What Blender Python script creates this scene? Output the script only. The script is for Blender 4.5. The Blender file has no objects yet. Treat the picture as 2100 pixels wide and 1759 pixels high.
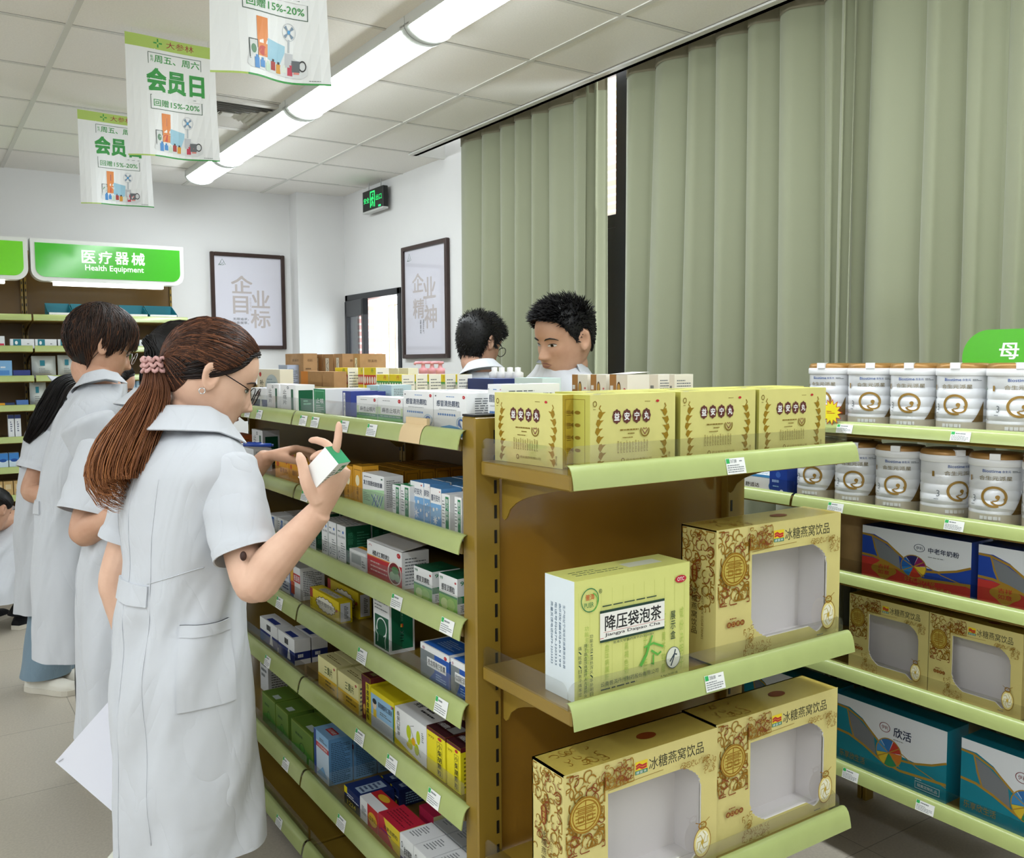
import bpy, math, random
import numpy as np
from mathutils import Matrix, Vector

sc = bpy.context.scene
COL = sc.collection
RNG = random.Random(7)
PI = math.pi

# ------------------------------------------------------------------ camera
FPX = 1866.7
YAW, PITCH, ROLL = math.radians(33.445), math.radians(4.235), math.radians(-0.354)
CAM = np.array([0.0, 0.0, 1.45])
def _cam_axes():
    cy, sy = math.cos(YAW), math.sin(YAW); cp, sp = math.cos(PITCH), math.sin(PITCH)
    F = np.array([sy*cp, cy*cp, -sp]); r = np.array([cy, -sy, 0.0]); u = np.cross(r, F)
    cr, sr = math.cos(ROLL), math.sin(ROLL)
    return r*cr + u*sr, u*cr - r*sr, F
AX_R, AX_U, AX_F = _cam_axes()
cam_data = bpy.data.cameras.new('camera'); cam = bpy.data.objects.new('camera', cam_data); COL.objects.link(cam)
cam_data.sensor_fit = 'HORIZONTAL'; cam_data.sensor_width = 36.0; cam_data.lens = 36.0*FPX/2100.0
cam_data.clip_start = 0.02
cam.matrix_world = Matrix([[AX_R[0], AX_U[0], -AX_F[0], CAM[0]], [AX_R[1], AX_U[1], -AX_F[1], CAM[1]],
                           [AX_R[2], AX_U[2], -AX_F[2], CAM[2]], [0, 0, 0, 1]])
sc.camera = cam

# ------------------------------------------------------------------ world, exposure
world = bpy.data.worlds.new('daylight'); sc.world = world; world.use_nodes = True
wn = world.node_tree.nodes['Background']; wn.inputs[0].default_value = (0.93, 0.97, 1.0, 1); wn.inputs[1].default_value = 4.5
sc.view_settings.view_transform = 'Standard'; sc.view_settings.look = 'None'
sc.view_settings.gamma = 1.0; sc.view_settings.use_curve_mapping = False
sc.view_settings.exposure = 0.94
sc.cycles.max_bounces = 5; sc.cycles.diffuse_bounces = 3; sc.cycles.glossy_bounces = 2
sc.cycles.transmission_bounces = 2; sc.cycles.transparent_max_bounces = 10; sc.cycles.adaptive_threshold = 0.06
sc.cycles.caustics_reflective = False; sc.cycles.caustics_refractive = False
LAMP_POWER = 13.0

# ------------------------------------------------------------------ pixel ray -> point on a plane / at a depth (2100x1759 frame)
def ray(u, v):
    return AX_R*((u-1050)/FPX) + AX_U*((879.5-v)/FPX) + AX_F
def hit(u, v, axis, val):
    d = ray(u, v); t = (val-CAM[axis])/d[axis]; return CAM + t*d
def at(u, v, depth):
    return CAM + ray(u, v)*depth

# ------------------------------------------------------------------ materials
def lin(h):
    h = h.lstrip('#'); c = [int(h[i:i+2], 16)/255 for i in (0, 2, 4)]
    return tuple(x/12.92 if x <= 0.04045 else ((x+0.055)/1.055)**2.4 for x in c) + (1,)
_M = {}
def M(hexc, rough=0.5, metal=0.0, spec=0.5, noise=0.0, nscale=60.0, bump=0.0, coat=0.0):
    key = (hexc, rough, metal, spec, noise, nscale, bump, coat)
    if key in _M: return _M[key]
    m = bpy.data.materials.new('paint_' + hexc.strip('#')); m.use_nodes = True
    nt = m.node_tree; b = nt.nodes['Principled BSDF']
    b.inputs['Base Color'].default_value = lin(hexc); b.inputs['Roughness'].default_value = rough
    b.inputs['Metallic'].default_value = metal; b.inputs['Specular IOR Level'].default_value = spec
    if coat: b.inputs['Coat Weight'].default_value = coat; b.inputs['Coat Roughness'].default_value = 0.12
    if noise or bump:
        tc = nt.nodes.new('ShaderNodeTexCoord'); n = nt.nodes.new('ShaderNodeTexNoise')
        n.inputs['Scale'].default_value = nscale; n.inputs['Detail'].default_value = 3
        nt.links.new(tc.outputs['Object'], n.inputs['Vector'])
        if noise:
            mx = nt.nodes.new('ShaderNodeMixRGB'); mx.blend_type = 'MULTIPLY'; mx.inputs[0].default_value = noise
            mx.inputs[1].default_value = lin(hexc)
            cr = nt.nodes.new('ShaderNodeValToRGB'); cr.color_ramp.elements[0].position = 0.3; cr.color_ramp.elements[1].position = 0.7
            nt.links.new(n.outputs['Fac'], cr.inputs['Fac']); nt.links.new(cr.outputs['Color'], mx.inputs[2])
            nt.links.new(mx.outputs['Color'], b.inputs['Base Color'])
        if bump:
            bp = nt.nodes.new('ShaderNodeBump'); bp.inputs['Strength'].default_value = bump; bp.inputs['Distance'].default_value = 0.002
            nt.links.new(n.outputs['Fac'], bp.inputs['Height']); nt.links.new(bp.outputs['Normal'], b.inputs['Normal'])
    _M[key] = m; return m
def M_emit(name, hexc, strength):
    m = bpy.data.materials.new(name); m.use_nodes = True; nt = m.node_tree
    b = nt.nodes['Principled BSDF']; b.inputs['Base Color'].default_value = lin(hexc)
    b.inputs['Emission Color'].default_value = lin(hexc); b.inputs['Emission Strength'].default_value = strength
    if strength < 5: m.cycles.emission_sampling = 'NONE'
    return m
def M_clear(name, gloss=0.10, tint=(1, 1, 1, 1)):
    m = bpy.data.materials.new(name); m.use_nodes = True; nt = m.node_tree
    nt.nodes.remove(nt.nodes['Principled BSDF']); out = nt.nodes['Material Output']
    t = nt.nodes.new('ShaderNodeBsdfTransparent'); t.inputs[0].default_value = tint
    g = nt.nodes.new('ShaderNodeBsdfGlossy'); g.inputs['Roughness'].default_value = 0.06
    fr = nt.nodes.new('ShaderNodeLayerWeight'); fr.inputs[0].default_value = 0.15
    pw = nt.nodes.new('ShaderNodeMath'); pw.operation = 'MULTIPLY'; pw.inputs[1].default_value = 0.35
    ad = nt.nodes.new('ShaderNodeMath'); ad.operation = 'ADD'; ad.inputs[1].default_value = gloss; ad.use_clamp = True
    nt.links.new(fr.outputs['Facing'], pw.inputs[0]); nt.links.new(pw.outputs[0], ad.inputs[0])
    mx = nt.nodes.new('ShaderNodeMixShader')
    nt.links.new(ad.outputs[0], mx.inputs[0])
    nt.links.new(t.outputs[0], mx.inputs[1]); nt.links.new(g.outputs[0], mx.inputs[2]); nt.links.new(mx.outputs[0], out.inputs[0])
    return m
def M_attr(name, rough=0.5, spec=0.3, sss=0.0, noise=0.0, nscale=80, bump=0.0):
    m = bpy.data.materials.new(name); m.use_nodes = True; nt = m.node_tree; b = nt.nodes['Principled BSDF']
    a = nt.nodes.new('ShaderNodeAttribute'); a.attribute_name = 'tone'
    nt.links.new(a.outputs['Color'], b.inputs['Base Color'])
    b.inputs['Roughness'].default_value = rough; b.inputs['Specular IOR Level'].default_value = spec
    if sss:
        b.inputs['Subsurface Weight'].default_value = sss; b.inputs['Subsurface Radius'].default_value = (0.012, 0.005, 0.003)
        b.inputs['Subsurface Scale'].default_value = 0.6
    if bump:
        n = nt.nodes.new('ShaderNodeTexNoise'); n.inputs['Scale'].default_value = nscale
        bp = nt.nodes.new('ShaderNodeBump'); bp.inputs['Strength'].default_value = bump; bp.inputs['Distance'].default_value = 0.001
        nt.links.new(n.outputs['Fac'], bp.inputs['Height']); nt.links.new(bp.outputs['Normal'], b.inputs['Normal'])
    return m
CLEAR = M_clear('clear_acrylic', 0.04, (0.93, 0.93, 0.92, 1))
FILM = M_clear('clear_film', 0.03)
BROWN = M('#92762b', 0.32, 0, 0.5, 0.10, 9.0, 0, 0.3)
BROWN_D = M('#66490f', 0.40, 0, 0.5, 0.12, 7.0, 0, 0.1)
LIME = M('#aebb76', 0.26, 0, 0.5, 0.06, 22.0, 0, 0.25)
BLACK = M('#0b0b0c', 0.5)

# ------------------------------------------------------------------ mesh builder
class MB:
    def __init__(s): s.v = []; s.f = []; s.m = []; s.sm = []; s.mats = []; s.n = 0; s.T = None; s.tone = []
    def mi(s, m):
        if m not in s.mats: s.mats.append(m)
        return s.mats.index(m)
    def add(s, V, F, mat, smooth=False, tone=None):
        V = np.asarray(V, float).reshape(-1, 3)
        if s.T is not None: V = V @ s.T[:3, :3].T + s.T[:3, 3]
        s.v.append(V); k = s.mi(mat); n = s.n
        s.f += [tuple(i+n for i in f) for f in F]; s.m += [k]*len(F); s.sm += [smooth]*len(F); s.n += len(V)
        s.tone.append(np.ones((len(V), 4)) if tone is None else np.asarray(tone, float))
    def box(s, lo, hi, mat, mats=None):
        x0, y0, z0 = lo; x1, y1, z1 = hi
        V = [(x0,y0,z0),(x1,y0,z0),(x1,y1,z0),(x0,y1,z0),(x0,y0,z1),(x1,y0,z1),(x1,y1,z1),(x0,y1,z1)]
        F = [(0,1,5,4),(1,2,6,5),(2,3,7,6),(3,0,4,7),(4,5,6,7),(3,2,1,0)]   # F R K L T B
        if mats is None: s.add(V, F, mat)
        else:
            for f, mm in zip(F, mats): s.add([V[i] for i in f], [(0,1,2,3)], mm or mat)
    def bbox(s, lo, hi, r, mat):
        """box with chamfered edges"""
        lo = np.array(lo, float); hi = np.array(hi, float); V = []; idx = {}
        for sx in (0,1):
            for sy in (0,1):
                for sz in (0,1):
                    c = np.where([sx,sy,sz], hi, lo); inn = c + np.where([sx,sy,sz], -r, r)
                    for ax in range(3):
                        p = inn.copy(); p[ax] = c[ax]; idx[(sx,sy,sz,ax)] = len(V); V.append(p)
        F = []
        for ax in range(3):
            o = [a for a in range(3) if a != ax]
            for sgn in (0,1):
                q = []
                for a, b in ((0,0),(1,0),(1,1),(0,1)):
                    k = [0,0,0]; k[ax] = sgn; k[o[0]] = a; k[o[1]] = b; q.append(idx[(*k, ax)])
                flip = (sgn == 1) == (ax == 1)
                F.append(tuple(q[::-1] if flip else q))
        for ax in range(3):
            o = [a for a in range(3) if a != ax]
            for a in (0,1):
                for b in (0,1):
                    k0=[0,0,0]; k0[o[0]]=a; k0[o[1]]=b; k1=list(k0); k1[ax]=1
                    F.append((idx[(*k0,o[0])],idx[(*k1,o[0])],idx[(*k1,o[1])],idx[(*k0,o[1])]))
        for sx in (0,1):
            for sy in (0,1):
                for sz in (0,1): F.append(tuple(idx[(sx,sy,sz,a)] for a in range(3)))
        s.add(V, F, mat)
    def grid(s, P, mat, smooth=True, cu=False, cv=False, tone=None, flip=False):
        P = np.asarray(P, float); a, b = P.shape[:2]; F = []
        for i in range(a if cu else a-1):
            for j in range(b if cv else b-1):
                i2 = (i+1) % a; j2 = (j+1) % b
                q = (i*b+j, i2*b+j, i2*b+j2, i*b+j2); F.append(q[::-1] if flip else q)
        s.add(P.reshape(-1, 3), F, mat, smooth, None if tone is None else np.asarray(tone).reshape(-1, 4))
    def tube(s, pts, rad, mat, n=8, caps=True, smooth=True, tone=None, flat=1.0):
        pts = np.asarray(pts, float); k = len(pts)
        rad = np.full(k, rad) if np.isscalar(rad) else np.asarray(rad, float)
        t = np.gradient(pts, axis=0); t /= np.linalg.norm(t, axis=1)[:, None] + 1e-12
        ref = np.array([0, 0, 1.0]) if abs(t[0][2]) < 0.9 else np.array([1.0, 0, 0])
        a = np.cross(t[0], ref); a /= np.linalg.norm(a); R = []
        for i in range(k):
            a = a - t[i]*a.dot(t[i]); a /= np.linalg.norm(a) + 1e-12; b = np.cross(t[i], a)
            ang = np.arange(n)*2*PI/n
            R.append(pts[i] + rad[i]*(np.cos(ang)[:, None]*a + flat*np.sin(ang)[:, None]*b))
        R = np.array(R); tt = None
        if tone is not None: tt = np.repeat(np.asarray(tone, float).reshape(k, 1, 4), n, 1)
        F = []
        for i in range(k-1):
            for j in range(n): F.append((i*n+j, i*n+(j+1) % n, (i+1)*n+(j+1) % n, (i+1)*n+j))
        if caps: F += [tuple(range(n))[::-1], tuple((k-1)*n+j for j in range(n))]
        s.add(R.reshape(-1, 3), F, mat, smooth, None if tt is None else tt.reshape(-1, 4))
    def lathe(s, prof, mat, n=32, smooth=True, c=(0, 0, 0), a0=0.0, a1=None):
        prof = np.asarray(prof, float); full = a1 is None
        ang = a0 + np.arange(n)*2*PI/n if full else np.linspace(a0, a1, n)
        P = np.stack([np.stack([c[0]+prof[:, 0]*math.cos(x), c[1]+prof[:, 0]*math.sin(x), c[2]+prof[:, 1]], -1) for x in ang])
        s.grid(P, mat, smooth, cu=full)
    def ellipsoid(s, c, r, mat, nu=16, nv=10, R=None, smooth=True):
        th = np.linspace(0, PI, nv); ph = np.arange(nu)*2*PI/nu
        P = np.stack([np.stack([np.sin(th)*math.cos(p)*r[0], np.sin(th)*math.sin(p)*r[1], np.cos(th)*r[2]], -1) for p in ph])
        if R is not None: P = P @ np.asarray(R).T
        s.grid(P + np.asarray(c), mat, smooth, cu=True, flip=True)
    def prism(s, poly, y0, y1, mat, axis=1):
        """poly = 2D outline in (x,z) for axis 1, (x,y) for axis 2, (y,z) for axis 0"""
        n = len(poly); V = []
        for y in (y0, y1):
            for p in poly:
                V.append((p[0], y, p[1]) if axis == 1 else ((p[0], p[1], y) if axis == 2 else (y, p[0], p[1])))
        F = [tuple(range(n)), tuple(range(2*n-1, n-1, -1))] + [(i, n+i, n+(i+1) % n, (i+1) % n) for i in range(n)]
        s.add(V, F, mat)
    def build(s, name, parent=None, tone=False, loc=None):
        me = bpy.data.meshes.new(name)
        V = np.concatenate(s.v) if s.v else np.zeros((0, 3))
        me.from_pydata(V.tolist(), [], s.f)
        for m in s.mats: me.materials.append(m)
        me.polygons.foreach_set('material_index', np.array(s.m, dtype=np.int32))
        me.polygons.foreach_set('use_smooth', np.array(s.sm, dtype=bool))
        if tone:
            at_ = me.attributes.new('tone', 'FLOAT_COLOR', 'POINT')
            at_.data.foreach_set('color', np.concatenate(s.tone).astype(np.float32).ravel())
        me.update()
        o = bpy.data.objects.new(name, me); COL.objects.link(o)
        if parent is not None: o.parent = parent
        if loc is not None: o.location = loc
        return o
def empty(name, loc=(0, 0, 0), rz=0.0):
    o = bpy.data.objects.new(name, None); COL.objects.link(o); o.location = loc; o.rotation_euler = (0, 0, rz)
    o.empty_display_size = 0.1; return o
def tag(o, label, cat, group=None):
    o['label'] = label; o['category'] = cat
    if group: o['group'] = group
    return o
def struct(o, kind='structure'):
    o['kind'] = kind; return o

# ------------------------------------------------------------------ text
_T = {}
def text2d(s, bold=0.0, res=2):
    k = (s, bold)
    if k in _T: return _T[k]
    if bold > 0.007:                                               # bolder weight: the regular letter set four times, a hair apart
        V, F, size = text2d(s, 0.0, res); n = len(V); b = bold*0.8; out = []; fo = []
        for i, (dx, dy) in enumerate(((0, 0), (2*b, 0), (0, 2*b), (2*b, 2*b))):
            out.append(V+[dx, dy]); fo += [tuple(q+n*i for q in f) for f in F]
        _T[k] = (np.concatenate(out) if n else V, fo, size+2*b); return _T[k]
    cu = bpy.data.curves.new('lettering', 'FONT'); cu.body = s; cu.resolution_u = res; cu.offset = 0.0
    o = bpy.data.objects.new('lettering', cu); COL.objects.link(o)
    me = bpy.data.meshes.new_from_object(o.evaluated_get(bpy.context.evaluated_depsgraph_get()))
    V = np.array([v.co[:2] for v in me.vertices], float).reshape(-1, 2); F = [tuple(p.vertices) for p in me.polygons]
    bpy.data.objects.remove(o); bpy.data.curves.remove(cu); bpy.data.meshes.remove(me)
    if len(V):
        lo = V.min(0); hi = V.max(0); V = V - lo; size = hi-lo
    else: size = np.array([1.0, 1.0])
    _T[k] = (V, F, size); return _T[k]

class Face:
    """a flat printable face: origin (lower left seen from outside), U and V edge vectors, N outward normal"""
    def __init__(s, mb, O, U, V):
        s.mb = mb; s.O = np.array(O, float); s.U = np.array(U, float); s.V = np.array(V, float)
        n = np.cross(s.U, s.V); s.N = n/np.linalg.norm(n); s.k = 0
        s.w = np.linalg.norm(s.U); s.h = np.linalg.norm(s.V)
    def P(s, uv, lift):
        uv = np.asarray(uv, float).reshape(-1, 2)
        return s.O + uv[:, :1]*s.U + uv[:, 1:]*s.V + s.N*lift
    def _l(s): s.k += 1; return 0.00022 + 0.00003*s.k
    def poly(s, pts, mat): s.mb.add(s.P(pts, s._l()), [tuple(range(len(pts)))], mat)
    def rect(s, u0, v0, u1, v1, mat): s.poly([(u0, v0), (u1, v0), (u1, v1), (u0, v1)], mat)
    def ell(s, cu, cv, ru, rv, mat, n=24):
        s.poly([(cu+ru*math.cos(2*PI*i/n), cv+rv*math.sin(2*PI*i/n)) for i in range(n)], mat)
    def ring(s, cu, cv, ru, rv, t, mat, a0=0, a1=2*PI, n=28):
        a = np.linspace(a0, a1, n); q = 1-t
        o = np.stack([cu+ru*np.cos(a), cv+rv*np.sin(a)], -1); i = np.stack([cu+q*ru*np.cos(a), cv+q*rv*np.sin(a)], -1)
        V = s.P(np.concatenate([o, i]), s._l()); s.mb.add(V, [(k, k+1, n+k+1, n+k) for k in range(n-1)], mat)
    def line(s, pts, w, mat):
        """ribbon of width w metres (or list) along uv points"""
        p = np.asarray(pts, float)*[s.w, s.h]; t = np.gradient(p, axis=0); t /= np.linalg.norm(t, axis=1)[:, None]+1e-12
        nn = np.stack([-t[:, 1], t[:, 0]], -1); w = (np.full(len(p), w) if np.isscalar(w) else np.asarray(w))[:, None]/2
        q = np.concatenate([p+nn*w, p-nn*w])/[s.w, s.h]; n = len(p)
        s.mb.add(s.P(q, s._l()), [(k+n, k+n+1, k+1, k) for k in range(n-1)], mat)
    def frame(s, u0, v0, u1, v1, w, mat):
        a = w/s.w; b = w/s.h; l = s._l()
        for r in ((u0, v0, u1, v0+b), (u0, v1-b, u1, v1), (u0, v0+b, u0+a, v1-b), (u1-a, v0+b, u1, v1-b)):
            s.mb.add(s.P([(r[0], r[1]), (r[2], r[1]), (r[2], r[3]), (r[0], r[3])], l), [(0, 1, 2, 3)], mat)
    def text(s, t, u0, v0, u1, v1, mat, bold=0.012, shear=0.0, keep=False):
        V, F, sz = text2d(t, bold)
        if not len(V): return
        q = V/np.maximum(sz, 1e-6)
        if keep:
            W_ = (u1-u0)*s.w; H_ = (v1-v0)*s.h; k = min(W_/sz[0], H_/sz[1])
            du = k*sz[0]/s.w; dv = k*sz[1]/s.h; cu = (u0+u1)/2; cv = (v0+v1)/2; u0, u1, v0, v1 = cu-du/2, cu+du/2, cv-dv/2, cv+dv/2
        q = np.stack([u0+(q[:, 0]+shear*q[:, 1])*(u1-u0), v0+q[:, 1]*(v1-v0)], -1)
        l = s._l()
        if bold > 0.007 and len(q) % 4 == 0: s.k += 3; l = l+np.repeat(np.arange(4)*0.00003, len(q)//4)[:, None]
        s.mb.add(s.P(q, l), F, mat)
    def vtext(s, t, u0, v0, u1, v1, mat, bold=0.012):
        n = len(t); h = (v1-v0)/n
        for i, ch in enumerate(t):
            if ch != ' ': s.text(ch, u0, v1-(i+0.93)*h, u1, v1-(i+0.07)*h, mat, bold)
    def vtext_rot(s, t, u0, v0, u1, v1, mat, bold=0.0):
        """line of text turned a quarter, reading downwards"""
        V, F, sz = text2d(t, bold); q = V/np.maximum(sz, 1e-6)
        q = np.stack([u0+q[:, 1]*(u1-u0), v1-q[:, 0]*(v1-v0)], -1); s.mb.add(s.P(q, s._l()), F, mat)
    def lines(s, u0, v0, u1, v1, n, mat, fill=0.5, seed=1, vert=False):
        """rows of tiny word marks"""
        r = random.Random(seed); l = s._l(); V = []; F = []
        for i in range(n):
            vb = v1-(i+0.5+fill/2)*(v1-v0)/n; vt = vb+fill*(v1-v0)/n
            u = 0.0; end = 1.0 if i % 3 else r.uniform(0.5, 1)
            while u < end:
                w = r.uniform(0.05, 0.16); e = min(u+w, end); a0 = u0+u*(u1-u0); a1 = u0+e*(u1-u0)
                k = len(V); V += [(a0, vb), (a1, vb), (a1, vt), (a0, vt)]; F.append((k, k+1, k+2, k+3)); u = e+0.025
        V = np.array(V)
        if vert:
            q = V.copy(); q[:, 0] = u0+(V[:, 1]-v0)/(v1-v0)*(u1-u0); q[:, 1] = v1-(V[:, 0]-u0)/(u1-u0)*(v1-v0); V = q
            F = [f[::-1] for f in F] if False else F
        s.mb.add(s.P(V, l), F, mat)

def box_faces(mb, w, d, h, x0=None, y0=None, z0=0.0):
    """printable faces of a box whose base is centred on the origin and whose front looks to -Y"""
    x = -w/2 if x0 is None else x0; y = -d/2 if y0 is None else y0; z = z0
    return {'F': Face(mb, (x, y, z), (w, 0, 0), (0, 0, h)), 'R': Face(mb, (x+w, y, z), (0, d, 0), (0, 0, h)),
            'K': Face(mb, (x+w, y+d, z), (-w, 0, 0), (0, 0, h)), 'L': Face(mb, (x, y+d, z), (0, -d, 0), (0, 0, h)),
            'T': Face(mb, (x, y, z+h), (w, 0, 0), (0, d, 0))}
def carton(name, w, d, h, base, design, sides=None, flap=0.0):
    """folded card box, front to -Y, base centre at the origin; sides = dict face -> colour"""
    mb = MB(); sides = sides or {}
    mats = [sides.get(k, base) for k in 'FRKLTB']
    mb.box((-w/2, -d/2, 0), (w/2, d/2, h), base, mats)
    fc = box_faces(mb, w, d, h)
    # folded edge of the lid, a hair proud of the top
    e = sides.get('T', base)
    mb.box((-w/2+0.001, -d/2+0.001, h), (w/2-0.001, d/2-0.001, h+0.0002), e)
    if flap > 0:
        mb.add([(-w/2, -d/2, h+0.001), (w/2, -d/2, h+0.001), (w/2, d/2, h+flap), (-w/2, d/2, h+flap)], [(0, 1, 2, 3)], e)
        mb.add([(-w/2, -d/2, h+0.0004), (w/2, -d/2, h+0.0004), (w/2, d/2, h+flap-0.0006), (-w/2, d/2, h+flap-0.0006)], [(3, 2, 1, 0)], M('#8d7f6c', 0.8))
    if design: design(fc)
    return mb.build(name)
def clone(o, label=None, group=None):
    c = o.copy(); COL.objects.link(c)
    if label: c['label'] = label
    if group: c['group'] = group
    for ch in o.children:
        k = ch.copy(); COL.objects.link(k); k.parent = c
        for g in ch.children:
            q = g.copy(); COL.objects.link(q); q.parent = k
    return c
def put(o, x, y, z, rz=0.0):
    o.location = (x, y, z); o.rotation_euler = (0, 0, rz); return o
# ------------------------------------------------------------------ room
CZ = 2.735; XW = 2.876; YB = 6.87; XL = -3.6; YF = -3.2; XE = 2.66
WALL = M('#e6e6e5', 0.75, 0, 0.2, 0.03, 2.5)
def floor_mat():
    m = bpy.data.materials.new('floor_tiles'); m.use_nodes = True; nt = m.node_tree; b = nt.nodes['Principled BSDF']
    tc = nt.nodes.new('ShaderNodeTexCoord'); mp = nt.nodes.new('ShaderNodeMapping')
    mp.inputs['Location'].default_value = (-2.31+0.6*8, -1.6+0.6*8, 0)
    br = nt.nodes.new('ShaderNodeTexBrick'); br.offset = 0.0; br.squash = 1.0
    br.inputs['Scale'].default_value = 1.0; br.inputs['Mortar Size'].default_value = 0.0016; br.inputs['Brick Width'].default_value = 0.6
    br.inputs['Row Height'].default_value = 0.6; br.inputs['Bias'].default_value = 0
    br.inputs['Color1'].default_value = lin('#bfb7a8'); br.inputs['Color2'].default_value = lin('#b9b1a2'); br.inputs['Mortar'].default_value = lin('#8b8578')
    n = nt.nodes.new('ShaderNodeTexNoise'); n.inputs['Scale'].default_value = 130; n.inputs['Detail'].default_value = 4
    mx = nt.nodes.new('ShaderNodeMixRGB'); mx.blend_type = 'OVERLAY'; mx.inputs[0].default_value = 0.22
    nt.links.new(tc.outputs['Object'], mp.inputs[0]); nt.links.new(mp.outputs[0], br.inputs['Vector']); nt.links.new(tc.outputs['Object'], n.inputs['Vector'])
    nt.links.new(br.outputs['Color'], mx.inputs[1]); nt.links.new(n.outputs['Fac'], mx.inputs[2]); nt.links.new(mx.outputs[0], b.inputs['Base Color'])
    b.inputs['Roughness'].default_value = 0.33; b.inputs['Specular IOR Level'].default_value = 0.4
    return m
mb = MB(); mb.box((XL, YF, -0.1), (XW+0.2, YB+0.2, 0), floor_mat()); struct(mb.build('floor'))
# ceiling: lay-in tiles on T bars, stopping short of the window wall for the curtain recess
mb = MB(); CT = M('#faf8f3', 0.9, 0, 0.1, 0.06, 140.0, 0.15); CB = M('#dcdbd5', 0.5)
YN = 5.12
mb.box((XL, YF, CZ), (XE, YB, CZ+0.05), CT); mb.box((XE, YN, CZ), (XW, YB, CZ+0.05), CT)
for i in range(-8, 5):
    x = 0.565+0.572*i
    if XL < x < XE: mb.box((x-0.011, YF, CZ-0.004), (x+0.011, YB, CZ+0.004), CB)
for k in range(-11, 7):
    y = 3.2916+0.6*k
    if YF < y < YB: mb.box((XL, y-0.008, CZ-0.0035), (XE if y < YN else XW, y+0.008, CZ+0.004), CB)
for k in range(-11, 7):
    y = 3.2916+0.6*k
    if YF < y < YB:
        for x0 in np.arange(0.565-0.572*8, XE, 0.572):
            mb.box((x0+0.012, y-0.0105, CZ-0.0008), (min(x0+0.56, XE), y-0.008, CZ+0.002), M('#8f8d86', 0.9))
struct(mb.build('ceiling'))
mb = MB()
mb.box((XE, YF, CZ-0.012), (XE+0.025, YN, CZ+0.22), M('#d9d9d4', 0.5))
mb.box((XE-0.03, YF, CZ-0.012), (XE+0.025, YN, CZ-0.004), M('#d9d9d4', 0.5))
mb.box((XE, YN-0.02, CZ-0.012), (XW, YN, CZ+0.3), M('#e4e4e0', 0.5))
struct(mb.build('trim_1'))
mb = MB(); mb.box((XE, YF, CZ+0.3), (XW+0.2, YN, CZ+0.35), WALL); struct(mb.build('ceiling_recess'))
mb = MB(); mb.box((XL, YB, 0), (XW+0.2, YB+0.2, CZ+0.05), WALL); struct(mb.build('wall_back'))
mb = MB(); mb.box((XL-0.2, YF, 0), (XL, YB, CZ+0.05), WALL); struct(mb.build('wall_left'))
mb = MB(); mb.box((XL-0.2, YF-0.2, 0), (XW+0.2, YF, CZ+0.05), WALL); struct(mb.build('wall_front'))
# right wall with the small back window and the big curtained window
W1 = (5.74, 6.69, 1.18, 1.97); W2 = (-0.6, 4.35, 0.85, 2.9)
mb = MB(); TH = 0.2; zt = CZ+0.35
def wseg(y0, y1, z0, z1): mb.box((XW, y0, z0), (XW+TH, y1, z1), WALL)
wseg(YF, W2[0], 0, zt); wseg(W2[0], W2[1], 0, W2[2]); wseg(W2[0], W2[1], W2[3], zt); wseg(W2[1], W1[0], 0, zt)
wseg(W1[0], W1[1], 0, W1[2]); wseg(W1[0], W1[1], W1[3], zt); wseg(W1[1], YB, 0, zt)
struct(mb.build('wall_right'))
mb = MB(); mb.box((2.495, 6.71, 0), (XW, YB, CZ), WALL); struct(mb.build('wall_pillar'))
mb = MB(); SK = M('#8d8a84', 0.4)
mb.box((XL, YB-0.012, 0), (2.495, YB, 0.08), SK); struct(mb.build('baseboard_back'))
mb = MB(); mb.box((XW-0.012, YF, 0), (XW, YB, 0.08), SK); struct(mb.build('baseboard_right'))

FR = M('#24262b', 0.38, 0.0, 0.5)
def window(name, y0, y1, z0, z1, posts, rails, x=XW+0.03, w=0.05, d=0.07):
    mb = MB()
    mb.bbox((x, y0, z0), (x+d, y0+w, z1), 0.003, FR); mb.bbox((x, y1-w, z0), (x+d, y1, z1), 0.003, FR)
    mb.bbox((x, y0, z0), (x+d, y1, z0+w), 0.003, FR); mb.bbox((x, y0, z1-w), (x+d, y1, z1), 0.003, FR)
    for p, pw in posts: mb.bbox((x-0.012, p-pw/2, z0), (x+d, p+pw/2, z1), 0.004, FR)
    for r in rails: mb.bbox((x-0.005, y0, r-0.035), (x+d, y1, r+0.035), 0.004, FR)
    f = struct(mb.build(name))
    g = MB(); g.box((x+0.03, y0+0.01, z0+0.01), (x+0.034, y1-0.01, z1-0.01), M_clear(name+'_glass', 0.03))
    struct(g.build('window_glass', f)); return f
w2 = window('window_2', *W2, [(3.385, 0.15), (2.2, 0.1), (1.0, 0.1)], [2.13])
mb = MB(); mb.bbox((XW+0.02, 3.44, W2[2]), (XW+0.08, 3.56, 2.10), 0.003, FR); struct(mb.build('window_sash', w2))
# back window: fixed frame, left leaf swung in
mb = MB(); y0, y1, z0, z1 = W1; x = XW-0.012
for a in ((y0, y0+.045, z0, z1), (y1-.045, y1, z0, z1), (y0, y1, z1-.045, z1), (y0, y1, z0, z0+.045)):
    mb.bbox((x, a[0], a[2]), (x+0.08, a[1], a[3]), 0.003, FR)
w1 = struct(mb.build('window_1'))
mb = MB(); L = 0.48
for a in ((0, 0.05, z0, z1-0.05), (L-0.05, L, z0, z1-0.05), (0, L, z1-0.17, z1-0.05), (0, L, z0, z0+0.09)):
    mb.bbox((a[0], -0.02, a[2]), (a[1], 0.02, a[3]), 0.003, FR)
sash = struct(mb.build('window_sash', w1)); sash.location = (XW-0.005, 6.67, 0); sash.rotation_euler = (0, 0, math.radians(-90-7))
mb = MB(); mb.box((0.05, -0.003, z0+0.09), (L-0.05, 0.003, z1-0.17), M_clear('sash_glass', 0.06, (0.8, 0.84, 0.86, 1))); 
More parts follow.
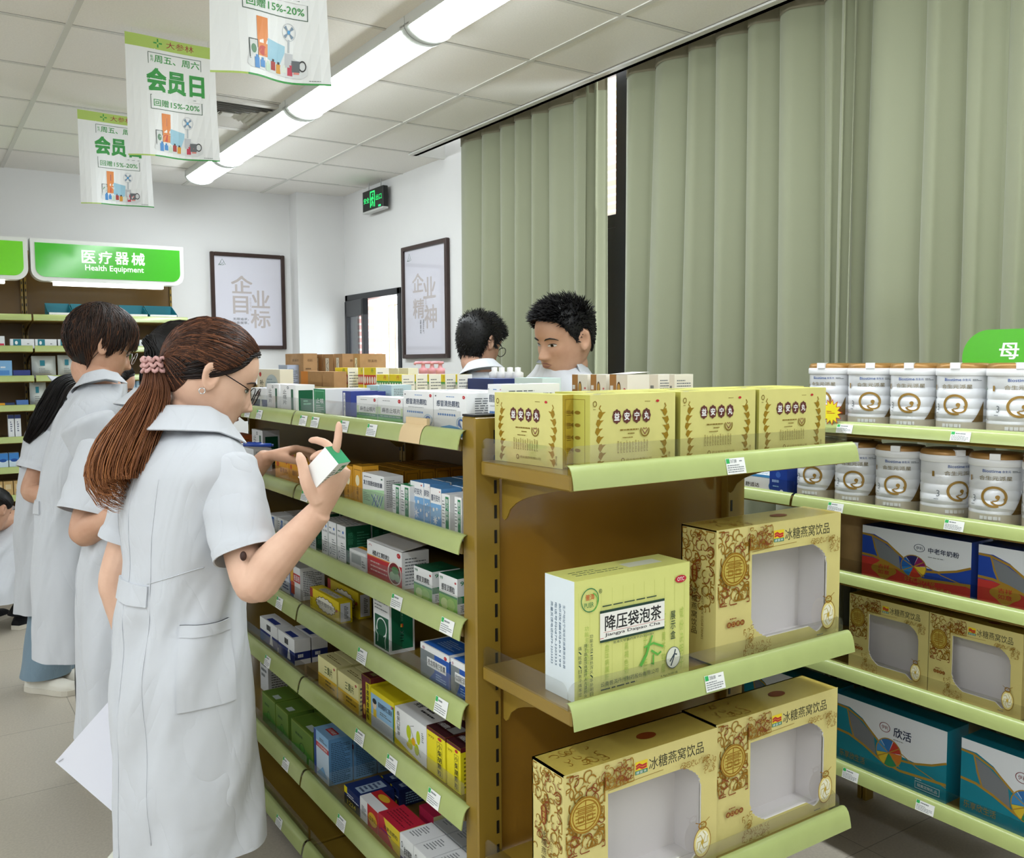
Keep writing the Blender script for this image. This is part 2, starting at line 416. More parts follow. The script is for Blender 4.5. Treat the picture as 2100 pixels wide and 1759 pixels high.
struct(mb.build('sash_glass', sash))
# outside: pink tiled wall and security bars
def brick_mat(name, c1, c2, mo, w, h, s=1.0):
    m = bpy.data.materials.new(name); m.use_nodes = True; nt = m.node_tree; b = nt.nodes['Principled BSDF']
    tc = nt.nodes.new('ShaderNodeTexCoord'); mp = nt.nodes.new('ShaderNodeMapping'); mp.inputs['Rotation'].default_value = (PI/2, 0, 0)
    br = nt.nodes.new('ShaderNodeTexBrick'); br.offset = 0.0
    br.inputs['Scale'].default_value = s; br.inputs['Brick Width'].default_value = w; br.inputs['Row Height'].default_value = h; br.inputs['Mortar Size'].default_value = 0.008
    br.inputs['Color1'].default_value = lin(c1); br.inputs['Color2'].default_value = lin(c2); br.inputs['Mortar'].default_value = lin(mo)
    nt.links.new(tc.outputs['Object'], mp.inputs[0]); nt.links.new(mp.outputs[0], br.inputs['Vector']); nt.links.new(br.outputs['Color'], b.inputs['Base Color'])
    b.inputs['Roughness'].default_value = 0.7; return m
mb = MB(); mb.box((XW+0.09, 6.655, 1.18), (XW+0.285, 6.689, 1.97), brick_mat('pink_tiles', '#d79a90', '#cd8b80', '#ecdcd2', 0.1, 0.05))
struct(mb.build('wall_outside'))
mb = MB()
for i in range(9): mb.tube([(XW+0.32, 5.72+0.11*i, 1.0), (XW+0.32, 5.72+0.11*i, 2.2)], 0.006, M('#b7a98c', 0.5), 6)
for z in (1.25, 1.9): mb.tube([(XW+0.32, 5.6, z), (XW+0.32, 6.7, z)], 0.006, M('#b7a98c', 0.5), 6)
tag(mb.build('security_grille'), 'pale vertical security bars outside the open back window', 'security bars')
mb = MB(); mb.box((XW+0.9, 2.6, -0.1), (XW+1.1, 4.6, 3.8), brick_mat('orange_tiles', '#c79a78', '#bd8d6c', '#e6d8c8', 0.1, 0.05))
struct(mb.build('wall_outside_2'))

# ------------------------------------------------------------------ ceiling lamps
DIFF = M_emit('lamp_diffuser', '#f4fbff', LAMP_POWER); LBODY = M('#d8dad6', 0.4)
def lamp(x, y0, y1, label):
    root = empty('ceiling_lamp', (x, (y0+y1)/2, CZ)); L = (y1-y0)/2-0.002
    tag(root, label, 'ceiling lamp', 'strip lamps under the ceiling')
    mb = MB(); mb.box((-0.092, -L, -0.03), (0.092, L, 0), LBODY)
    for sx in (-1, 1): mb.prism([(sx*0.0925, -0.028), (sx*0.0925, -0.043), (sx*0.0895, -0.043), (sx*0.0885, -0.028)][::sx], -L, L, LBODY)
    a = np.linspace(PI, 2*PI, 13)
    for s in (-1, 1):   # wrap-round end caps
        e0, e1 = sorted((s*L, s*(L-0.035)))
        P = [[(0.094*math.cos(t), y, -0.03+0.056*math.sin(t)) for t in a] for y in (e0, e1)]
        mb.grid(P, LBODY); mb.prism([(0.094*math.cos(t), -0.03+0.056*math.sin(t)) for t in a], e0, e1, LBODY)
    P = [[(-0.092+0.0*t, y, -0.03) for t in (0, 1)] for y in (-L, L)]
    mb.build('housing', root)
    d = MB(); a = np.linspace(PI*1.0, 2.0*PI, 19)
    P = [[(0.088*math.cos(t), y, -0.03+0.05*math.sin(t)) for t in a] for y in (-L+0.03, L-0.03)]
    d.grid(P, DIFF, flip=True); d.build('diffuser', root)
    return root
ly = [6.37, 5.71, 4.42, 3.13, 1.86, 0.59, -0.68, -1.95]
names = ['short strip lamp at the far end of the row, nearest the back wall', 'strip lamp second from the back wall in the ceiling row',
         'long strip lamp third from the back wall, beside the large hanging banner', 'nearest strip lamp, cut by the top edge of the photo',
         'strip lamp of the row overhead, out of the picture above', 'strip lamp of the row behind the viewer', 'strip lamp at the entrance end of the row']
for i in range(7): lamp(1.69, ly[i+1], ly[i], names[i])
for x, i0 in ((-0.7, 4), (-2.4, 1)):  # unseen rows, added to throw more light on shelf fronts and coats
    for i in range(i0, 7): lamp(x, ly[i+1], ly[i], 'unseen strip lamp added over the left aisles for fill light')

# ------------------------------------------------------------------ air vent
root = tag(empty('air_vent', (1.42, 4.79, CZ)), 'square white slatted air vent in the ceiling behind the banners', 'air vent')
mb = MB(); VC = M('#d2d0ca', 0.6)
for a in ((-.28, -.28, .28, -.235), (-.28, .235, .28, .28), (-.28, -.235, -.235, .235), (.235, -.235, .28, .235)): mb.box((a[0], a[1], -0.016), (a[2], a[3], -0.002), VC)
mb.build('frame', root); mb = MB(); mb.box((-.235, -.235, -0.003), (.235, .235, -0.002), M('#6f6d66', 0.8)); mb.build('duct', root)
for k in range(6):
    s0 = 0.225-0.034*k; s1 = s0-0.02; m2 = MB()
    P = [[(sx*s, sy*s, z) for sx, sy in ((-1, -1), (1, -1), (1, 1), (-1, 1))] for s, z in ((s0, -0.016), (s1, -0.004))]
    m2.grid(P, VC, smooth=False, cv=True); m2.build('louvre', root)
m2 = MB(); m2.box((-0.03, -0.03, -0.014), (0.03, 0.03, -0.004), VC); m2.build('louvre', root)

# ------------------------------------------------------------------ curtains
def curtain_mat():
    m = bpy.data.materials.new('curtain_cloth'); m.use_nodes = True; nt = m.node_tree; b = nt.nodes['Principled BSDF']
    b.inputs['Base Color'].default_value = lin('#8c9076'); b.inputs['Roughness'].default_value = 0.62; b.inputs['Sheen Weight'].default_value = 0.3
    b.inputs['Specular IOR Level'].default_value = 0.25
    tc = nt.nodes.new('ShaderNodeTexCoord'); n = nt.nodes.new('ShaderNodeTexNoise'); n.inputs['Scale'].default_value = 700
    bp = nt.nodes.new('ShaderNodeBump'); bp.inputs['Strength'].default_value = 0.15; bp.inputs['Distance'].default_value = 0.001
    nt.links.new(tc.outputs['Object'], n.inputs['Vector']); nt.links.new(n.outputs['Fac'], bp.inputs['Height']); nt.links.new(bp.outputs['Normal'], b.inputs['Normal'])
    return m
CURT = curtain_mat()
CURT_H = M('#756f58', 0.8)
def curtain(y_hi, y_lo, folds, x0, label, dent=None, zb=0.25, taper=0.0, seed=1):
    """folds: list of (y at top, y at bottom) fold ridges, from far to near"""
    r = random.Random(seed); nv = 90
    top = [y_hi]+[a for a, b in folds]; bot = [y_hi]+[b for a, b in folds]
    n = 26*(len(top)-1)+1; s = np.linspace(0, len(top)-1, n)
    i0 = np.minimum(s.astype(int), len(top)-2); fr = s-i0
    top, bot = np.array(top), np.array(bot)
    amp = np.array([r.uniform(0.045, 0.085) for _ in top]); lean = np.array([r.uniform(0.55, 1.0) for _ in top])
    yt = top[i0]*(1-fr)+top[i0+1]*fr; yb_ = bot[i0]*(1-fr)+bot[i0+1]*fr
    ff = fr**lean[i0]                                              # far side bulges, near side tucks under the next pleat
    dp = amp[i0]*np.sin(PI*np.clip(ff*1.04, 0, 1))**0.62 + 0.004
    yt = yt - 0.010*np.sin(2*PI*fr); yb_ = yb_ - 0.018*np.sin(2*PI*fr)
    z = np.linspace(CZ+0.16, zb, nv); t = (z[0]-z)/(z[0]-zb)
    Z = np.repeat(z[None], n, 0); Tt = np.repeat(t[None], n, 0)
    Y = yt[:, None]*(1-Tt**0.9)+yb_[:, None]*Tt**0.9
    X = x0 - dp[:, None]*(0.75+0.55*Tt) - 0.004*np.sin(2.2*Y*4+3*Tt+seed)
    if dent:
        dy, dz, am = dent
        e = np.exp(-((Y-dy-0.03*(Z-dz))/0.10)**2)
        low = np.where(Z < dz, np.exp(-((Z-dz)/0.14)**2), np.exp(-((Z-dz)/0.55)**2))
        X = X - am*e*low*np.where(Z < dz, 1.0, 1.0)
    P = np.stack([X, Y, Z], -1)
    mb = MB(); mb.grid(P, CURT)
    o = mb.build('curtain'); md = o.modifiers.new('s', 'SOLIDIFY'); md.thickness = 0.003; md.offset = -1
    # header band sewn along the top
    hb = MB(); q = P[:, z > CZ-0.045].copy(); q[:, :, 0] -= 0.007; hb.grid(q, CURT_H); hb.build('header_band', o)
    return tag(o, label, 'curtain')
def ys(us, v, x): return [float(hit(u, v, 0, x)[1]) for u in us]
x0 = 2.80
ft = ys([978, 1013, 1048, 1080, 1112, 1160, 1198, 1212, 1228], 420, x0-0.06); fb = ys([980, 1016, 1050, 1087, 1122, 1166, 1198, 1210, 1228], 740, x0-0.06)
curtain(ys([951], 400, x0)[0], 0, list(zip(ft, fb)), x0, 'sage green curtain panel beside the framed poster, left of the dark window post', seed=3)
ft = ys([1332, 1403, 1455, 1523, 1584, 1668, 1722, 1765], 150, x0-0.06); fb = ys([1305, 1390, 1456, 1523, 1592, 1690, 1725, 1765], 740, x0-0.06)
curtain(ys([1293], 400, x0)[0], 0, list(zip(ft, fb)), x0, 'wide sage green curtain panel right of the dark window post', seed=5)
x0 = 2.735
ft = ys([1770, 1880, 1964, 2050, 2160, 2260], 150, x0-0.06); fb = ys([1752, 1880, 1957, 2030, 2120, 2240], 740, x0-0.06)
ft[0:0] = ys([1742], 150, x0-0.06); fb[0:0] = ys([1748], 740, x0-0.06)
curtain(ys([1728], 400, x0)[0], 0, list(zip(ft, fb)), x0, 'sage green curtain panel with a sagging dented fold, above the milk tins',
        dent=(float(hit(1850, 600, 0, 2.7)[1]), float(hit(1850, 600, 0, 2.7)[2]), 0.022), seed=8)
x0 = 2.80
yy = [0.85-0.17*i for i in range(10)]
curtain(0.98, 0, [(y, y-0.02) for y in yy], x0, 'sage green curtain panel at the near end, beyond the right edge', seed=11)

# ------------------------------------------------------------------ posters, exit sign
def kite_logo(f, u, v, s, m, thick=0.0035):
    a = s; b = s*f.w/f.h
    f.line([(u-a, v-b*0.6), (u-0.35*a, v+0.1*b), (u-0.55*a, v+0.1*b), (u, v+b), (u+0.55*a, v+0.1*b), (u+0.35*a, v+0.1*b), (u+a, v-b*0.6), (u+0.3*a, v-0.6*b), (u, v-0.1*b), (u-0.3*a, v-0.6*b), (u-a, v-0.6*b)], thick, m)
def poster(loc, rz, w, h, chars, vert, label):
    root = tag(empty('framed_poster', loc, rz), label, 'poster')
    FW = M('#3a2620', 0.35, 0, 0.5, 0.3, 14.0); t = 0.028; mb = MB()
    for a in ((-w/2, 0, -w/2+t, h), (w/2-t, 0, w/2, h), (-w/2+t, 0, w/2-t, t), (-w/2+t, h-t, w/2-t, h)): mb.bbox((a[0], -0.028, a[1]), (a[2], 0, a[3]), 0.004, FW)
    mb.build('frame', root)
    mb = MB(); mb.box((-w/2+t, -0.012, t), (w/2-t, -0.006, h-t), M('#e2e1ec', 0.5))
    f = Face(mb, (-w/2+t, -0.012, t), (w-2*t, 0, 0), (0, 0, h-2*t))
    G = M('#c3b9b7', 0.6); K = M('#3a3a3c', 0.6); GR = M('#4b6a5c', 0.6)
    kite_logo(f, 0.12, 0.93, 0.05, GR); f.lines(0.06, 0.895, 0.2, 0.905, 1, GR)
    for ch, (a, b, c, d) in chars: f.text(ch, a, b, c, d, G, 0.02)
    if vert:
        f.vtext('源正气', 0.44, 0.19, 0.475, 0.33, K, 0); f.vtext('谋道实', 0.37, 0.19, 0.405, 0.33, K, 0)
    else:
        f.text('无限追求，', 0.255, 0.285, 0.49, 0.315, K, 0); f.text('出类拔萃。', 0.255, 0.243, 0.49, 0.273, K, 0)
    f.vtext('企业文化', 0.505, 0.39, 0.54, 0.55, G, 0)
    mb.build('print', root)
    gl = MB(); gl.box((-w/2+t, -0.0155, t), (w/2-t, -0.0145, h-t), M_clear('poster_glass', 0.012)); gl.build('glass', root)
    return root
poster((2.16, YB-0.002, 1.555), 0, 0.56, 0.715, [('企', (0.24, 0.59, 0.56, 0.79)), ('业', (0.54, 0.43, 0.82, 0.63)), ('目', (0.26, 0.36, 0.49, 0.56)), ('标', (0.52, 0.20, 0.82, 0.41))], False,
       'dark wooden framed poster on the back wall above the woman with the ponytail')
poster((XW-0.002, 5.365, 1.475), -PI/2, 0.63, 0.755, [('企', (0.19, 0.59, 0.47, 0.77)), ('业', (0.46, 0.52, 0.76, 0.72)), ('精', (0.2, 0.34, 0.48, 0.53)), ('神', (0.48, 0.24, 0.78, 0.46))], True,
       'dark wooden framed poster on the right wall between the back window and the curtain')
root = tag(empty('exit_sign', (XW-0.05, 6.03, 2.535), -PI/2), 'black emergency exit sign with glowing green running figure under the ceiling', 'exit sign')
mb = MB(); w, h = 0.34, 0.145
mb.bbox((-w/2, -0.02, 0), (w/2, 0.02, h), 0.003, M('#101312', 0.4)); mb.box((-w/2, -0.021, -0.012), (w/2, 0.021, 0.001), M('#c9cbc8', 0.3)); mb.build('case', root)
mb = MB(); f = Face(mb, (-w/2, -0.0205, 0), (w, 0, 0), (0, 0, h)); GE = M_emit('exit_green', '#22d06a', 0.55); DK = M('#0c1210', 0.5)
f.text('安全', 0.06, 0.38, 0.34, 0.66, GE, 0.02); f.text('出口', 0.66, 0.38, 0.94, 0.66, GE, 0.02)
f.rect(0.38, 0.12, 0.62, 0.9, GE); f.rect(0.42, 0.12, 0.58, 0.82, DK)
f.ell(0.515, 0.72, 0.022, 0.06, GE)
for pts in ([(0.51, 0.64), (0.485, 0.42)], [(0.485, 0.42), (0.53, 0.33), (0.525, 0.14)], [(0.485, 0.42), (0.46, 0.26), (0.43, 0.2)], [(0.51, 0.6), (0.55, 0.5)], [(0.51, 0.6), (0.45, 0.55), (0.44, 0.46)]): f.line(pts, 0.012, GE)
f.rect(0.78, 0.05, 0.9, 0.14, M_emit('exit_led', '#2fe07a', 0.6)); mb.build('panel', root)
mb = MB()
for xx in (-0.1, 0.1): mb.tube([(xx, 0, h), (xx, 0, CZ-2.535)], 0.004, M('#b9bab8', 0.4), 6)
mb.build('bracket', root)

# ------------------------------------------------------------------ hanging banners
def banner(c, w, h, label, seed):
    root = tag(empty('hanging_banner', c, math.radians(1.5)), label, 'banner', 'promotion banners hung from the ceiling')
    GD = M('#3d9a4a', 0.6); GL = M('#b5cf6b', 0.6); RD = M('#a23340', 0.6); K = M('#4b6355', 0.6); mb = MB()
    f = Face(mb, (-w/2, 0, -h), (w, 0, 0), (0, 0, h))
    mb.add([(-w/2, 0, -h), (w/2, 0, -h), (w/2, 0, 0), (-w/2, 0, 0)], [(0, 1, 2, 3)], M('#eef0f0', 0.55))
    f.rect(0, 0.9, 1, 1, GL); f.rect(0.27, 0, 1, 0.012, GD); f.rect(0, 0, 0.27, 0.012, GL)
    u, v = 0.355, 0.953; a = 0.05; b = a*w/h
    for du, dv, su, sv in ((0, .6, .16, .36), (0, -.6, .16, .36), (.6, 0, .36, .16), (-.6, 0, .36, .16)):
        f.rect(u+(du-su)*a, v+(dv-sv)*b, u+(du+su)*a, v+(dv+sv)*b, GD)
    f.text('大参林', 0.45, 0.925, 0.76, 0.982, RD, 0.0)
    f.frame(0.24, 0.765, 0.84, 0.872, 0.0022, K); f.text('周五、周六', 0.31, 0.79, 0.82, 0.855, GD, 0.014); f.vtext('每月', 0.265, 0.795, 0.295, 0.85, GD, 0)
    f.rect(0.23, 0.76, 0.85, 0.775, M('#eef0f0', 0.55))
    f.text('会员日', 0.215, 0.545, 0.87, 0.745, GD, 0.045)
    f.frame(0.25, 0.40, 0.84, 0.52, 0.0022, K); f.rect(0.24, 0.50, 0.85, 0.525, M('#eef0f0', 0.55))
    f.text('回赠15%-20%', 0.285, 0.425, 0.81, 0.485, GD, 0.008)
    # prize photo group
    f.poly([(0.27, .07), (0.3, .05), (0.78, .035), (0.83, .06), (0.83, .12), (0.6, .2), (0.3, .19)], M('#dfe2e3', 0.6))
    f.rect(0.37, 0.13, 0.475, 0.37, M('#e2873a', 0.5)); f.ell(0.42, 0.30, 0.035, 0.035, M('#6a2c66', 0.5)); f.rect(0.39, 0.21, 0.47, 0.235, M('#f4ece6', .5)); f.ell(0.42, 0.165, 0.04, 0.03, M('#c23f2a', .5))
    f.poly([(0.465, .12), (0.635, .10), (0.64, .225), (0.47, .25)], M('#9cc9dd', 0.5)); f.ell(0.53, 0.18, 0.03, 0.03, M('#cfe6ef', .5)); f.ell(0.6, 0.2, 0.015, 0.02, M('#cfe6ef', .5))
    f.rect(0.29, 0.10, 0.375, 0.225, M('#d6dad9', 0.5)); f.frame(0.29, 0.10, 0.375, 0.225, 0.003, M('#4d5552', .5)); f.ell(0.333, 0.165, 0.024, 0.028, M('#5f8b6a', .5))
    f.ring(0.675, 0.315, 0.06, 0.055, 0.06, M('#b9c0c6', 0.5)); 
    for k in range(4):
        a0 = k*PI/2+0.5; f.poly([(0.675, .315)]+[(0.675+0.05*math.cos(a0+t), 0.315+0.046*math.sin(a0+t)) for t in (0, .25, .5)], M('#7d93a8', .5))
    f.ell(0.675, 0.315, 0.014, 0.013, M('#4f9fd6', .5)); f.rect(0.668, 0.19, 0.682, 0.27, M('#b9c0c6', .5)); f.rect(0.64, 0.10, 0.71, 0.185, M('#c3c6ca', .5)); f.rect(0.655, 0.13, 0.69, 0.165, M('#6d6f75', .5))
    for k, c_ in enumerate(('#3c86c8', '#3c86c8', '#c7dfc9', '#a8372e', '#d99a32', '#dfe6da', '#c43f55', '#e28f86')):
        u = 0.335+0.055*k; f.rect(u, 0.05+0.012*(k % 2), u+0.045, 0.115-0.01*(k % 3), M(c_, .5)); f.rect(u+0.012, 0.115-0.01*(k % 3), u+0.033, 0.13-0.01*(k % 3), M('#3a2f2c' if k in (3, 4) else c_, .5))
    f.ring(0.79, 0.115, 0.03, 0.035, 0.25, M('#2c2c2e', .5)); f.rect(0.70, 0.075, 0.77, 0.145, M('#6a6e72', .5)); f.rect(0.72, 0.085, 0.735, 0.13, M('#d6d9dc', .5))
    f.lines(0.84, 0.022, 0.98, 0.03, 1, M('#6d7570', .6), seed=3)
    # bend the sheet: subdivide by slicing columns and pushing them along y
    for i, V in enumerate(mb.v):
        pass
    o = mb.build('sheet', root)
    import bmesh
    bm = bmesh.new(); bm.from_mesh(o.data)
    for k in range(1, 14):
        xx = -w/2+w*k/14
        g = bm.verts[:]+bm.edges[:]+bm.faces[:]
        bmesh.ops.bisect_plane(bm, geom=g, plane_co=(xx, 0, 0), plane_no=(1, 0, 0), dist=1e-6)
    for k in range(1, 5):
        g = bm.verts[:]+bm.edges[:]+bm.faces[:]
        bmesh.ops.bisect_plane(bm, geom=g, plane_co=(0, 0, -h*k/5), plane_no=(0, 0, 1), dist=1e-6)
    for v_ in bm.verts:
        s_ = v_.co.x/w; t_ = -v_.co.z/h
        v_.co.y += t_*t_*(0.030*math.sin(2.6*s_*PI*0.9+seed) - 0.02*s_) + 0.006*math.sin(5*s_+seed); v_.co.z += 0.006*t_*math.sin(5*s_+seed)
    bm.to_mesh(o.data); bm.free(); o.data.update()
    mb = MB()
    for xx in (-w*0.42, w*0.42): mb.tube([(xx, 0.0, -0.004), (xx, 0, CZ-c[2])], 0.0006, M('#d9dcdc', .4), 4)
    mb.build('string', root); return root
banner((0.903, 2.60, 2.712), 0.342, 0.455, 'nearest hanging promotion banner, cut by the top edge of the photo', 0.2)
banner((0.913, 3.79, 2.712), 0.342, 0.455, 'middle hanging promotion banner, overlapping the farther one', 0.5)
banner((0.926, 5.05, 2.712), 0.342, 0.455, 'farthest hanging promotion banner, partly hidden behind the middle one', 0.9)
# ------------------------------------------------------------------ shelving
RAIL = [(0.006, -0.002), (0.0, 0.0), (-0.006, -0.003), (-0.011, -0.010), (-0.0145, -0.020), (-0.017, -0.031), (-0.0185, -0.041)]
TAGP = M('#f0f1ee', 0.6); TAGG = M('#35b05a', 0.6); TAGK = M('#7d8284', 0.7)
def rail_mesh(W, k=1.0):
    mb = MB(); P = [[(x, y, z*k) for y, z in RAIL] for x in np.linspace(0, W, 9)]
    mb.grid(P, LIME); Q = [[(x, y+0.0022, z*k-0.0004) for y, z in RAIL] for x in np.linspace(0, W, 3)]; mb.grid(Q, LIME, flip=True)
    for x in (0, W):
        n = len(RAIL); V = [(x, y, z*k) for y, z in RAIL]+[(x, y+0.0022, z*k-0.0004) for y, z in RAIL]
        mb.add(V, [(i, i+1, n+i+1, n+i) for i in range(n-1)], LIME)
    return mb
def price_tag(parent, x, w=0.052, price=None, seed=0, k=1.0):
    mb = MB(); a = np.array(RAIL[-1]); b = np.array(RAIL[3]); d = (b-a)
    a = a+d*0.06; b = a+d*0.93
    f = Face(mb, (x, a[0]-0.002, a[1]*k), (w, 0, 0), (0, (b-a)[0], (b-a)[1]*k))
    f.s = None; mb.add(f.P([(0, 0), (1, 0), (1, 1), (0, 1)], 0), [(0, 1, 2, 3)], TAGP)
    f.rect(0.02, 0.68, 0.2, 0.98, TAGG)
    if price: f.text(price, 0.24, 0.70, 0.56, 0.92, TAGK, 0.01); f.lines(0.7, 0.74, 0.95, 0.86, 1, TAGK, seed=seed)
    else: f.lines(0.24, 0.7, 0.8, 0.92, 1, TAGK, seed=seed+5)
    f.lines(0.05, 0.08, 0.9, 0.62, 4, TAGK, 0.4, seed=seed+9)
    return mb.build('price_tag', parent)
def slots(mb, x, z0, z1, y, n, w=0.006, h=0.018):
    for i in range(n):
        z = z0+(i+0.5)*(z1-z0)/n; mb.box((x-w/2, y-0.0012, z-h/2), (x+w/2, y+0.001, z+h/2), BLACK)
def shelf_unit(label, loc, rz, W, D, levels, H, tags=(), group=None, base=True, back=True, guards=True, post_w=0.03, name='shelving_unit', cat='shelving unit', rail_ext=0.0):
    root = tag(empty(name, loc, rz), label, cat, group)
    for x in (0.0, W):
        mb = MB(); mb.bbox((x-post_w/2 if x else 0.001, D-0.04, 0), (x+post_w/2 if not x else W-0.001, D, H), 0.002, BROWN)
        slots(mb, post_w*0.3 if x == 0 else W-post_w*0.3, 0.1, H, D-0.04, int(H/0.05)); mb.build('upright', root)
    if back:
        mb = MB(); mb.box((0.002, D-0.014, 0.03), (W-0.002, D-0.003, H-0.01), BROWN_D); mb.build('back_panel', root)
        mb = MB(); mb.bbox((0.0, D-0.03, H-0.03), (W, D-0.001, H), 0.003, BROWN); mb.build('top_rail', root)
    if base:
        mb = MB(); mb.box((0.004, 0.06, 0), (W-0.004, 0.075, levels[-1][0]-0.045), BROWN_D); mb.box((0.004, 0.075, 0), (0.02, D-0.045, levels[-1][0]-0.045), BROWN_D); mb.build('kick_board', root)
    rails = []
    for li, (zt, zb) in enumerate(levels):
        zs = zt-0.018; mb = MB()
        mb.bbox((0.003, 0.004, zs-0.026), (W-0.003, D-0.016, zs), 0.003, BROWN)
        sh = mb.build('shelf', root)
        for x in (0.004, W-0.0065):
            b = MB(); pr = [(D-0.042, zs-0.027), (D-0.042, zs-0.10), (D-0.055, zs-0.10)]+[(D-0.055-0.22*t, zs-0.10+0.06*t**0.5) for t in np.linspace(0.1, 1, 8)]+[(0.05, zs-0.027)]
            b.prism(pr, x, x+0.0025, BROWN, axis=0); b.build('bracket', sh)
        r = rail_mesh(W-0.006+rail_ext, (zt-zb)/0.041).build('price_rail', root); r.location = (0.003, 0, zt); rails.append(r)
        if guards:
            g = MB(); g.box((0.006, 0.0065, zs), (W-0.006, 0.008, zs+0.052), CLEAR); g.build('clear_guard', sh)
    for i, (lv, x, pr) in enumerate(tags): price_tag(rails[lv], x, price=pr, seed=i, k=(levels[lv][0]-levels[lv][1])/0.041)
    return root

XG = 0.89
LV = [(1.319, 1.281), (1.114, 1.077), (0.947, 0.906), (0.776, 0.730), (0.566, 0.522), (0.295, 0.252), (0.086, 0.045)]
ZS = [a-0.018 for a, b in LV]
YS = 2.425                                    # split of the two bays
def gx(u, v): return YS-0.004-float(hit(u, v, 0, XG)[1])          # pixel on the near bay rail -> local x
def gx2(u, v): return 3.90-float(hit(u, v, 0, XG)[1])
t1 = [(0, gx(626, 870), None), (0, gx(650, 875), None), (0, gx(709, 880), None), (0, gx(765, 890), None), (1, gx(629, 1010), None), (1, gx(677, 1020), None),
      (2, gx(815, 1225), None), (2, gx(917, 1270), None), (3, gx(745, 1340), None), (3, gx(905, 1440), None), (4, gx(740, 1500), None), (4, gx(805, 1560), None), (4, gx(890, 1630), None),
      (5, gx(590, 1560), None), (5, gx(703, 1680), None), (6, gx(577, 1700), None)]
shelf_unit('near shelving bay of the medicine gondola, beside the end shelves', (XG, YS-0.003, 0), -PI/2, YS-0.003-1.535, 0.36, LV, 1.36, t1, 'gondola shelving bays', rail_ext=0.026)
t2 = [(0, gx2(512, 835), None), (0, gx2(536, 840), None), (1, gx2(534, 985), None), (3, gx2(577, 1230), None), (3, gx2(540, 1215), None), (4, gx2(553, 1360), None)]
shelf_unit('far shelving bay of the medicine gondola, behind the woman with the ponytail', (XG, 3.90, 0), -PI/2, 3.90-YS-0.003, 0.36, LV, 1.36, t2, 'gondola shelving bays')
shelf_unit('gondola shelving bay facing the curtains, nearer one', (1.64, 1.535, 0), PI/2, YS-0.003-1.535, 0.36, [LV[0], LV[2], LV[4], LV[6]], 1.36, (), 'gondola shelving bays')
shelf_unit('gondola shelving bay facing the curtains, farther one', (1.64, YS+0.003, 0), PI/2, 3.90-YS-0.003, 0.36, [LV[0], LV[2], LV[4], LV[6]], 1.36, (), 'gondola shelving bays')
# beige sticker over the top rail
mb = MB(); s0, s1 = gx(834, 880), gx(877, 890)
P = [[(XG+y-0.0013, YS-0.003-s, 1.319+z*0.93+0.0006) for y, z in RAIL[1:]] for s in np.linspace(s0, s1, 3)]
mb.grid(P, M('#e0c598', 0.6)); mb.box((XG-0.001, YS-0.003-s1, 1.3192), (XG+0.006, YS-0.003-s0, 1.333), M('#e0c598', 0.6))
tag(mb.build('tape_sticker'), 'beige sticker wrapped over the top price rail below the white granule boxes', 'sticker')

# end shelves facing the viewer
EX0, EX1, EY = 0.893, 1.640, 1.19
EL = [(1.279, 1.239), (0.878, 0.835), (0.492, 0.450), (0.10, 0.06)]
EZ = [a-0.018 for a, b in EL]
root = tag(empty('end_shelf_unit', (EX0, EY, 0)), 'brown end shelving unit with three lime rails facing the viewer', 'shelving unit')
W = EX1-EX0; D = 1.532-EY
for x in (0, W-0.058):
    mb = MB(); mb.bbox((x, D-0.05, 0), (x+0.058, D-0.002, 1.345), 0.003, BROWN); slots(mb, x+(0.046 if x == 0 else 0.012), 0.06, 1.33, D-0.05, 26, 0.0055, 0.026)
    mb.box((x+0.001, D-0.049, 1.345), (x+0.057, D-0.003, 1.349), BLACK); mb.build('upright', root)
mb = MB(); mb.box((0.058, D-0.03, 0.04), (W-0.058, D-0.02, 1.30), M('#a5792c', 0.22, 0, 0.5, 0.15, 4.0, 0, 0.5)); mb.build('back_panel', root)
erails = []
for li, (zt, zb) in enumerate(EL):
    zs = EZ[li]; mb = MB(); mb.bbox((0.012, 0.006, zs-0.028), (W-0.012, D-0.052, zs), 0.003, BROWN); sh = mb.build('shelf', root)
    for x in (0.0595, W-0.0625):
        b = MB(); pr = [(D-0.053, zs-0.029), (D-0.053, zs-0.115), (D-0.062, zs-0.118), (D-0.07, zs-0.112)]+[(D-0.075-0.20*t, zs-0.11+0.075*t**0.45) for t in np.linspace(0.03, 1, 10)]+[(0.02, zs-0.029)]
        b.prism(pr, x, x+0.003, BROWN, axis=0); b.build('bracket', sh)
    r = rail_mesh(W-0.004, (zt-zb)/0.041).build('price_rail', root); r.location = (0.002, 0, zt); erails.append(r)
    g = MB()
    def rr(L, h, r_, n=6): return [(0, 0), (L, 0), (L, h-r_)]+[(L-r_+r_*math.cos(a), h-r_+r_*math.sin(a)) for a in np.linspace(0, PI/2, n)]+[(r_*(1-math.sin(a)) , h-r_+r_*math.cos(a)) for a in np.linspace(0, PI/2, n)]
    g.prism([(p[0]+0.008, p[1]+zs) for p in rr(W-0.016, 0.048, 0.02)], 0.008, 0.0095, CLEAR); g.build('clear_guard', sh)
    for x in (0.0095, W-0.011):
        g = MB(); g.prism([(p[0]+0.011, p[1]+zs) for p in rr(D-0.07, 0.045, 0.02)], x, x+0.0015, CLEAR, axis=0); g.build('clear_guard', sh)
price_tag(erails[0], float(hit(1483, 950, 1, EY-.01)[0])-EX0, 0.05, '317.80', 3); price_tag(erails[1], float(hit(1440, 1380, 1, EY-.01)[0])-EX0, 0.05, '358.00', 4)

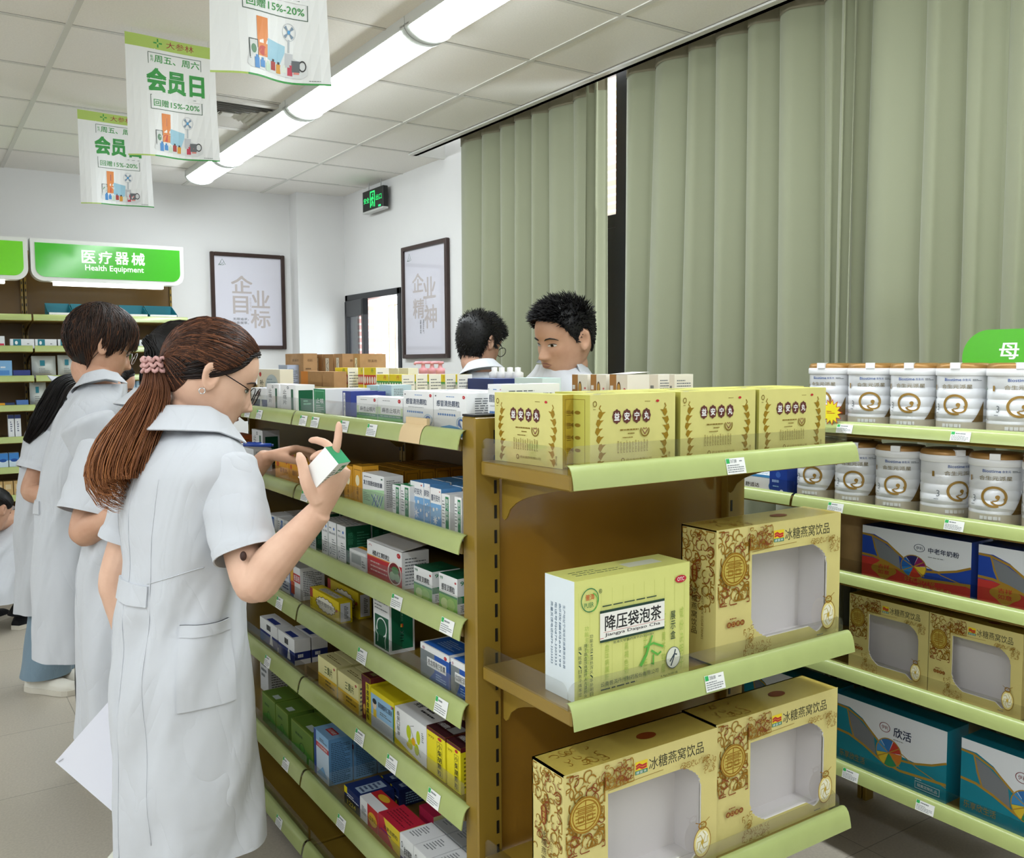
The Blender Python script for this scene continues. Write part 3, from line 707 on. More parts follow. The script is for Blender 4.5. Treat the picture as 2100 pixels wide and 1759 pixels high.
# wall shelves on the right (below the curtains)
XR = 2.2; YR = 1.795
RL = [(1.276, 1.243), (1.051, 1.016), (0.849, 0.817), (0.578, 0.541), (0.292, 0.254)]
RZ = [a-0.018 for a, b in RL]
def rx(u, v): return YR-float(hit(u, v, 0, XR)[1])
t3 = [(0, rx(1720, 880), None), (0, rx(1953, 890), None), (1, rx(1702, 1035), None), (1, rx(1940, 1075), None), (4, rx(1732, 1580), None), (4, rx(1882, 1640), None)]
shelf_unit('near wall shelving bay holding the milk tins and gift boxes', (XR, YR-0.002, 0), -PI/2, 1.0, 0.40, RL, 1.30, t3, 'wall shelving below the curtains', back=False, base=False)
RL2 = [RL[0]]+RL[1:]
shelf_unit('farther wall shelving bay under the curtains, half hidden by the end shelves', (XR, 2.55, 0), -PI/2, 2.55-YR-0.002, 0.40, RL[1:], 1.10, (), 'wall shelving below the curtains', back=False, base=False)

# back wall shelves under the lit category headers
BY = 6.38
BLV = [(1.762, 1.723), (1.568, 1.530), (1.383, 1.346), (1.202, 1.164), (1.006, 0.968), (0.82, 0.78), (0.645, 0.607), (0.30, 0.26)]
BZ = [a-0.018 for a, b in BLV]
for x0, w, lab in ((0.655, 0.935, 'back wall shelving bay under the Health Equipment header'), (-0.285, 0.935, 'back wall shelving bay at the left edge under the cut green header')):
    r = shelf_unit(lab, (x0, BY, 0), 0, w, 0.46, BLV, 2.2, [(2, w*0.72, None)] if x0 < 0 else [], 'wall shelving at the back', guards=False)
    for k in range(3):                                                 # end panel slots seen beside the header
        pass
def header(x0, x1, z0, z1, y, zh, en, hexc, label):
    root = tag(empty('header_lightbox', ((x0+x1)/2, y, z0)), label, 'sign', 'lit category headers'); w = x1-x0; h = z1-z0; r = 0.07
    def outl(w, h, r, z=0.0):
        a = np.linspace(PI, 1.5*PI, 8); b = np.linspace(1.5*PI, 2*PI, 8)
        return [(-w/2, h+z)]+[(-w/2+r+r*math.cos(t), r+r*math.sin(t)+z) for t in a]+[(w/2-r+r*math.cos(t), r+r*math.sin(t)+z) for t in b]+[(w/2, h+z)]
    mb = MB(); mb.prism(outl(w, h, r), 0, 0.10, M('#e9ebe6', 0.4)); mb.build('case', root)
    mb = MB(); o = outl(w-0.05, h-0.05, 0.055, 0.025); mb.prism(o, -0.003, 0.001, M_emit('header_green', hexc, 0.10)); f = Face(mb, (-w/2, -0.003, 0), (w, 0, 0), (0, 0, h)); WT = M_emit('header_white', '#f4fbf0', 0.35)
    for m_ in mb.mats: 
        b = m_.node_tree.nodes['Principled BSDF']; b.inputs['Roughness'].default_value = 0.12; b.inputs['Specular IOR Level'].default_value = 0.6
    if zh:
        for i, ch in enumerate(zh): f.text(ch, 0.315+0.108*i, 0.47, 0.405+0.108*i, 0.78, WT, 0.02)
        f.text(en, 0.335, 0.25, 0.72, 0.43, WT, 0.012)
    mb.build('face', root)
    mb = MB(); mb.box((-w*0.36, 0.03, -0.022), (w*0.36, 0.09, -0.001), M_emit('shelf_tube', '#fbfff4', 2.0)); mb.build('tube_light', root)
    return root
header(0.655, 1.567, 1.968, 2.226, 6.35, '医疗器械', 'Health Equipment', '#46b02e', 'green lit header reading Health Equipment above the back shelves')
header(-0.27, 0.640, 1.968, 2.226, 6.35, '', '', '#6ecb25', 'yellow green lit header cut off by the left edge of the photo')

# green oval aisle sign clipped above the milk tins
root = tag(empty('aisle_sign', (2.50, 1.25, 1.375), -PI/2), 'rounded green sign with white characters standing above the milk tins', 'sign')
mb = MB(); w, h = 0.42, 0.155; n = 24
sta = [(-w/2+0.0775+0.0775*math.cos(a), 0.0775+0.0775*math.sin(a)) for a in np.linspace(PI/2, 1.5*PI, n)]+[(w/2-0.0775+0.0775*math.cos(a), 0.0775+0.0775*math.sin(a)) for a in np.linspace(-PI/2, PI/2, n)]
mb.prism(sta, 0, 0.008, M('#56b52f', 0.18, 0, 0.6)); f = Face(mb, (-w/2, 0, 0), (w, 0, 0), (0, 0, h)); WT = M('#f1f8ee', 0.4)
f.text('母', 0.25, 0.47, 0.38, 0.76, WT, 0.02); f.text('婴', 0.44, 0.47, 0.57, 0.76, WT, 0.02); f.text('Mother', 0.28, 0.23, 0.48, 0.37, WT, 0.01); mb.build('panel', root)
mb = MB(); mb.tube([(0, 0.012, 0.02), (0, 0.012, 1.262-1.375)], 0.008, M('#c8cac8', 0.3), 8); mb.box((-0.025, -0.01, 1.262-1.375), (0.025, 0.03, 1.266-1.375), M('#c8cac8', 0.3)); mb.build('stand', root)
# ------------------------------------------------------------------ products on the gondola's aisle side
CW = M('#f3f4f4', 0.42); CW2 = M('#e6e9ec', 0.42); TK = M('#26282b', 0.5); TG = M('#6e7478', 0.6); GRN = M('#14824f', 0.4); DGR = M('#0f5b3c', 0.4)
BLU = M('#2f78c4', 0.4); LBL = M('#9cc6e6', 0.4); NAV = M('#1d2f68', 0.4); YEL = M('#f0dc1e', 0.38); RED = M('#c2282f', 0.4); ORA = M('#e8a21c', 0.4); MAR = M('#5c1a26', 0.4)
KRA = M('#b9936a', 0.75, 0, 0.2, 0.12, 40.0); PUR = M('#4d3d8f', 0.4); LYE = M('#f3ecab', 0.42); PNK = M('#d9274f', 0.4); LGR = M('#63b94b', 0.4)
def side_text(fc, seed=1, m=None):
    if 'R' in fc: fc['R'].lines(0.12, 0.12, 0.88, 0.9, 14, m or TG, 0.4, seed)
def otc(f, u=0.9, v=0.9, s=0.05): f.ell(u, v, s, s*0.62*f.w/f.h, RED); f.lines(u-s*0.6, v-0.01, u+s*0.6, v+0.012, 1, CW)
def d_maxing(fc):
    f = fc['F']; f.lines(0.2, 0.87, 0.75, 0.9, 1, TK); otc(f, 0.87, 0.89, 0.055); f.rect(0, 0.40, 1, 0.66, M('#cfe3b2', .4)); f.rect(0.12, 0.42, 0.92, 0.66, CW); f.text('麻杏止咳片', 0.17, 0.47, 0.9, 0.64, TK, 0.012)
    f.rect(0, 0, 1, 0.40, LGR); f.rect(0, 0.3, 1, 0.40, GRN); f.text('MA XING ZHI KE PIAN', 0.1, 0.33, 0.9, 0.37, CW, 0); f.ell(0.5, 0.12, 0.42, 0.1, M('#8fd06b', .4)); side_text(fc)
def d_ganmao(fc):
    f = fc['F']; f.lines(0.05, 0.88, 0.12, 0.94, 1, TK); f.lines(0.4, 0.89, 0.85, 0.92, 1, BLU); otc(f, 0.92, 0.905, 0.04); f.text('感冒清热颗粒', 0.1, 0.66, 0.8, 0.81, M('#3a4a66', .5), 0.014)
    f.text('GAN MAO QING RE KE LI', 0.18, 0.575, 0.7, 0.605, TG, 0)
    for k in range(8): f.ell(0.16+0.07*k, 0.47, 0.025, 0.028, BLU)
    f.poly([(0, 0), (1, 0), (1, .05), (.75, .2), (.5, .23), (.25, .17), (0, .06)], M('#3f9ad4', .4)); f.poly([(0, .0), (.4, 0), (.3, .09), (0, .1)], M('#a9d3ee', .4))
    f.ring(0.84, 0.3, 0.14, 0.14, 0.12, LBL); f.ring(0.84, 0.3, 0.09, 0.1, 0.45, M('#1d62b4', .4), 0.6, 4.0); f.poly([(.74, .25), (.86, .18), (.8, .34)], M('#1d62b4', .4)); side_text(fc); fc['T'].lines(.2, .3, .8, .6, 3, TG)
def d_green(fc):
    f = fc['F']; f.frame(0.1, 0.06, 0.9, 0.94, 0.0018, M('#7fc79f', .4)); f.text('止咳', 0.2, 0.5, 0.85, 0.68, CW, 0.01); f.lines(0.2, 0.15, 0.85, 0.45, 5, CW, .3)
    fc['R'].vtext('通宣片', 0.38, 0.35, 0.62, 0.8, TG, 0)
def d_blueside(fc):
    f = fc['F']; f.rect(0.1, 0.05, 0.35, 0.95, CW); f.vtext('消炎片', 0.13, 0.3, 0.33, 0.9, NAV, 0); r = fc['R']; r.rect(0.35, 0.08, 0.95, 0.8, CW); r.lines(0.4, 0.12, 0.9, 0.75, 9, NAV, .4)
def d_ylw(fc):
    f = fc['F']; f.frame(0.12, 0.06, 0.88, 0.9, 0.0014, M('#8a5a12', .5)); f.ell(0.5, 0.62, 0.22, 0.14, M('#f4e9c2', .5)); f.vtext('止咳丸', 0.4, 0.1, 0.6, 0.5, M('#6a3a10', .5), 0); fc['R'].frame(0.12, 0.06, 0.88, 0.9, 0.0012, M('#8a5a12', .5)); fc['R'].ell(0.5, 0.55, 0.25, 0.12, M('#f0e4bd', .5))
def d_orange(fc):
    f = fc['F']; f.ell(0.2, 0.75, 0.1, 0.12, M('#c5541d', .5)); f.text('藿香丸', 0.35, 0.4, 0.9, 0.62, M('#5c2c10', .5), 0.01); otc(f, .85, .88); fc['R'].lines(0.15, 0.15, 0.85, 0.85, 8, M('#8a5a12', .5))
def d_anwan(fc):
    f = fc['F']; f.lines(0.08, 0.88, 0.7, 0.92, 1, TK); f.ell(0.9, 0.91, .04, .025, M('#2d6b4b', .5)); f.text('复方氨酚烷胺胶囊', 0.05, 0.66, 0.92, 0.80, M('#27324a', .5), 0.012)
    f.poly([(0, 0), (1, 0), (1, .62), (0, .5)], M('#b9e3b0', .4)); f.lines(0.05, 0.2, 0.35, 0.45, 5, TG, .35)
    for k, c in enumerate(('#2b50b8', '#7a4fc0', '#2b50b8', '#2b50b8')): f.line([(0.45+.12*k, 0.1), (0.62+.11*k, 0.45)], 0.0026, M(c, .4))
    f.line([(0.42, .42), (0.7, .1)], 0.003, M('#2b50b8', .4)); f.line([(0.55, .45), (0.85, .1)], 0.003, M('#e8eef8', .4)); side_text(fc)
def d_narrowg(fc):
    f = fc['F']; f.rect(0.45, 0.06, 0.85, 0.94, GRN); f.vtext('腹可安片', 0.5, 0.3, 0.8, 0.9, CW, 0.01); f.lines(0.08, 0.2, 0.38, 0.85, 8, TG, .35); fc['T'].lines(0.1, 0.3, 0.9, 0.7, 2, CW)
def d_fuke(fc):
    f = fc['F']; f.rect(0, 0, 1, 0.62, M('#7fb3e2', .4)); f.rect(0, 0.0, 1, 0.3, M('#5d9bd6', .4)); f.text('腹可安片', 0.08, 0.68, 0.9, 0.84, M('#3c4a66', .5), 0.01); otc(f, .86, .93, .05)
    for cx, cy, s in ((.45, .22, .2), (.3, .47, .09), (.62, .5, .07), (.8, .3, .06)):
        for k in range(4):
            a = k*PI/4; dx, dy = s*math.cos(a), s*math.sin(a)*f.w/f.h; f.line([(cx-dx, cy-dy), (cx+dx, cy+dy)], 0.0022, CW)
    r = fc['R']; r.rect(0, 0.9, 1, 1, M('#5d9bd6', .4)); r.lines(0.1, 0.1, 0.9, 0.82, 9, TG, .4)
def d_white_green_side(fc):
    f = fc['F']; f.lines(.12, .8, .6, .86, 1, TG); f.ell(0.7, 0.82, .08, .04, M('#3e78c8', .5)); f.text('感冒止咳颗粒', 0.1, 0.66, 0.9, 0.72, TG, 0); f.ring(0.25, 0.2, .12, .1, .3, TG); f.lines(.45, .1, .9, .55, 7, TG, .35)
    fc['R'].lines(0.45, 0.1, 0.95, 0.85, 10, M('#4fa07c', .5), .4); fc['R'].vtext('感冒止咳', .08, .15, .28, .85, M('#3f946c', .5), 0); fc['T'].lines(.2, .2, .8, .8, 4, M('#9aa0a2', .5))
def d_juhong(fc):
    f = fc['F']; f.rect(0, 0, 1, .60, M('#c22833', .4)); f.rect(0, .585, .7, .615, M('#e8a04a', .4)); f.text('橘红颗粒', 0.16, 0.63, 0.66, 0.78, TK, 0.014); f.ring(.1, .88, .045, .045, .3, RED, 0, PI); otc(f, .92, .88, .05)
    f.lines(.1, .15, .6, .5, 3, M('#f1c9c4', .5), .35); f.ell(.8, .36, .19, .32, M('#f4e9e0', .4)); f.ell(.8, .36, .165, .285, M('#7c1a24', .4)); f.ell(.74, .27, .08, .12, M('#a8c5a0', .4)); f.ell(.87, .27, .08, .12, M('#9dbb97', .4)); f.ell(.82, .45, .1, .1, M('#4d8a4c', .4))
    r = fc['R']; r.lines(.12, .08, .9, .85, 9, TG, .35); fc['T'].text('橘红颗粒', .3, .3, .7, .5, TK, .01)
def d_999(fc):
    f = fc['F']; f.text('999', 0.05, 0.84, 0.22, 0.93, GRN, 0.01); otc(f, .9, .86, .05); f.text('感冒灵颗粒', 0.14, 0.55, 0.86, 0.74, TK, 0.012); f.rect(0, .42, 1, .48, GRN); f.rect(0, 0, 1, .42, M('#7dc242', .4)); f.ell(.3, .18, .2, .16, M('#cfe88e', .4)); f.ell(.65, .2, .22, .17, M('#a8d85e', .4))
    r = fc['R']; r.text('999', .1, .8, .5, .92, GRN, .01); r.rect(0, .3, 1, .5, GRN); r.lines(.1, .05, .9, .26, 4, TG); fc['T'].text('999', .3, .35, .7, .65, M('#3b8a63', .4), .01)
def d_kidbox(fc):
    f = fc['F']; f.rect(0, 0, .35, 1, M('#2f4fa3', .4)); f.rect(.05, .45, .35, .92, M('#e8b23a', .4)); f.rect(.1, .1, .45, .5, M('#c7512e', .4)); f.rect(.35, .52, 1, .78, RED); f.text('板蓝根', .4, .56, .95, .74, CW, .01); side_text(fc)
def d_fuzi(fc):
    f = fc['F']; f.rect(0, .55, .1, 1, M('#9c2b22', .4)); f.vtext('附子丸', .015, .05, .085, .5, M('#7a4a12', .5), 0)
    a = np.linspace(0, 2*PI, 60)
    f.poly([(.55+(.34+.02*math.cos(14*t))*math.cos(t), .5+(.34+.03*math.cos(14*t))*math.sin(t)) for t in a], M('#5a3b14', .5)); f.poly([(.55+(.32+.02*math.cos(14*t))*math.cos(t), .5+(.31+.03*math.cos(14*t))*math.sin(t)) for t in a], M('#f6f2e2', .5))
    f.text('附子理中丸', .30, .42, .80, .62, TK, .006); otc(f, .93, .55, .03); r = fc['R']; r.rect(.12, .08, .85, .92, CW2); r.lines(.4, .2, .7, .8, 9, TK, .5); fc['T'].rect(.2, .25, .8, .8, M('#d9d6c5', .5)); fc['T'].lines(.22, .3, .78, .75, 4, TK, .4)
def d_xph(fc):
    f = fc['F']; f.lines(.1, .93, .3, .97, 1, TK); f.text('蒲地蓝口服液', .08, .82, .92, .90, TK, .012); f.ell(.85, .95, .06, .02, M('#5a6a66', .5)); f.lines(.1, .68, .9, .8, 2, TG, .3)
    f.rect(.1, .04, .95, .60, DGR); f.ring(.52, .4, .32, .17, .14, CW, -1.2, 3.6); f.line([(.22, .42), (.16, .3), (.28, .24), (.25, .12)], .003, CW); f.line([(.80, .32), (.72, .2), (.75, .06)], .003, CW)
    r = fc['R']; r.rect(.08, .06, .93, .94, DGR); r.rect(.5, .06, .93, .80, M('#177350', .4)); r.vtext_rot('XPH', .42, .2, .56, .38, CW, .008); r.vtext_rot('江苏济川', .44, .55, .54, .85, M('#8fc7a9', .5), 0)
    for k, c in enumerate(('#e0463c', '#f0a63a', '#f2d44a', '#d8572f')): r.ell(.49+.035*math.cos(k*PI/2+.7), .47+.02*math.sin(k*PI/2+.7), .03, .018, M(c, .4))
def d_guilong(fc):
    f = fc['F']; f.rect(0, 0, .5, .82, M('#7f8689', .4)); f.poly([(.5, .0), (1, 0), (1, .82), (.5, .82)], M('#2558b0', .4)); f.poly([(.3, 0), (.6, 0), (.6, .45)], M('#2558b0', .4)); f.rect(.24, .38, .9, .66, CW); f.text('桂龙咳喘宁胶囊', .27, .43, .87, .62, TK, .012); f.ell(.12, .88, .05, .05, M('#c7a8b0', .5)); otc(f, .88, .88, .05)
    f.lines(.55, .08, .9, .3, 3, M('#9fc0ea', .5)); r = fc['R']; r.rect(0, 0, 1, .85, M('#2558b0', .4)); t = fc['T']; t.rect(.05, .05, .95, .95, M('#2c6fd0', .4)); t.lines(.25, .3, .8, .8, 5, M('#b9d2f2', .5), .4)
def d_sanhuang(fc):
    f = fc['F']; f.rect(0, 0, 1, .45, M('#ecc13a', .4)); f.text('三黄片', .36, .55, .78, .82, M('#40561f', .5), .012); f.lines(.4, .15, .9, .38, 2, M('#7a6420', .5)); otc(f, .88, .88, .04); fc['R'].lines(.1, .1, .9, .9, 6, TG); fc['T'].lines(.15, .35, .9, .65, 2, M('#8a7a3a', .5))
def d_ejiao(fc):
    f = fc['F']; f.rect(0, 0, .45, .88, M('#6e1f2c', .4)); f.ell(.25, .25, .14, .12, M('#e6b34a', .4)); f.vtext('东胶阿胶颗粒', .55, .08, .85, .86, TK, .012); f.rect(0, .88, 1, 1, MAR)
    r = fc['R']; r.rect(0, .88, 1, 1, MAR); r.frame(.1, .08, .9, .82, .001, TK); r.lines(.2, .3, .6, .5, 3, TK, .3); fc['T'].rect(0, 0, 1, 1, MAR); fc['T'].rect(.3, .2, .75, .8, M('#8a8350', .5)); fc['T'].text('阿胶', .38, .35, .68, .65, TK, .01)
def d_calcium(fc):
    f = fc['F']; f.rect(0, 0, 1, .88, M('#9cc8ea', .4)); f.rect(0, 0, 1, .35, M('#d3d8dc', .4)); f.ell(.16, .62, .09, .12, M('#f0d6b6', .5)); f.ell(.16, .70, .09, .07, TK); f.rect(.1, .3, .24, .5, M('#e6c531', .4)); f.text('葡萄糖酸钙口服液', .32, .62, .92, .76, M('#24334e', .5), .012); f.lines(.4, .45, .9, .55, 2, TG); otc(f, .92, .84, .04); f.rect(.96, 0, 1, .88, GRN)
    t = fc['T']; t.text('三精', .3, .4, .6, .6, M('#8a7a10', .5), 0)
def d_butterfly(fc):
    f = fc['F']; f.vtext('桑菊口服液', .06, .3, .16, .92, TK, .006)
    for (cx, cy, rx, ry) in ((.45, .58, .12, .17), (.75, .6, .1, .17), (.5, .3, .12, .14), (.7, .28, .12, .14)): f.ell(cx, cy, rx*.6, ry, M('#c9d71d', .4))
    f.ell(.6, .42, .06, .1, M('#f0b21c', .4)); f.ell(.45, .25, .07, .07, M('#e6d21c', .4)); f.line([(.6, .5), (.5, .75), (.62, .82)], .0012, TK); f.line([(.7, .4), (.82, .15)], .0012, M('#567a2a', .5)); f.poly([(0, 0), (.9, 0), (.3, .12), (0, .2)], YEL); f.lines(.86, .55, .92, .8, 5, TG)
    t = fc['T']; t.text('桑菊', .1, .4, .3, .7, TK, .01); t.lines(.4, .3, .8, .6, 2, TK, .4); fc['R'].poly([(0, 0), (1, 0), (0, .25)], YEL)
def d_chaihu(fc):
    f = fc['F']; f.text('999', .08, .78, .4, .84, M('#a88a12', .5), .008); f.rect(.0, .93, 1, 1, MAR); f.frame(.56, .04, .84, .8, .0008, TK); f.vtext('小柴胡颗粒', .60, .06, .80, .78, TK, .01); f.ell(.72, .88, .1, .035, RED); r = fc['R']; r.rect(0, .9, 1, 1, MAR); r.lines(.1, .1, .9, .8, 8, M('#8a7a10', .5))
    t = fc['T']; t.rect(0, 0, 1, 1, M('#3c1820', .4)); t.text('小柴胡颗粒', .05, .3, .5, .5, CW, .012); t.rect(.55, .3, .95, .75, M('#9a9a98', .5))
def d_greenbox(fc):
    f = fc['F']; f.frame(.03, .03, .97, .97, .0012, M('#9aa13c', .5)); f.poly([(.0, 0), (1, 0), (1, .3), (.5, .45), (0, .25)], M('#3e7a26', .4)); f.lines(.2, .6, .8, .75, 1, M('#2c4d1c', .5)); f.ring(.5, .35, .12, .16, .2, M('#254a17', .5)); t = fc['T']; t.frame(.03, .03, .97, .97, .001, M('#9aa13c', .5)); t.rect(.5, .15, .8, .4, M('#b9c6bd', .5))
def d_bluetall(fc):
    f = fc['F']; f.rect(0, 0, 1, .8, M('#c9dcee', .4)); f.rect(0, 0, .16, 1, M('#24458c', .4)); f.rect(.16, .66, 1, .76, M('#bf2f3a', .4)); f.text('川贝枇杷糖浆', .25, .68, .92, .74, CW, .01); f.poly([(.16, .05), (.9, .1), (.6, .3)], M('#7fb2dc', .4)); f.lines(.4, .82, .9, .9, 2, TG)
    r = fc['R']; r.rect(0, .3, 1, 1, M('#6fa8dc', .4)); r.lines(.1, .04, .9, .92, 22, M('#3a5a80', .5), .4); t = fc['T']; t.rect(.3, .3, .8, .6, RED); t.text('川贝枇杷', .34, .36, .76, .54, CW, .01)
def d_navy(fc):
    f = fc['F']; f.rect(0, .62, .2, 1, YEL); f.rect(0, 0, 1, .45, TK); f.text('1224', .2, .1, .75, .35, YEL, .012); f.lines(.2, .5, .95, .75, 2, CW); fc['R'].lines(.2, .1, .8, .8, 5, LBL); t = fc['T']; t.rect(.35, .15, .75, .9, M('#a8bcd0', .5)); t.lines(.4, .2, .7, .85, 5, NAV, .5)
def d_zhenzhu(fc):
    f = fc['F']; f.rect(.42, 0, 1, 1, RED); f.ell(.7, .45, .24, .3, M('#e2b431', .4)); f.text('珍珠丸', .52, .36, .9, .56, TK, .01); f.lines(.1, .3, .35, .7, 6, TG); t = fc['T']; t.rect(0, 0, 1, .5, CW); t.rect(0, .5, 1, 1, RED); t.ell(.45, .75, .25, .18, M('#e2b431', .4)); fc['R'].rect(0, 0, 1, 1, RED)
def d_redyel(fc):
    f = fc['F']; f.poly([(.25, 1), (1, 1), (1, 0), (.7, .05), (.45, .4)], M('#e8cf3a', .4)); f.text('双黄连颗粒', .25, .55, .92, .72, TK, .012); f.rect(.1, .42, .6, .46, PUR); t = fc['T']; t.lines(.1, .2, .9, .8, 5, M('#7a1526', .5), .4); fc['R'].rect(0, 0, 1, 1, M('#e8d78a', .4))
def d_fuyang(fc):
    f = fc['F']; f.text('肤痒颗粒', .3, .3, .9, .6, TK, .012); f.ring(.16, .62, .06, .12, .3, TK); f.rect(0, 0, .5, .12, PUR); f.lines(.3, .15, .9, .25, 1, PUR); t = fc['T']; t.lines(.15, .2, .6, .8, 7, TG, .4); fc['R'].lines(.1, .1, .9, .9, 6, TG)
def d_bluelogo(fc):
    f = fc['F']; f.ell(.55, .35, .22, .3, BLU); f.rect(.5, .2, .75, .9, M('#2b6fc4', .4)); f.lines(.08, .3, .3, .85, 4, TG); side_text(fc)
def d_whitenav(fc):
    f = fc['F']; f.rect(0, 0, 1, .5, M('#24357c', .4)); f.poly([(.55, .1), (.75, .1), (.65, .7)], CW); f.lines(.4, .6, .8, .88, 1, TK, .8); r = fc['R']; r.rect(0, .2, 1, .5, M('#24357c', .4)); r.lines(.2, .27, .8, .43, 1, CW, .8); t = fc['T']; t.rect(.3, .1, .8, .5, M('#2b3f8f', .4))
def d_greenpanel(fc):
    f = fc['F']; f.vtext('止痛片', .15, .3, .4, .85, TK, 0); f.rect(.7, .1, .85, .85, DGR); f.ring(.5, .9, .06, .05, .4, TG); r = fc['R']; r.rect(.15, .05, .9, .82, DGR); r.lines(.4, .3, .8, .5, 2, M('#7fb89c', .5))
def d_plain(fc):
    f = fc['F']; f.lines(.15, .3, .8, .8, 4, TG); side_text(fc, 3)
def d_kraft(fc):
    f = fc['F']; f.text('慈溪坊', .4, .82, .75, .88, M('#5c4127', .6), .006); f.lines(.2, .12, .72, .72, 14, M('#6d5236', .6), .35); r = fc['R']; r.text('慈溪坊', .3, .82, .65, .88, M('#5c4127', .6), .006); r.lines(.15, .55, .85, .7, 2, M('#6d5236', .6), .4)
def d_kraftstrip(fc):
    f = fc['F']; f.rect(.25, .05, .6, .92, M('#e5e0d2', .6)); f.line([(.42+.09*math.sin(i*1.9), .88-.055*i) for i in range(15)], .003, TK); f.frame(.25, .05, .6, .92, .0008, TK); r = fc['R']; r.text('慈溪坊', .3, .82, .65, .88, M('#5c4127', .6), .006); r.lines(.2, .2, .8, .7, 9, M('#6d5236', .6), .3)
def d_kraftlow(fc):
    f = fc['F']; f.rect(0, 0, .35, 1, M('#d88a3a', .6)); f.ell(.2, .2, .12, .2, M('#4a2c14', .6)); f.rect(.4, .05, .6, .35, M('#e5e0d2', .6)); f.lines(.42, .1, .58, .3, 3, TK)
def mk_yel(c2, c3):
    def d(fc):
        f = fc['F']; f.rect(0, .52, 1, .8, M(c2, .4)); f.rect(0, .05, 1, .32, M(c2, .4))
        for k in range(5): f.ell(.1+.2*k, .66, .075, .1, M('#f5efe6', .4)); f.ell(.1+.2*k, .18, .075, .1, M('#f5efe6', .4))
        f.rect(.78, .05, .95, .42, TK); f.text('丹', .6, .85, .8, .97, M(c3, .4), 0); r = fc['R']; r.rect(0, 0, 1, 1, M('#efeee6', .4)); r.lines(.12, .4, .85, .9, 6, TG, .35)
    return d
d_yr = mk_yel('#cf3f2c', '#2d8a4a'); d_yg = mk_yel('#3fa24a', '#cf3f2c')
def d_bupi(fc):
    f = fc['F']; f.ell(.15, .85, .05, .07, RED); f.vtext('补脾', .12, .3, .3, .7, TK, .01); f.ell(.65, .5, .28, .35, M('#b9c9d2', .5)); f.lines(.45, .3, .85, .75, 5, M('#7f98ab', .5), .4)
def d_whitebrown(fc):
    f = fc['F']; f.rect(0, 0, .38, 1, M('#a8763a', .4)); f.lines(.04, .6, .34, .8, 1, CW); f.ell(.52, .68, .11, .16, M('#5d3a1a', .4)); f.ell(.52, .68, .08, .12, M('#c79a4a', .4)); otc(f, .84, .68, .06); f.text('神', .72, .1, .86, .4, TK, .01); r = fc['R']; r.lines(.15, .25, .7, .35, 1, M('#c77f7a', .5))

SX = XG + 0.030
def shelf_box(name, u0, u1, v, lv, design, base, depth, label, x=SX, zs=None, sides=None, rows=0, gap=0.004, rowlabel=None, group=None, h=None, flap=0.0, rz=0.0, maxw=None):
    """front on the plane x, between pixel columns u0 (far) and u1 (near), top at pixel row v at its far edge"""
    z0 = ZS[lv] if zs is None else zs; y0 = float(hit(u0, v, 0, x)[1]); y1 = float(hit(u1, v, 0, x)[1]); w = y0-y1
    if h is None: h = float(hit(u0, v, 0, x)[2])-z0
    nm = name
    if rz: w *= 0.97
    o = carton(nm, w-0.0015, depth, h, base, design, sides, flap)
    put(o, x+depth/2, (y0+y1)/2, z0+0.0005, -PI/2+rz); tag(o, label, 'medicine box', group)
    for k in range(rows):
        c = clone(o, rowlabel or (label+', copy behind'), group); put(c, x+depth/2+(depth+gap)*(k+1), (y0+y1)/2, z0+0.0005, -PI/2)
    return o
B = shelf_box
nth = ['second', 'third', 'fourth', 'fifth', 'sixth']
# top shelf, near bay
B('medicine_box', 643, 667, 797, 0, d_green, GRN, 0.13, 'dark green medicine box with white side at the far end of the near top shelf', sides={'R': CW2, 'T': CW})
B('medicine_box', 702, 719, 802, 0, d_blueside, M('#2a3d8c', .4), 0.075, 'royal blue medicine box on the near top shelf, beside the green box', group='royal blue boxes on the top shelf')
B('medicine_box', 722, 738, 803, 0, d_blueside, M('#2a3d8c', .4), 0.075, 'royal blue medicine box on the near top shelf, right behind the cough tablets', x=SX+0.07, group='royal blue boxes on the top shelf')
B('medicine_box', 731, 774, 812, 0, d_maxing, CW, 0.055, 'white and green cough tablet box on the top shelf, left of its twin', group='cough tablet boxes')
B('medicine_box', 774.5, 826, 814, 0, d_maxing, CW, 0.055, 'white and green cough tablet box on the top shelf, next to the white granule boxes', group='cough tablet boxes')
B('medicine_box', 752, 775, 796, 0, d_plain, M('#bfd9e2', .4), 0.06, 'pale blue medicine box behind the cough tablets, left one', x=SX+0.16, h=0.085, group='pale blue boxes')
B('medicine_box', 778, 803, 797, 0, d_plain, M('#bfd9e2', .4), 0.06, 'pale blue medicine box behind the cough tablets, right one', x=SX+0.16, h=0.087, group='pale blue boxes')
B('medicine_box', 826.5, 888, 801, 0, d_ganmao, CW, 0.16, 'white cold granule box with blue arrow, farthest of the three in the row', group='white cold granule boxes')
B('medicine_box', 888.5, 957, 804, 0, d_ganmao, CW, 0.16, 'white cold granule box with blue arrow, middle of the three in the row', group='white cold granule boxes')
o = carton('medicine_box', 0.05, 0.14, 0.104, CW, d_ganmao); put(o, 0.957+.07, 1.51, ZS[0]+.0005, -PI/2)
tag(o, 'white cold granule box with blue arrow, nearest, beside the brown end post', 'medicine box', 'white cold granule boxes')
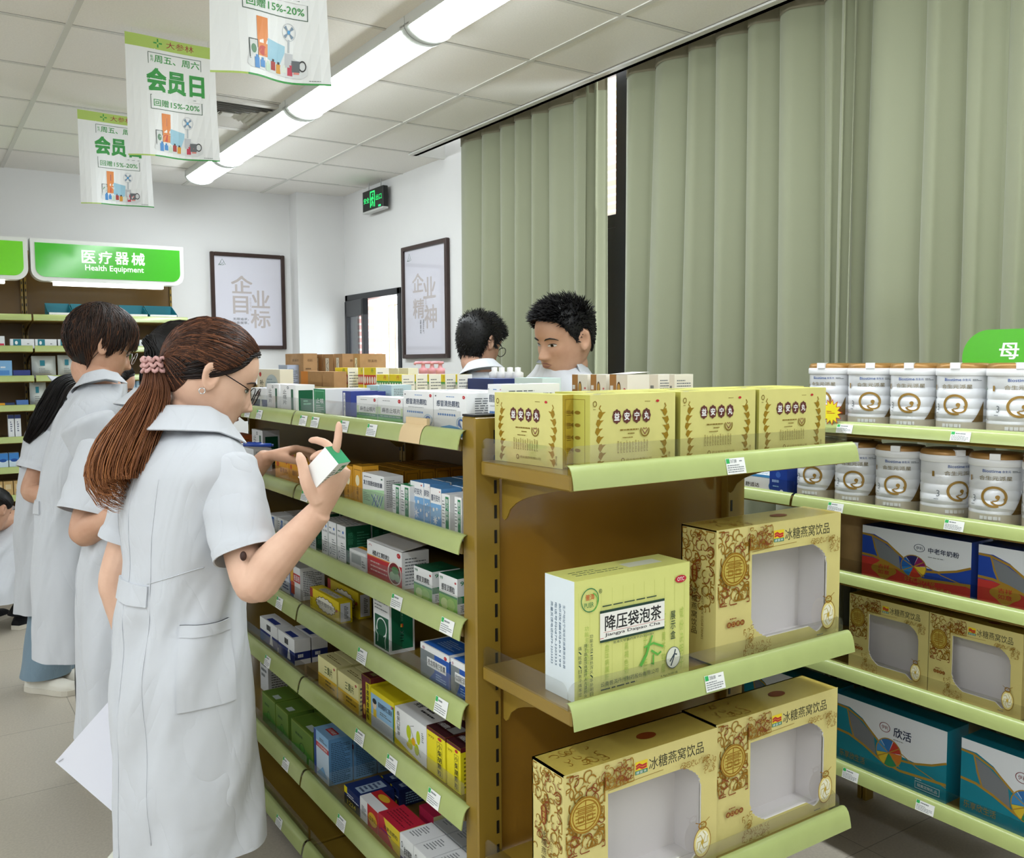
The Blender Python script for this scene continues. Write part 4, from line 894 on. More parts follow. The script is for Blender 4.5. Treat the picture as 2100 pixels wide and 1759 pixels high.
# top shelf, far bay
B('medicine_box', 547, 572, 796, 0, d_greenpanel, CW, 0.06, 'white box with dark green text strips on the far top shelf, left of its twin', h=0.085, group='green striped white boxes')
B('medicine_box', 577, 603, 797, 0, d_greenpanel, CW, 0.06, 'white box with dark green text strips on the far top shelf, nearest the spine post', h=0.085, group='green striped white boxes', rz=0.08)
B('medicine_box', 515, 546, 804, 0, d_whitenav, CW, 0.06, 'low white and green box on the far top shelf by the glasses of the woman', h=0.07)
B('medicine_box', 527, 574, 765, 0, d_bupi, M('#e9e4d2', .45), 0.05, 'cream box with a grey landscape picture behind the far top shelf boxes', x=SX+0.2, h=0.125)
B('medicine_box', 571, 589, 749, 0, d_plain, M('#b6c3dd', .4), 0.05, 'pale lilac blue box standing behind the cream landscape box', x=1.31, h=0.14)
# rear rows that show above the gondola's spine
zz = ZS[0]; RX = 1.335
def back_row(u0, u1, v, design, base, depth, label, x=RX, group=None, sides=None, h=None): return B('medicine_box', u0, u1, v, 0, design, base, depth, label, x=x, zs=zz, sides=sides, group=group, h=h)
g = 'brown paper tea boxes'
back_row(585, 622, 726, d_kraft, KRA, 0.06, 'tall brown kraft box with printed front, farthest of the kraft row', x=1.36, group=g)
back_row(641, 661, 727, d_kraftstrip, KRA, 0.05, 'brown kraft box with a white calligraphy strip, second from the far end', x=1.45, group=g)
back_row(662, 683, 727, d_kraftstrip, KRA, 0.05, 'brown kraft box with a white calligraphy strip, middle of the kraft row', x=1.45, group=g)
back_row(685, 702, 726, d_kraftstrip, KRA, 0.11, 'brown kraft box with calligraphy strip and plain broad side beside it', x=1.45, group=g)
back_row(724, 738, 726, d_kraftstrip, KRA, 0.11, 'brown kraft box at the near end of the row below the window', x=1.45, group=g)
back_row(617, 660, 769, d_kraftlow, KRA, 0.05, 'low brown box with an orange printed end in front of the kraft row', x=1.31, h=0.115)
back_row(661, 685, 769, None, KRA, 0.05, 'plain low brown box next to the orange printed one', x=1.31, h=0.115)
g = 'yellow and red boxes'
back_row(687, 713, 754, d_yr, YEL, 0.055, 'yellow and red patterned box with white side, farthest of its row', x=1.37, group=g)
back_row(734, 745, 754, d_yr, YEL, 0.03, 'yellow and red patterned narrow box between two others of its kind', x=1.40, group=g)
back_row(746, 771, 754, d_yr, YEL, 0.05, 'yellow and red patterned box at the near end of its row', x=1.37, group=g)
g = 'yellow and green boxes'
for i, (a, b) in enumerate(((772, 797), (797.5, 824), (850, 853), (876, 880), (904, 913), (934, 938))):
    back_row(a, b, 768, d_yg, YEL, 0.05, ['yellow and green patterned box, farthest of the green-printed row', 'yellow and green patterned box with its white side showing, second of the row', 'yellow and green box turned to show mostly its white side, third of the row',
             'yellow and green box turned to show mostly its white side, fourth of the row', 'yellow and green patterned box just left of the bent man in white', 'yellow and green box at the near end, below the shoulder of the man with glasses'][i], x=1.325, group=g)
for i, (a, b) in enumerate(((772, 790), (797, 816), (818, 837))):
    back_row(a, b, 755, None, M('#efeccf', .45), 0.04, 'plain cream lid of a box behind the yellow and green row', x=1.52, group='cream boxes behind the yellow row')
o = carton('medicine_box', 0.20, 0.09, 0.10, NAV, lambda fc: (fc['F'].lines(.1, .3, .6, .7, 4, LBL, .3), fc['R'].rect(.2, .2, .7, .8, LBL), fc['T'].lines(.2, .3, .8, .7, 2, LBL)), {'T': M('#2c3e78', .4)})
p = hit(985, 790, 0, 1.36); put(o, 1.36+.045, float(p[1])+0.03, zz+.0005, -PI/2); tag(o, 'dark navy box below the man with glasses', 'medicine box')
o = carton('medicine_box', 0.19, 0.12, 0.075, ORA, lambda fc: (otc(fc['F'], .86, .5, .05), fc['T'].lines(.2, .2, .8, .7, 2, M('#b3721a', .5)))); put(o, 1.17, 1.80, ZS[0]+.0005, -PI/2); tag(o, 'flat orange box in front of the navy box on the gondola top', 'medicine box')
o = carton('medicine_box', 0.13, 0.06, 0.105, M('#d7ecec', .4), lambda fc: (fc['T'].rect(.5, .2, .9, .8, M('#5fb8b0', .4)), fc['F'].lines(.1, .3, .9, .7, 2, TG))); put(o, 1.40, 1.995, zz+.0005, -PI/2); tag(o, 'white and teal box below the chin of the young man facing the shelves', 'medicine box')
g = 'white and brown boxes'
for i, (a, b, d) in enumerate(((1173, 1205, .05), (1211, 1243, .05), (1250, 1287, .075), (1331, 1350, .055), (1372, 1384, .06))):
    B('medicine_box', a, b, 768, 0, d_whitebrown if i < 3 else d_plain, M('#ece7da', .45), d, ['white box with brown end, farthest of five beside the young man', 'white box with brown end, second of five behind the golden boxes', 'white box with brown end and slightly raised lid, middle of five behind the golden boxes',
      'plain cream box, fourth of five behind the golden boxes', 'plain cream box, nearest of five behind the golden boxes'][i], x=1.50, zs=zz, group=g, flap=0.006 if i == 2 else 0)
# pump bottles and capped bottles on the far side
def bottle(kind):
    if kind == 'pump':
        root = empty('pump_bottle'); mb = MB(); mb.lathe([(0, 0), (.026, 0), (.028, .006), (.028, .09), (.02, .105), (.012, .11), (0, .11)], M('#f1eef0', .3), 20); mb.build('bottle_body', root)
        mb = MB(); mb.lathe([(0, .108), (.016, .108), (.016, .126), (.008, .128), (.006, .14), (.012, .142), (.012, .15), (0, .15)], M('#e3a0a6', .4), 16); mb.tube([(0, 0, .146), (.0, -.03, .146), (0, -.034, .14)], .005, M('#e3a0a6', .4), 8); mb.build('pump_head', root)
    else:
        root = empty('capped_bottle'); mb = MB(); mb.lathe([(0, 0), (.022, 0), (.023, .005), (.023, .08), (.02, .09), (0, .09)], M('#e2762f', .35), 20); mb.build('bottle_body', root)
        mb = MB(); mb.lathe([(0, .09), (.0225, .09), (.0225, .122), (.012, .126), (.012, .138), (0, .139)], M('#d6d4d1', .45), 20); mb.build('cap', root)
    if kind != 'pump': root.scale = (.72, .72, .95)
    return root
for i, u in enumerate((868, 886, 903)):
    p = hit(u, 760, 0, 1.50); tag(put(bottle('pump'), 1.50, float(p[1]), zz+.001, -PI/2), 'bottle with a pink pump head left of the man with glasses', 'bottle', 'pink pump bottles')
for i, u in enumerate((1014, 1029, 1046, 1062)):
    p = hit(u, 760, 0, 1.46); tag(put(bottle('cap'), 1.46, float(p[1]), zz+.001), ['orange bottle with white cap, farthest of four beside the man with glasses', 'orange bottle with white cap, second of four beside the man with glasses', 'orange bottle with white cap, third of four beside the man with glasses', 'orange bottle with white cap, nearest of four beside the man with glasses'][i], 'bottle', 'white capped bottles')

# second shelf
g = 'amber pill cartons'
for i, (a, b) in enumerate(((705, 722), (723.5, 742))):
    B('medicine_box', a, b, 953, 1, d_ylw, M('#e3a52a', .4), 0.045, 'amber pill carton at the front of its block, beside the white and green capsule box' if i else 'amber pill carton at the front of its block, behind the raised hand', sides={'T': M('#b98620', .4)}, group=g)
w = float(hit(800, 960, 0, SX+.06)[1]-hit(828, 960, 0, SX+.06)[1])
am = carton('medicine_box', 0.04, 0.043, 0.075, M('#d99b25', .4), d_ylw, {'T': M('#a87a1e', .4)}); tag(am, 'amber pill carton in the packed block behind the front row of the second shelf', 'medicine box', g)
first = True
for k in range(5):
    for i in range(5):
        c = am if first else clone(am); first = False
        put(c, SX+0.085+0.0455*k+.022, float(hit(738, 960, 0, SX+.1)[1])-0.0425*i-.02, ZS[1]+.0005, -PI/2)
B('medicine_box', 742.7, 787.5, 968, 1, d_anwan, CW, 0.05, 'white and pale green capsule box with crossed stripes on the second shelf')
g = 'narrow white and green boxes'
for i, (a, b) in enumerate(((804.5, 820.5), (821.5, 840.5))):
    B('medicine_box', a, b, 993, 1, d_narrowg, CW, 0.038, 'narrow white and green box on the second shelf, %s of the front pair' % ('left' if i == 0 else 'right'), sides={'T': M('#2f9a62', .4)}, rows=4, rowlabel='narrow white and green box in the rows behind its front pair', group=g)
g = 'blue snowflake tablet boxes'
for i, (a, b, v) in enumerate(((841.5, 868.5, 1004), (869, 882, 1005), (882.5, 905, 1016))):
    B('medicine_box', a, b, v, 1, d_fuke if i != 1 else d_fuke, CW, 0.05, 'blue tablet box with white flower stars on the second shelf, %s of three' % ('leftmost', 'middle', 'rightmost')[i], sides={'T': M('#5d9bd6', .4)}, x=SX+(0.012, .014, -0.004)[i], rows=3, rowlabel='blue topped tablet box in the rows behind the three front ones', group=g, h=0.088)
B('medicine_box', 906, 923, 1037, 1, d_narrowg, CW, 0.055, 'white box with green block print at the near end of the second shelf', h=0.08, x=SX-.004)
B('medicine_box', 932, 947, 1040, 1, d_narrowg, CW, 0.055, 'white box with green block print, nearest, touching the brown end post', h=0.08, x=SX-.004)
g = 'orange pill boxes in the far bay'
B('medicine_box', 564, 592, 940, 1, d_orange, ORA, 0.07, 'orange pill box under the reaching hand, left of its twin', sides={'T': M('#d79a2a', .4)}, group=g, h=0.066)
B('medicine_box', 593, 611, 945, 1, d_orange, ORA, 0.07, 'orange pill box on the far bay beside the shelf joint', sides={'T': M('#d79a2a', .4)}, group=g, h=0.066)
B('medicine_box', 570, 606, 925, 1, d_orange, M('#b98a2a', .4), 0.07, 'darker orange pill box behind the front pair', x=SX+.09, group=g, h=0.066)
B('medicine_box', 516, 538, 874, 1, d_greenpanel, CW, 0.06, 'tall white box with a dark green panel behind the blue pen', x=SX+.09, h=0.12)
B('medicine_box', 486, 520, 920, 1, d_plain, CW2, 0.06, 'white box left of the reaching wrist on the far bay', h=0.075)
B('medicine_box', 470, 496, 905, 1, d_orange, M('#d2703a', .4), 0.05, 'reddish orange box behind the white one at the woman\'s chin', x=SX+.1, h=0.085)
# third shelf
g = 'white boxes with green sides on the third shelf'
for i, (a, b, v) in enumerate(((634, 647, 1060), (659, 672, 1062), (672.5, 689.5, 1066), (690.5, 709, 1083))):
    B('medicine_box', a, b, v, 2, d_white_green_side, CW, 0.07, 'tall white box with dark green side on the third shelf, %s of four' % ('leftmost', 'second', 'third', 'nearest')[i], sides={'R': DGR}, rows=2, rowlabel='white box with green side in the rows behind the front four of the third shelf', group=g, h=0.098)
B('medicine_box', 716.5, 750, 1124, 2, lambda fc: (fc['F'].rect(.12, .3, .72, .8, M('#b9bfc0', .5)), fc['F'].lines(.76, .2, .95, .6, 3, TG), fc['T'].rect(0, .6, .7, 1, ORA)), CW, 0.035, 'small white box with a grey label on the third shelf')
B('medicine_box', 752.5, 823.5, 1107, 2, d_juhong, CW, 0.07, 'white and red granule box with round fruit picture and lifted lid', flap=0.012)
g = 'cold remedy boxes'
B('medicine_box', 848.5, 886, 1159, 2, d_999, CW, 0.07, 'white and green cold granule box on the third shelf, farther one', sides={'T': DGR}, group=g)
B('medicine_box', 900, 938, 1178, 2, d_999, CW, 0.07, 'white and green cold granule box on the third shelf, beside the end post', sides={'T': DGR}, group=g, h=0.075)
g = 'white boxes with a blue bottle print'
for i, (a, b) in enumerate(((548, 567), (569, 583), (584, 597), (598, 611))):
    B('medicine_box', a, b, 1058, 2, d_bluelogo, CW, 0.05, 'white box with blue print on the third shelf, %s of the front row' % ('leftmost', 'second', 'third', 'nearest')[i], rows=3, rowlabel='white box in the dim rows behind the blue printed front row', group=g, h=0.05)
# fourth shelf
B('medicine_box', 594, 615, 1163, 3, d_kidbox, CW, 0.075, 'colourful children\'s medicine box with red band beside the shelf joint', h=0.095)
B('medicine_box', 577, 592, 1158, 3, lambda fc: (fc['F'].rect(.2, .5, .8, .8, M('#8a94b8', .5)), fc['F'].lines(.1, .1, .9, .4, 3, NAV)), M('#dfe4ee', .4), 0.06, 'white and blue box left of the children\'s medicine box', h=0.09)
B('medicine_box', 556, 574, 1150, 3, d_greenpanel, CW, 0.06, 'white and green box partly hidden by the bare elbow', h=0.085)
g = 'yellow long pill boxes'
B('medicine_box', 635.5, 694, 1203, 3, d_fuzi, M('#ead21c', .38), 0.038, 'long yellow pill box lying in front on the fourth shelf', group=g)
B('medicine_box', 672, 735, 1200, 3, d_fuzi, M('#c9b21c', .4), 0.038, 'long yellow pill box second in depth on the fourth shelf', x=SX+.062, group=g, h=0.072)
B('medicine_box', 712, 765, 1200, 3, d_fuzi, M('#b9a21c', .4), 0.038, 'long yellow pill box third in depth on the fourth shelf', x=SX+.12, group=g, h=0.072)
o = B('medicine_box', 765, 798, 1224, 3, d_xph, CW, 0.066, 'tall white and green oral liquid box with a dark green lettered side', sides={'R': CW}, h=0.14)
# fifth level shelf is short: blue boxes
g = 'blue capsule boxes'
B('medicine_box', 862, 921, 1328, 3, d_guilong, CW, 0.075, 'blue and grey cough capsule box on the fourth shelf, left of its twin', group=g, h=0.073)
yb = float(hit(924, 1350, 0, SX)[1]); o = carton('medicine_box', 0.072, .075, .073, CW, d_guilong); put(o, SX+.0375, max(yb-.037, 1.575), ZS[3]+.0005, -PI/2); tag(o, 'blue and grey cough capsule box beside the end post, fourth shelf', 'medicine box', g)
o = carton('medicine_box', 0.10, .075, .073, M('#22407c', .4), None); put(o, SX+.135, yb+.04, ZS[3]+.0005, -PI/2); tag(o, 'dark blue box behind the cough capsule boxes', 'medicine box', g)
# fifth shelf
g = 'yellow tablet boxes on the fifth shelf'
B('medicine_box', 652.5, 690, 1369, 4, d_sanhuang, LYE, 0.045, 'pale yellow tablet box with green characters, left front of the fifth shelf', rows=4, gap=.003, rowlabel='pale yellow tablet box in the rows behind the front pair of the fifth shelf', group=g, h=0.085)
B('medicine_box', 693, 735, 1399, 4, d_sanhuang, LYE, 0.045, 'pale yellow tablet box in front, right of the green lettered one', rows=1, rowlabel='pale yellow tablet box in the rows behind the front pair of the fifth shelf', group=g, h=0.082)
B('medicine_box', 741.5, 759, 1373, 4, d_ejiao, M('#e9d81f', .38), 0.07, 'upright yellow box with maroon lid on the fifth shelf', rows=1, rowlabel='upright yellow box behind the maroon lidded one', h=0.118)
B('medicine_box', 761, 808, 1450, 4, d_calcium, M('#efdc22', .38), 0.12, 'blue fronted calcium liquid box with a cartoon boy and yellow lid', h=0.098)
o = carton('medicine_box', 0.09, .11, .098, M('#d9c41f', .38), None); put(o, SX+.185, float(hit(780, 1430, 0, SX)[1])-.02, ZS[4]+.0005, -PI/2); tag(o, 'yellow topped box behind the calcium liquid box', 'medicine box')
B('medicine_box', 810, 874, 1468, 4, d_butterfly, CW, 0.10, 'white box with a yellow green butterfly on the fifth shelf', h=0.094)
o = carton('medicine_box', 0.10, .09, .094, M('#b7bcbd', .4), lambda fc: (fc['T'].lines(.2, .3, .8, .7, 3, TK, .4), fc['T'].rect(.6, .1, .95, .4, GRN))); put(o, SX+.152, float(hit(842, 1480, 0, SX)[1])-.02, ZS[4]+.0005, -PI/2); tag(o, 'grey lidded box behind the butterfly box', 'medicine box')
g = 'yellow granule boxes with maroon lids'
B('medicine_box', 875, 913, 1508, 4, d_chaihu, M('#efdf26', .38), 0.08, 'yellow granule box with maroon lid and vertical lettering, farther one', sides={'T': MAR}, group=g, h=0.1)
yb = float(hit(916, 1530, 0, SX)[1]); o = carton('medicine_box', 0.058, .08, .1, M('#efdf26', .38), d_chaihu, {'T': MAR}); put(o, SX+.04, yb-.0295, ZS[4]+.0005, -PI/2); tag(o, 'yellow granule box with maroon lid and vertical lettering beside the end post', 'medicine box', g)
# far bay, fifth shelf
g = 'white and navy tablet boxes'
B('medicine_box', 533, 568, 1271, 4, d_whitenav, CW, 0.05, 'white and navy box on the far bay, left of its twin beside the coat', h=0.078, group=g)
B('medicine_box', 570, 603, 1284, 4, d_whitenav, CW, 0.05, 'white and navy box at the near end of the far bay', h=0.078, group=g, rows=1, rowlabel='white and navy box in shade behind the near one')
# sixth shelf
g = 'dark green cartons'
B('medicine_box', 533, 549, 1350, 5, d_plain, CW2, 0.10, 'white box with small print on the far bay beside the white coat', h=0.16, x=SX+.09)
for i, (a, b) in enumerate(((538, 564), (565, 590))):
    B('medicine_box', a, b, 1440, 5, d_greenbox, M('#5c7d2c', .45), 0.08, 'dark green carton with gold edging, %s of the far bay pair' % ('left' if i == 0 else 'right'), rows=1, rowlabel='dark green carton with gold edging in the row behind the far bay pair', group=g, h=0.098)
B('medicine_box', 597, 641, 1484, 5, d_greenbox, M('#5c7d2c', .45), 0.08, 'dark green carton with gold edging, nearest, beside the tall blue boxes', group=g, h=0.098, rows=1, rowlabel='dark green carton with gold edging behind the nearest one')
g = 'tall blue syrup boxes'
B('medicine_box', 643, 673, 1487, 5, d_bluetall, M('#8dbde6', .4), 0.07, 'tall blue syrup box with red band, in front on the sixth shelf', group=g, h=0.132, rows=2, rowlabel='tall blue syrup box standing in shade behind the front one')
g = 'navy flat boxes'
B('medicine_box', 706, 737, 1622, 5, d_navy, NAV, 0.10, 'navy box with barcode lid and yellow digits in front on the sixth shelf', group=g, h=0.048)
for i in range(2):
    o = carton('medicine_box', 0.05, .10, .048, NAV, d_navy); put(o, SX+.06+.06*(i+1), float(hit(720, 1640, 0, SX)[1])-.03-.03*i, ZS[5]+.0005, -PI/2) if False else put(o, SX+.155, float(hit(706, 1640, 0, SX)[1])-.035-.056*i, ZS[5]+.0005, -PI/2)
    tag(o, 'navy box with barcode lid in the row behind the front one', 'medicine box', g)
B('medicine_box', 738, 775, 1640, 5, d_zhenzhu, CW, 0.06, 'red and white pearl pill box with a yellow medallion', h=0.058)
B('medicine_box', 776, 819, 1668, 5, d_redyel, M('#c42a3c', .4), 0.07, 'red and yellow granule box lying on the sixth shelf', sides={'T': M('#c4283f', .4)}, h=0.062)
o = carton('medicine_box', 0.075, .04, .062, M('#cf2f57', .4), None, {'R': LYE}); put(o, SX+.12, float(hit(795, 1660, 0, SX)[1])-.01, ZS[5]+.0005, -PI/2); tag(o, 'crimson box behind the red and yellow granule box', 'medicine box')
g = 'white itch granule boxes'
yw = float(hit(820, 1720, 0, SX)[1])
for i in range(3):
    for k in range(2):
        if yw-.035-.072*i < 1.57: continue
        o = carton('medicine_box', 0.068, .085, .062, CW if k == 0 else M('#b9bcbc', .45), d_fuyang); put(o, SX+.0425+.09*k, yw-.035-.071*i, ZS[5]+.0005, -PI/2)  # rear row is the same white box with shade painted in as grey
        tag(o, ('white granule box with small print lid in front on the sixth shelf, %s' % ('farther one', 'nearer one', 'nearest one')[i]) if k == 0 else 'white granule box behind the front pair, its colour greyed for shade', 'medicine box', g)
# ------------------------------------------------------------------ end shelf products
GOLD = M('#d9cc6a', 0.34, 0.25, 0.5, 0.05, 30.0); GOLDS = M('#cfb65a', 0.22, 0.75); GPR = M('#8a6d1c', 0.45, 0.2); BRN = M('#5d2a22', 0.5)
def leafcol(f, u0, v0, v1, w, side, m):
    """column of leaf scrolls with a crest on top"""
    n = 7
    for k in range(n):
        t = k/(n-1); v = v0+(v1-v0)*t; u = u0+side*w*0.35*math.sin(2.2*t*PI); dv = (v1-v0)/n
        f.poly([(u-w*.5, v), (u, v-dv*.5), (u+w*.5, v+dv*.1), (u+w*.25, v+dv*.7), (u-w*.25, v+dv*.6)], m)
        f.poly([(u+side*w*.3, v), (u+side*w*1.1, v+dv*.55), (u+side*w*.3, v+dv*.5)], m)
    f.line([(u, v1), (u+side*w*.2, v1+.06), (u-side*w*.2, v1+.10), (u+side*w*.1, v1+.14)], .0022, m)
def d_yian(fc):
    f = fc['F']; leafcol(f, .10, .06, .72, .055, 1, M('#a8841f', .35, .35)); leafcol(f, .88, .06, .72, .055, -1, M('#a8841f', .35, .35))
    f.ring(.05, .88, .022, .04, .3, GPR); f.lines(.03, .80, .08, .815, 1, GPR); f.lines(.62, .885, .74, .9, 1, GPR); f.ell(.775, .893, .02, .018, RED)
    for k, ch in enumerate('益安宁丸'):
        u = .295+.115*k; v = .70; rx, ry = .048, .095
        f.poly([(u+rx*(1+.07*math.cos(8*a))*math.cos(a), v+ry*(1+.07*math.cos(8*a))*math.sin(a)) for a in np.linspace(0, 2*PI, 40)[:-1]], BRN); f.text(ch, u-.03, v-.055, u+.03, v+.055, CW, .03)
    f.lines(.33, .50, .55, .53, 1, GPR, .6, 2); f.lines(.42, .45, .55, .475, 1, GPR, .6, 3); f.lines(.36, .40, .55, .42, 1, GPR, .6, 4)
    f.ring(.62, .49, .055, .085, .22, GPR, 2.6, 6.8); f.line([(.62, .44), (.59, .50), (.605, .53), (.62, .51), (.635, .53), (.65, .50), (.62, .44)], .0016, M('#7a2a22', .5))
    for k in range(11): f.lines(.30+.034*k, .20, .315+.034*k, .37-.01*(k % 3), 8, GPR, .6, k)
    f.ring(.36, .10, .02, .035, .35, GPR); f.text('药业股份有限公司', .40, .085, .70, .12, GPR, 0); f.vtext('展示盒', .905, .04, .93, .17, GPR, 0)
    for s in 'RL':
        r = fc[s]; r.frame(.15, .06, .85, .94, .0008, GPR)
        for k in range(4): r.ell(.62, .25+.17*k, .09, .025, GPR); r.lines(.25, .2+.17*k, .5, .28+.17*k, 3, GPR, .3, k)
    t = fc['T']; t.lines(.3, .55, .7, .8, 1, M('#5d5a1e', .5), .7); t.ell(.12, .12, .04, .05, M('#3d6fc0', .5)); t.lines(.1, .2, .5, .4, 2, M('#b98f3a', .5), .4)
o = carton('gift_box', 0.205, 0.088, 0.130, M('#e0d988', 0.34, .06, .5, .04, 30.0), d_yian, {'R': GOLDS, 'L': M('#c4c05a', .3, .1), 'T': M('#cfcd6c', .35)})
g = 'golden pill boxes on the end shelf'; z = EZ[0]+.0005
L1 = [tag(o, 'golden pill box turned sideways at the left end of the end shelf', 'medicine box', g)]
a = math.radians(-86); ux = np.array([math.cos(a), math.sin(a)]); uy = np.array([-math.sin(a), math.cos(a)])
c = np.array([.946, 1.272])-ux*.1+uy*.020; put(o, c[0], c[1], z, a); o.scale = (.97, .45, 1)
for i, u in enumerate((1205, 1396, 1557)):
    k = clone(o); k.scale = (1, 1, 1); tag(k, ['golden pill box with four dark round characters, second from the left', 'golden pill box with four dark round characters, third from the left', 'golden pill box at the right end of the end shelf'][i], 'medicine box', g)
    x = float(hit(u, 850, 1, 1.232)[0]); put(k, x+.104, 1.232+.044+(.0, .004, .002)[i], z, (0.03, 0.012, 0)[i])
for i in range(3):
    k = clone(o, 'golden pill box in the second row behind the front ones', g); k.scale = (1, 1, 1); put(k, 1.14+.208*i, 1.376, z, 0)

# tea box
def d_tea(fc):
    f = fc['F']; G = M('#1f7a4a', .5); LG = M('#a9c65a', .5); DK = M('#1d3f33', .5)
    f.rect(0, 0, 1, 1, M('#dde087', .4))
    for k in range(11): f.rect(.03+.092*k, .03, .0325+.092*k, .9, M('#cbd070', .5))
    for k, s_ in enumerate(('功能主治清热泻火平肝明目', '用于高血压病属肝火', '本品为黑褐色颗粒', '决明子夏枯草', '叶茶黄芩钩藤', '成份决明子')): f.vtext(s_, .08+.165*k, .06, .115+.165*k, .62, M('#b7cd5f', .5), 0)
    f.ring(.12, .83, .072, .10, .08, G); f.text('普洱', .085, .83, .155, .88, M('#d2502a', .5), .01); f.text('PUER', .075, .77, .15, .81, G, .006); f.ring(.13, .81, .055, .08, .12, LGR, -1.4, 1.3); f.ring(.205, .89, .013, .018, .2, DK); f.text('R', .199, .88, .211, .9, DK, 0)
    f.ell(.91, .865, .052, .033, M('#c0283a', .4)); f.text('OTC', .878, .848, .942, .882, CW, .012)
    f.lines(.22, .75, .80, .765, 1, DK, .6, 5); f.rect(.2, .70, .76, .722, DK); f.rect(.2, .455, .76, .475, DK); f.rect(.2, .475, .76, .70, M('#f6f5ee', .5))
    f.text('降压袋泡茶', .24, .545, .73, .675, M('#15171a', .5), .016); f.rect(.2, .487, .23, .492, RED); f.rect(.23, .535, .76, .538, RED); f.text('Jiangya Daipao Cha', .24, .494, .72, .528, M('#2a2326', .5), .008)
    f.text('批准文号:国药准字Z53020203', .31, .425, .66, .447, DK, 0)
    f.line([(.55, .17), (.60, .26), (.63, .36), (.65, .42)], .004, LGR); f.line([(.58, .33), (.66, .35), (.75, .30)], .004, LGR); f.line([(.62, .36), (.60, .28), (.54, .18)], .003, LGR); f.line([(.64, .29), (.70, .24), (.73, .26)], .004, LGR); f.line([(.66, .25), (.66, .16), (.64, .18)], .0035, LGR)
    f.vtext('展示盒', .815, .34, .86, .60, DK, .008); f.ell(.84, .18, .065, .095, M('#eef0e4', .5)); f.ring(.84, .18, .066, .096, .06, M('#4a5a66', .5)); f.line([(.82, .11), (.845, .18), (.86, .25)], .003, M('#3a4a56', .5)); f.line([(.81, .15), (.85, .21), (.875, .2)], .003, M('#3a4a56', .5))
    f.vtext('功能主治：清热泻火、平肝明目', .115, .03, .14, .55, DK, .004); f.vtext('用于高血压病属肝火亢盛的头', .065, .03, .09, .48, DK, .004); f.vtext('痛、眩晕、目胀牙痛等症', .02, .05, .045, .47, DK, .004)
    f.text('云南普洱丹州制药股份有限公司', .20, .085, .70, .125, DK, .004); f.lines(.2, .05, .7, .07, 1, DK, .6, 8); f.text('4.4gx36袋/盒', .72, .03, .88, .055, DK, 0)
    l = fc['L']
    for k, s_ in enumerate(('生产地址宁洱哈尼族彝族自治县', '邮政编码665199', '电话号码0879-3203333', '质量反馈电话0879-3203333')): l.vtext_rot(s_, .62-.14*k, .25, .70-.14*k, .78, M('#3f5f7c', .5))
    t = fc['T']; t.rect(.55, .35, .85, .7, M('#d9ddc6', .5)); t.lines(.1, .3, .5, .7, 3, DK, .25)
x0 = float(hit(1177, 1250, 1, 1.222)[0]); x1 = float(hit(1415, 1250, 1, 1.222)[0]); ht = float(hit(1177, 1194, 1, 1.222)[2])-EZ[1]
o = carton('tea_box', x1-x0, 0.085, ht, M('#dde087', 0.4), d_tea, {'L': M('#dfe9ee', .4), 'T': M('#d8da7c', .4)}); put(o, (x0+x1)/2, 1.222+.0435, EZ[1]+.0005, 0.012); tag(o, 'lime tea bag box with a red OTC oval, middle end shelf', 'tea box')

# gold window gift boxes
GB = M('#e3d68c', 0.32, 0.12, 0.5, 0.04, 20.0); SCR = M('#a97a1f', 0.4, 0.4); SCR2 = M('#8f4316', 0.45, 0.2); GB2 = M('#d6c05e', 0.2, .25)
def scrolls(f, u0, v0, u1, v1, n, m, seed, s=0.02, avoid=None):
    r = random.Random(seed)
    for i in range(n):
        cu, cv = r.uniform(u0, u1), r.uniform(v0, v1)
        if avoid and avoid(cu, cv): continue
        a0 = r.uniform(0, 2*PI); sg = r.choice((-1, 1)); R = s*r.uniform(.6, 1.2); t = np.linspace(0, 1, 13)
        a = a0+sg*t*r.uniform(3.2, 5.2); rad = R*(1-.78*t); pu = cu+rad*np.cos(a)/f.w; pv = cv+rad*np.sin(a)/f.h
        ok = np.stack([np.clip(pu, u0, u1), np.clip(pv, v0, v1)], -1)
        f.line(ok, .0034*(1-.55*t)*s/.02, m)
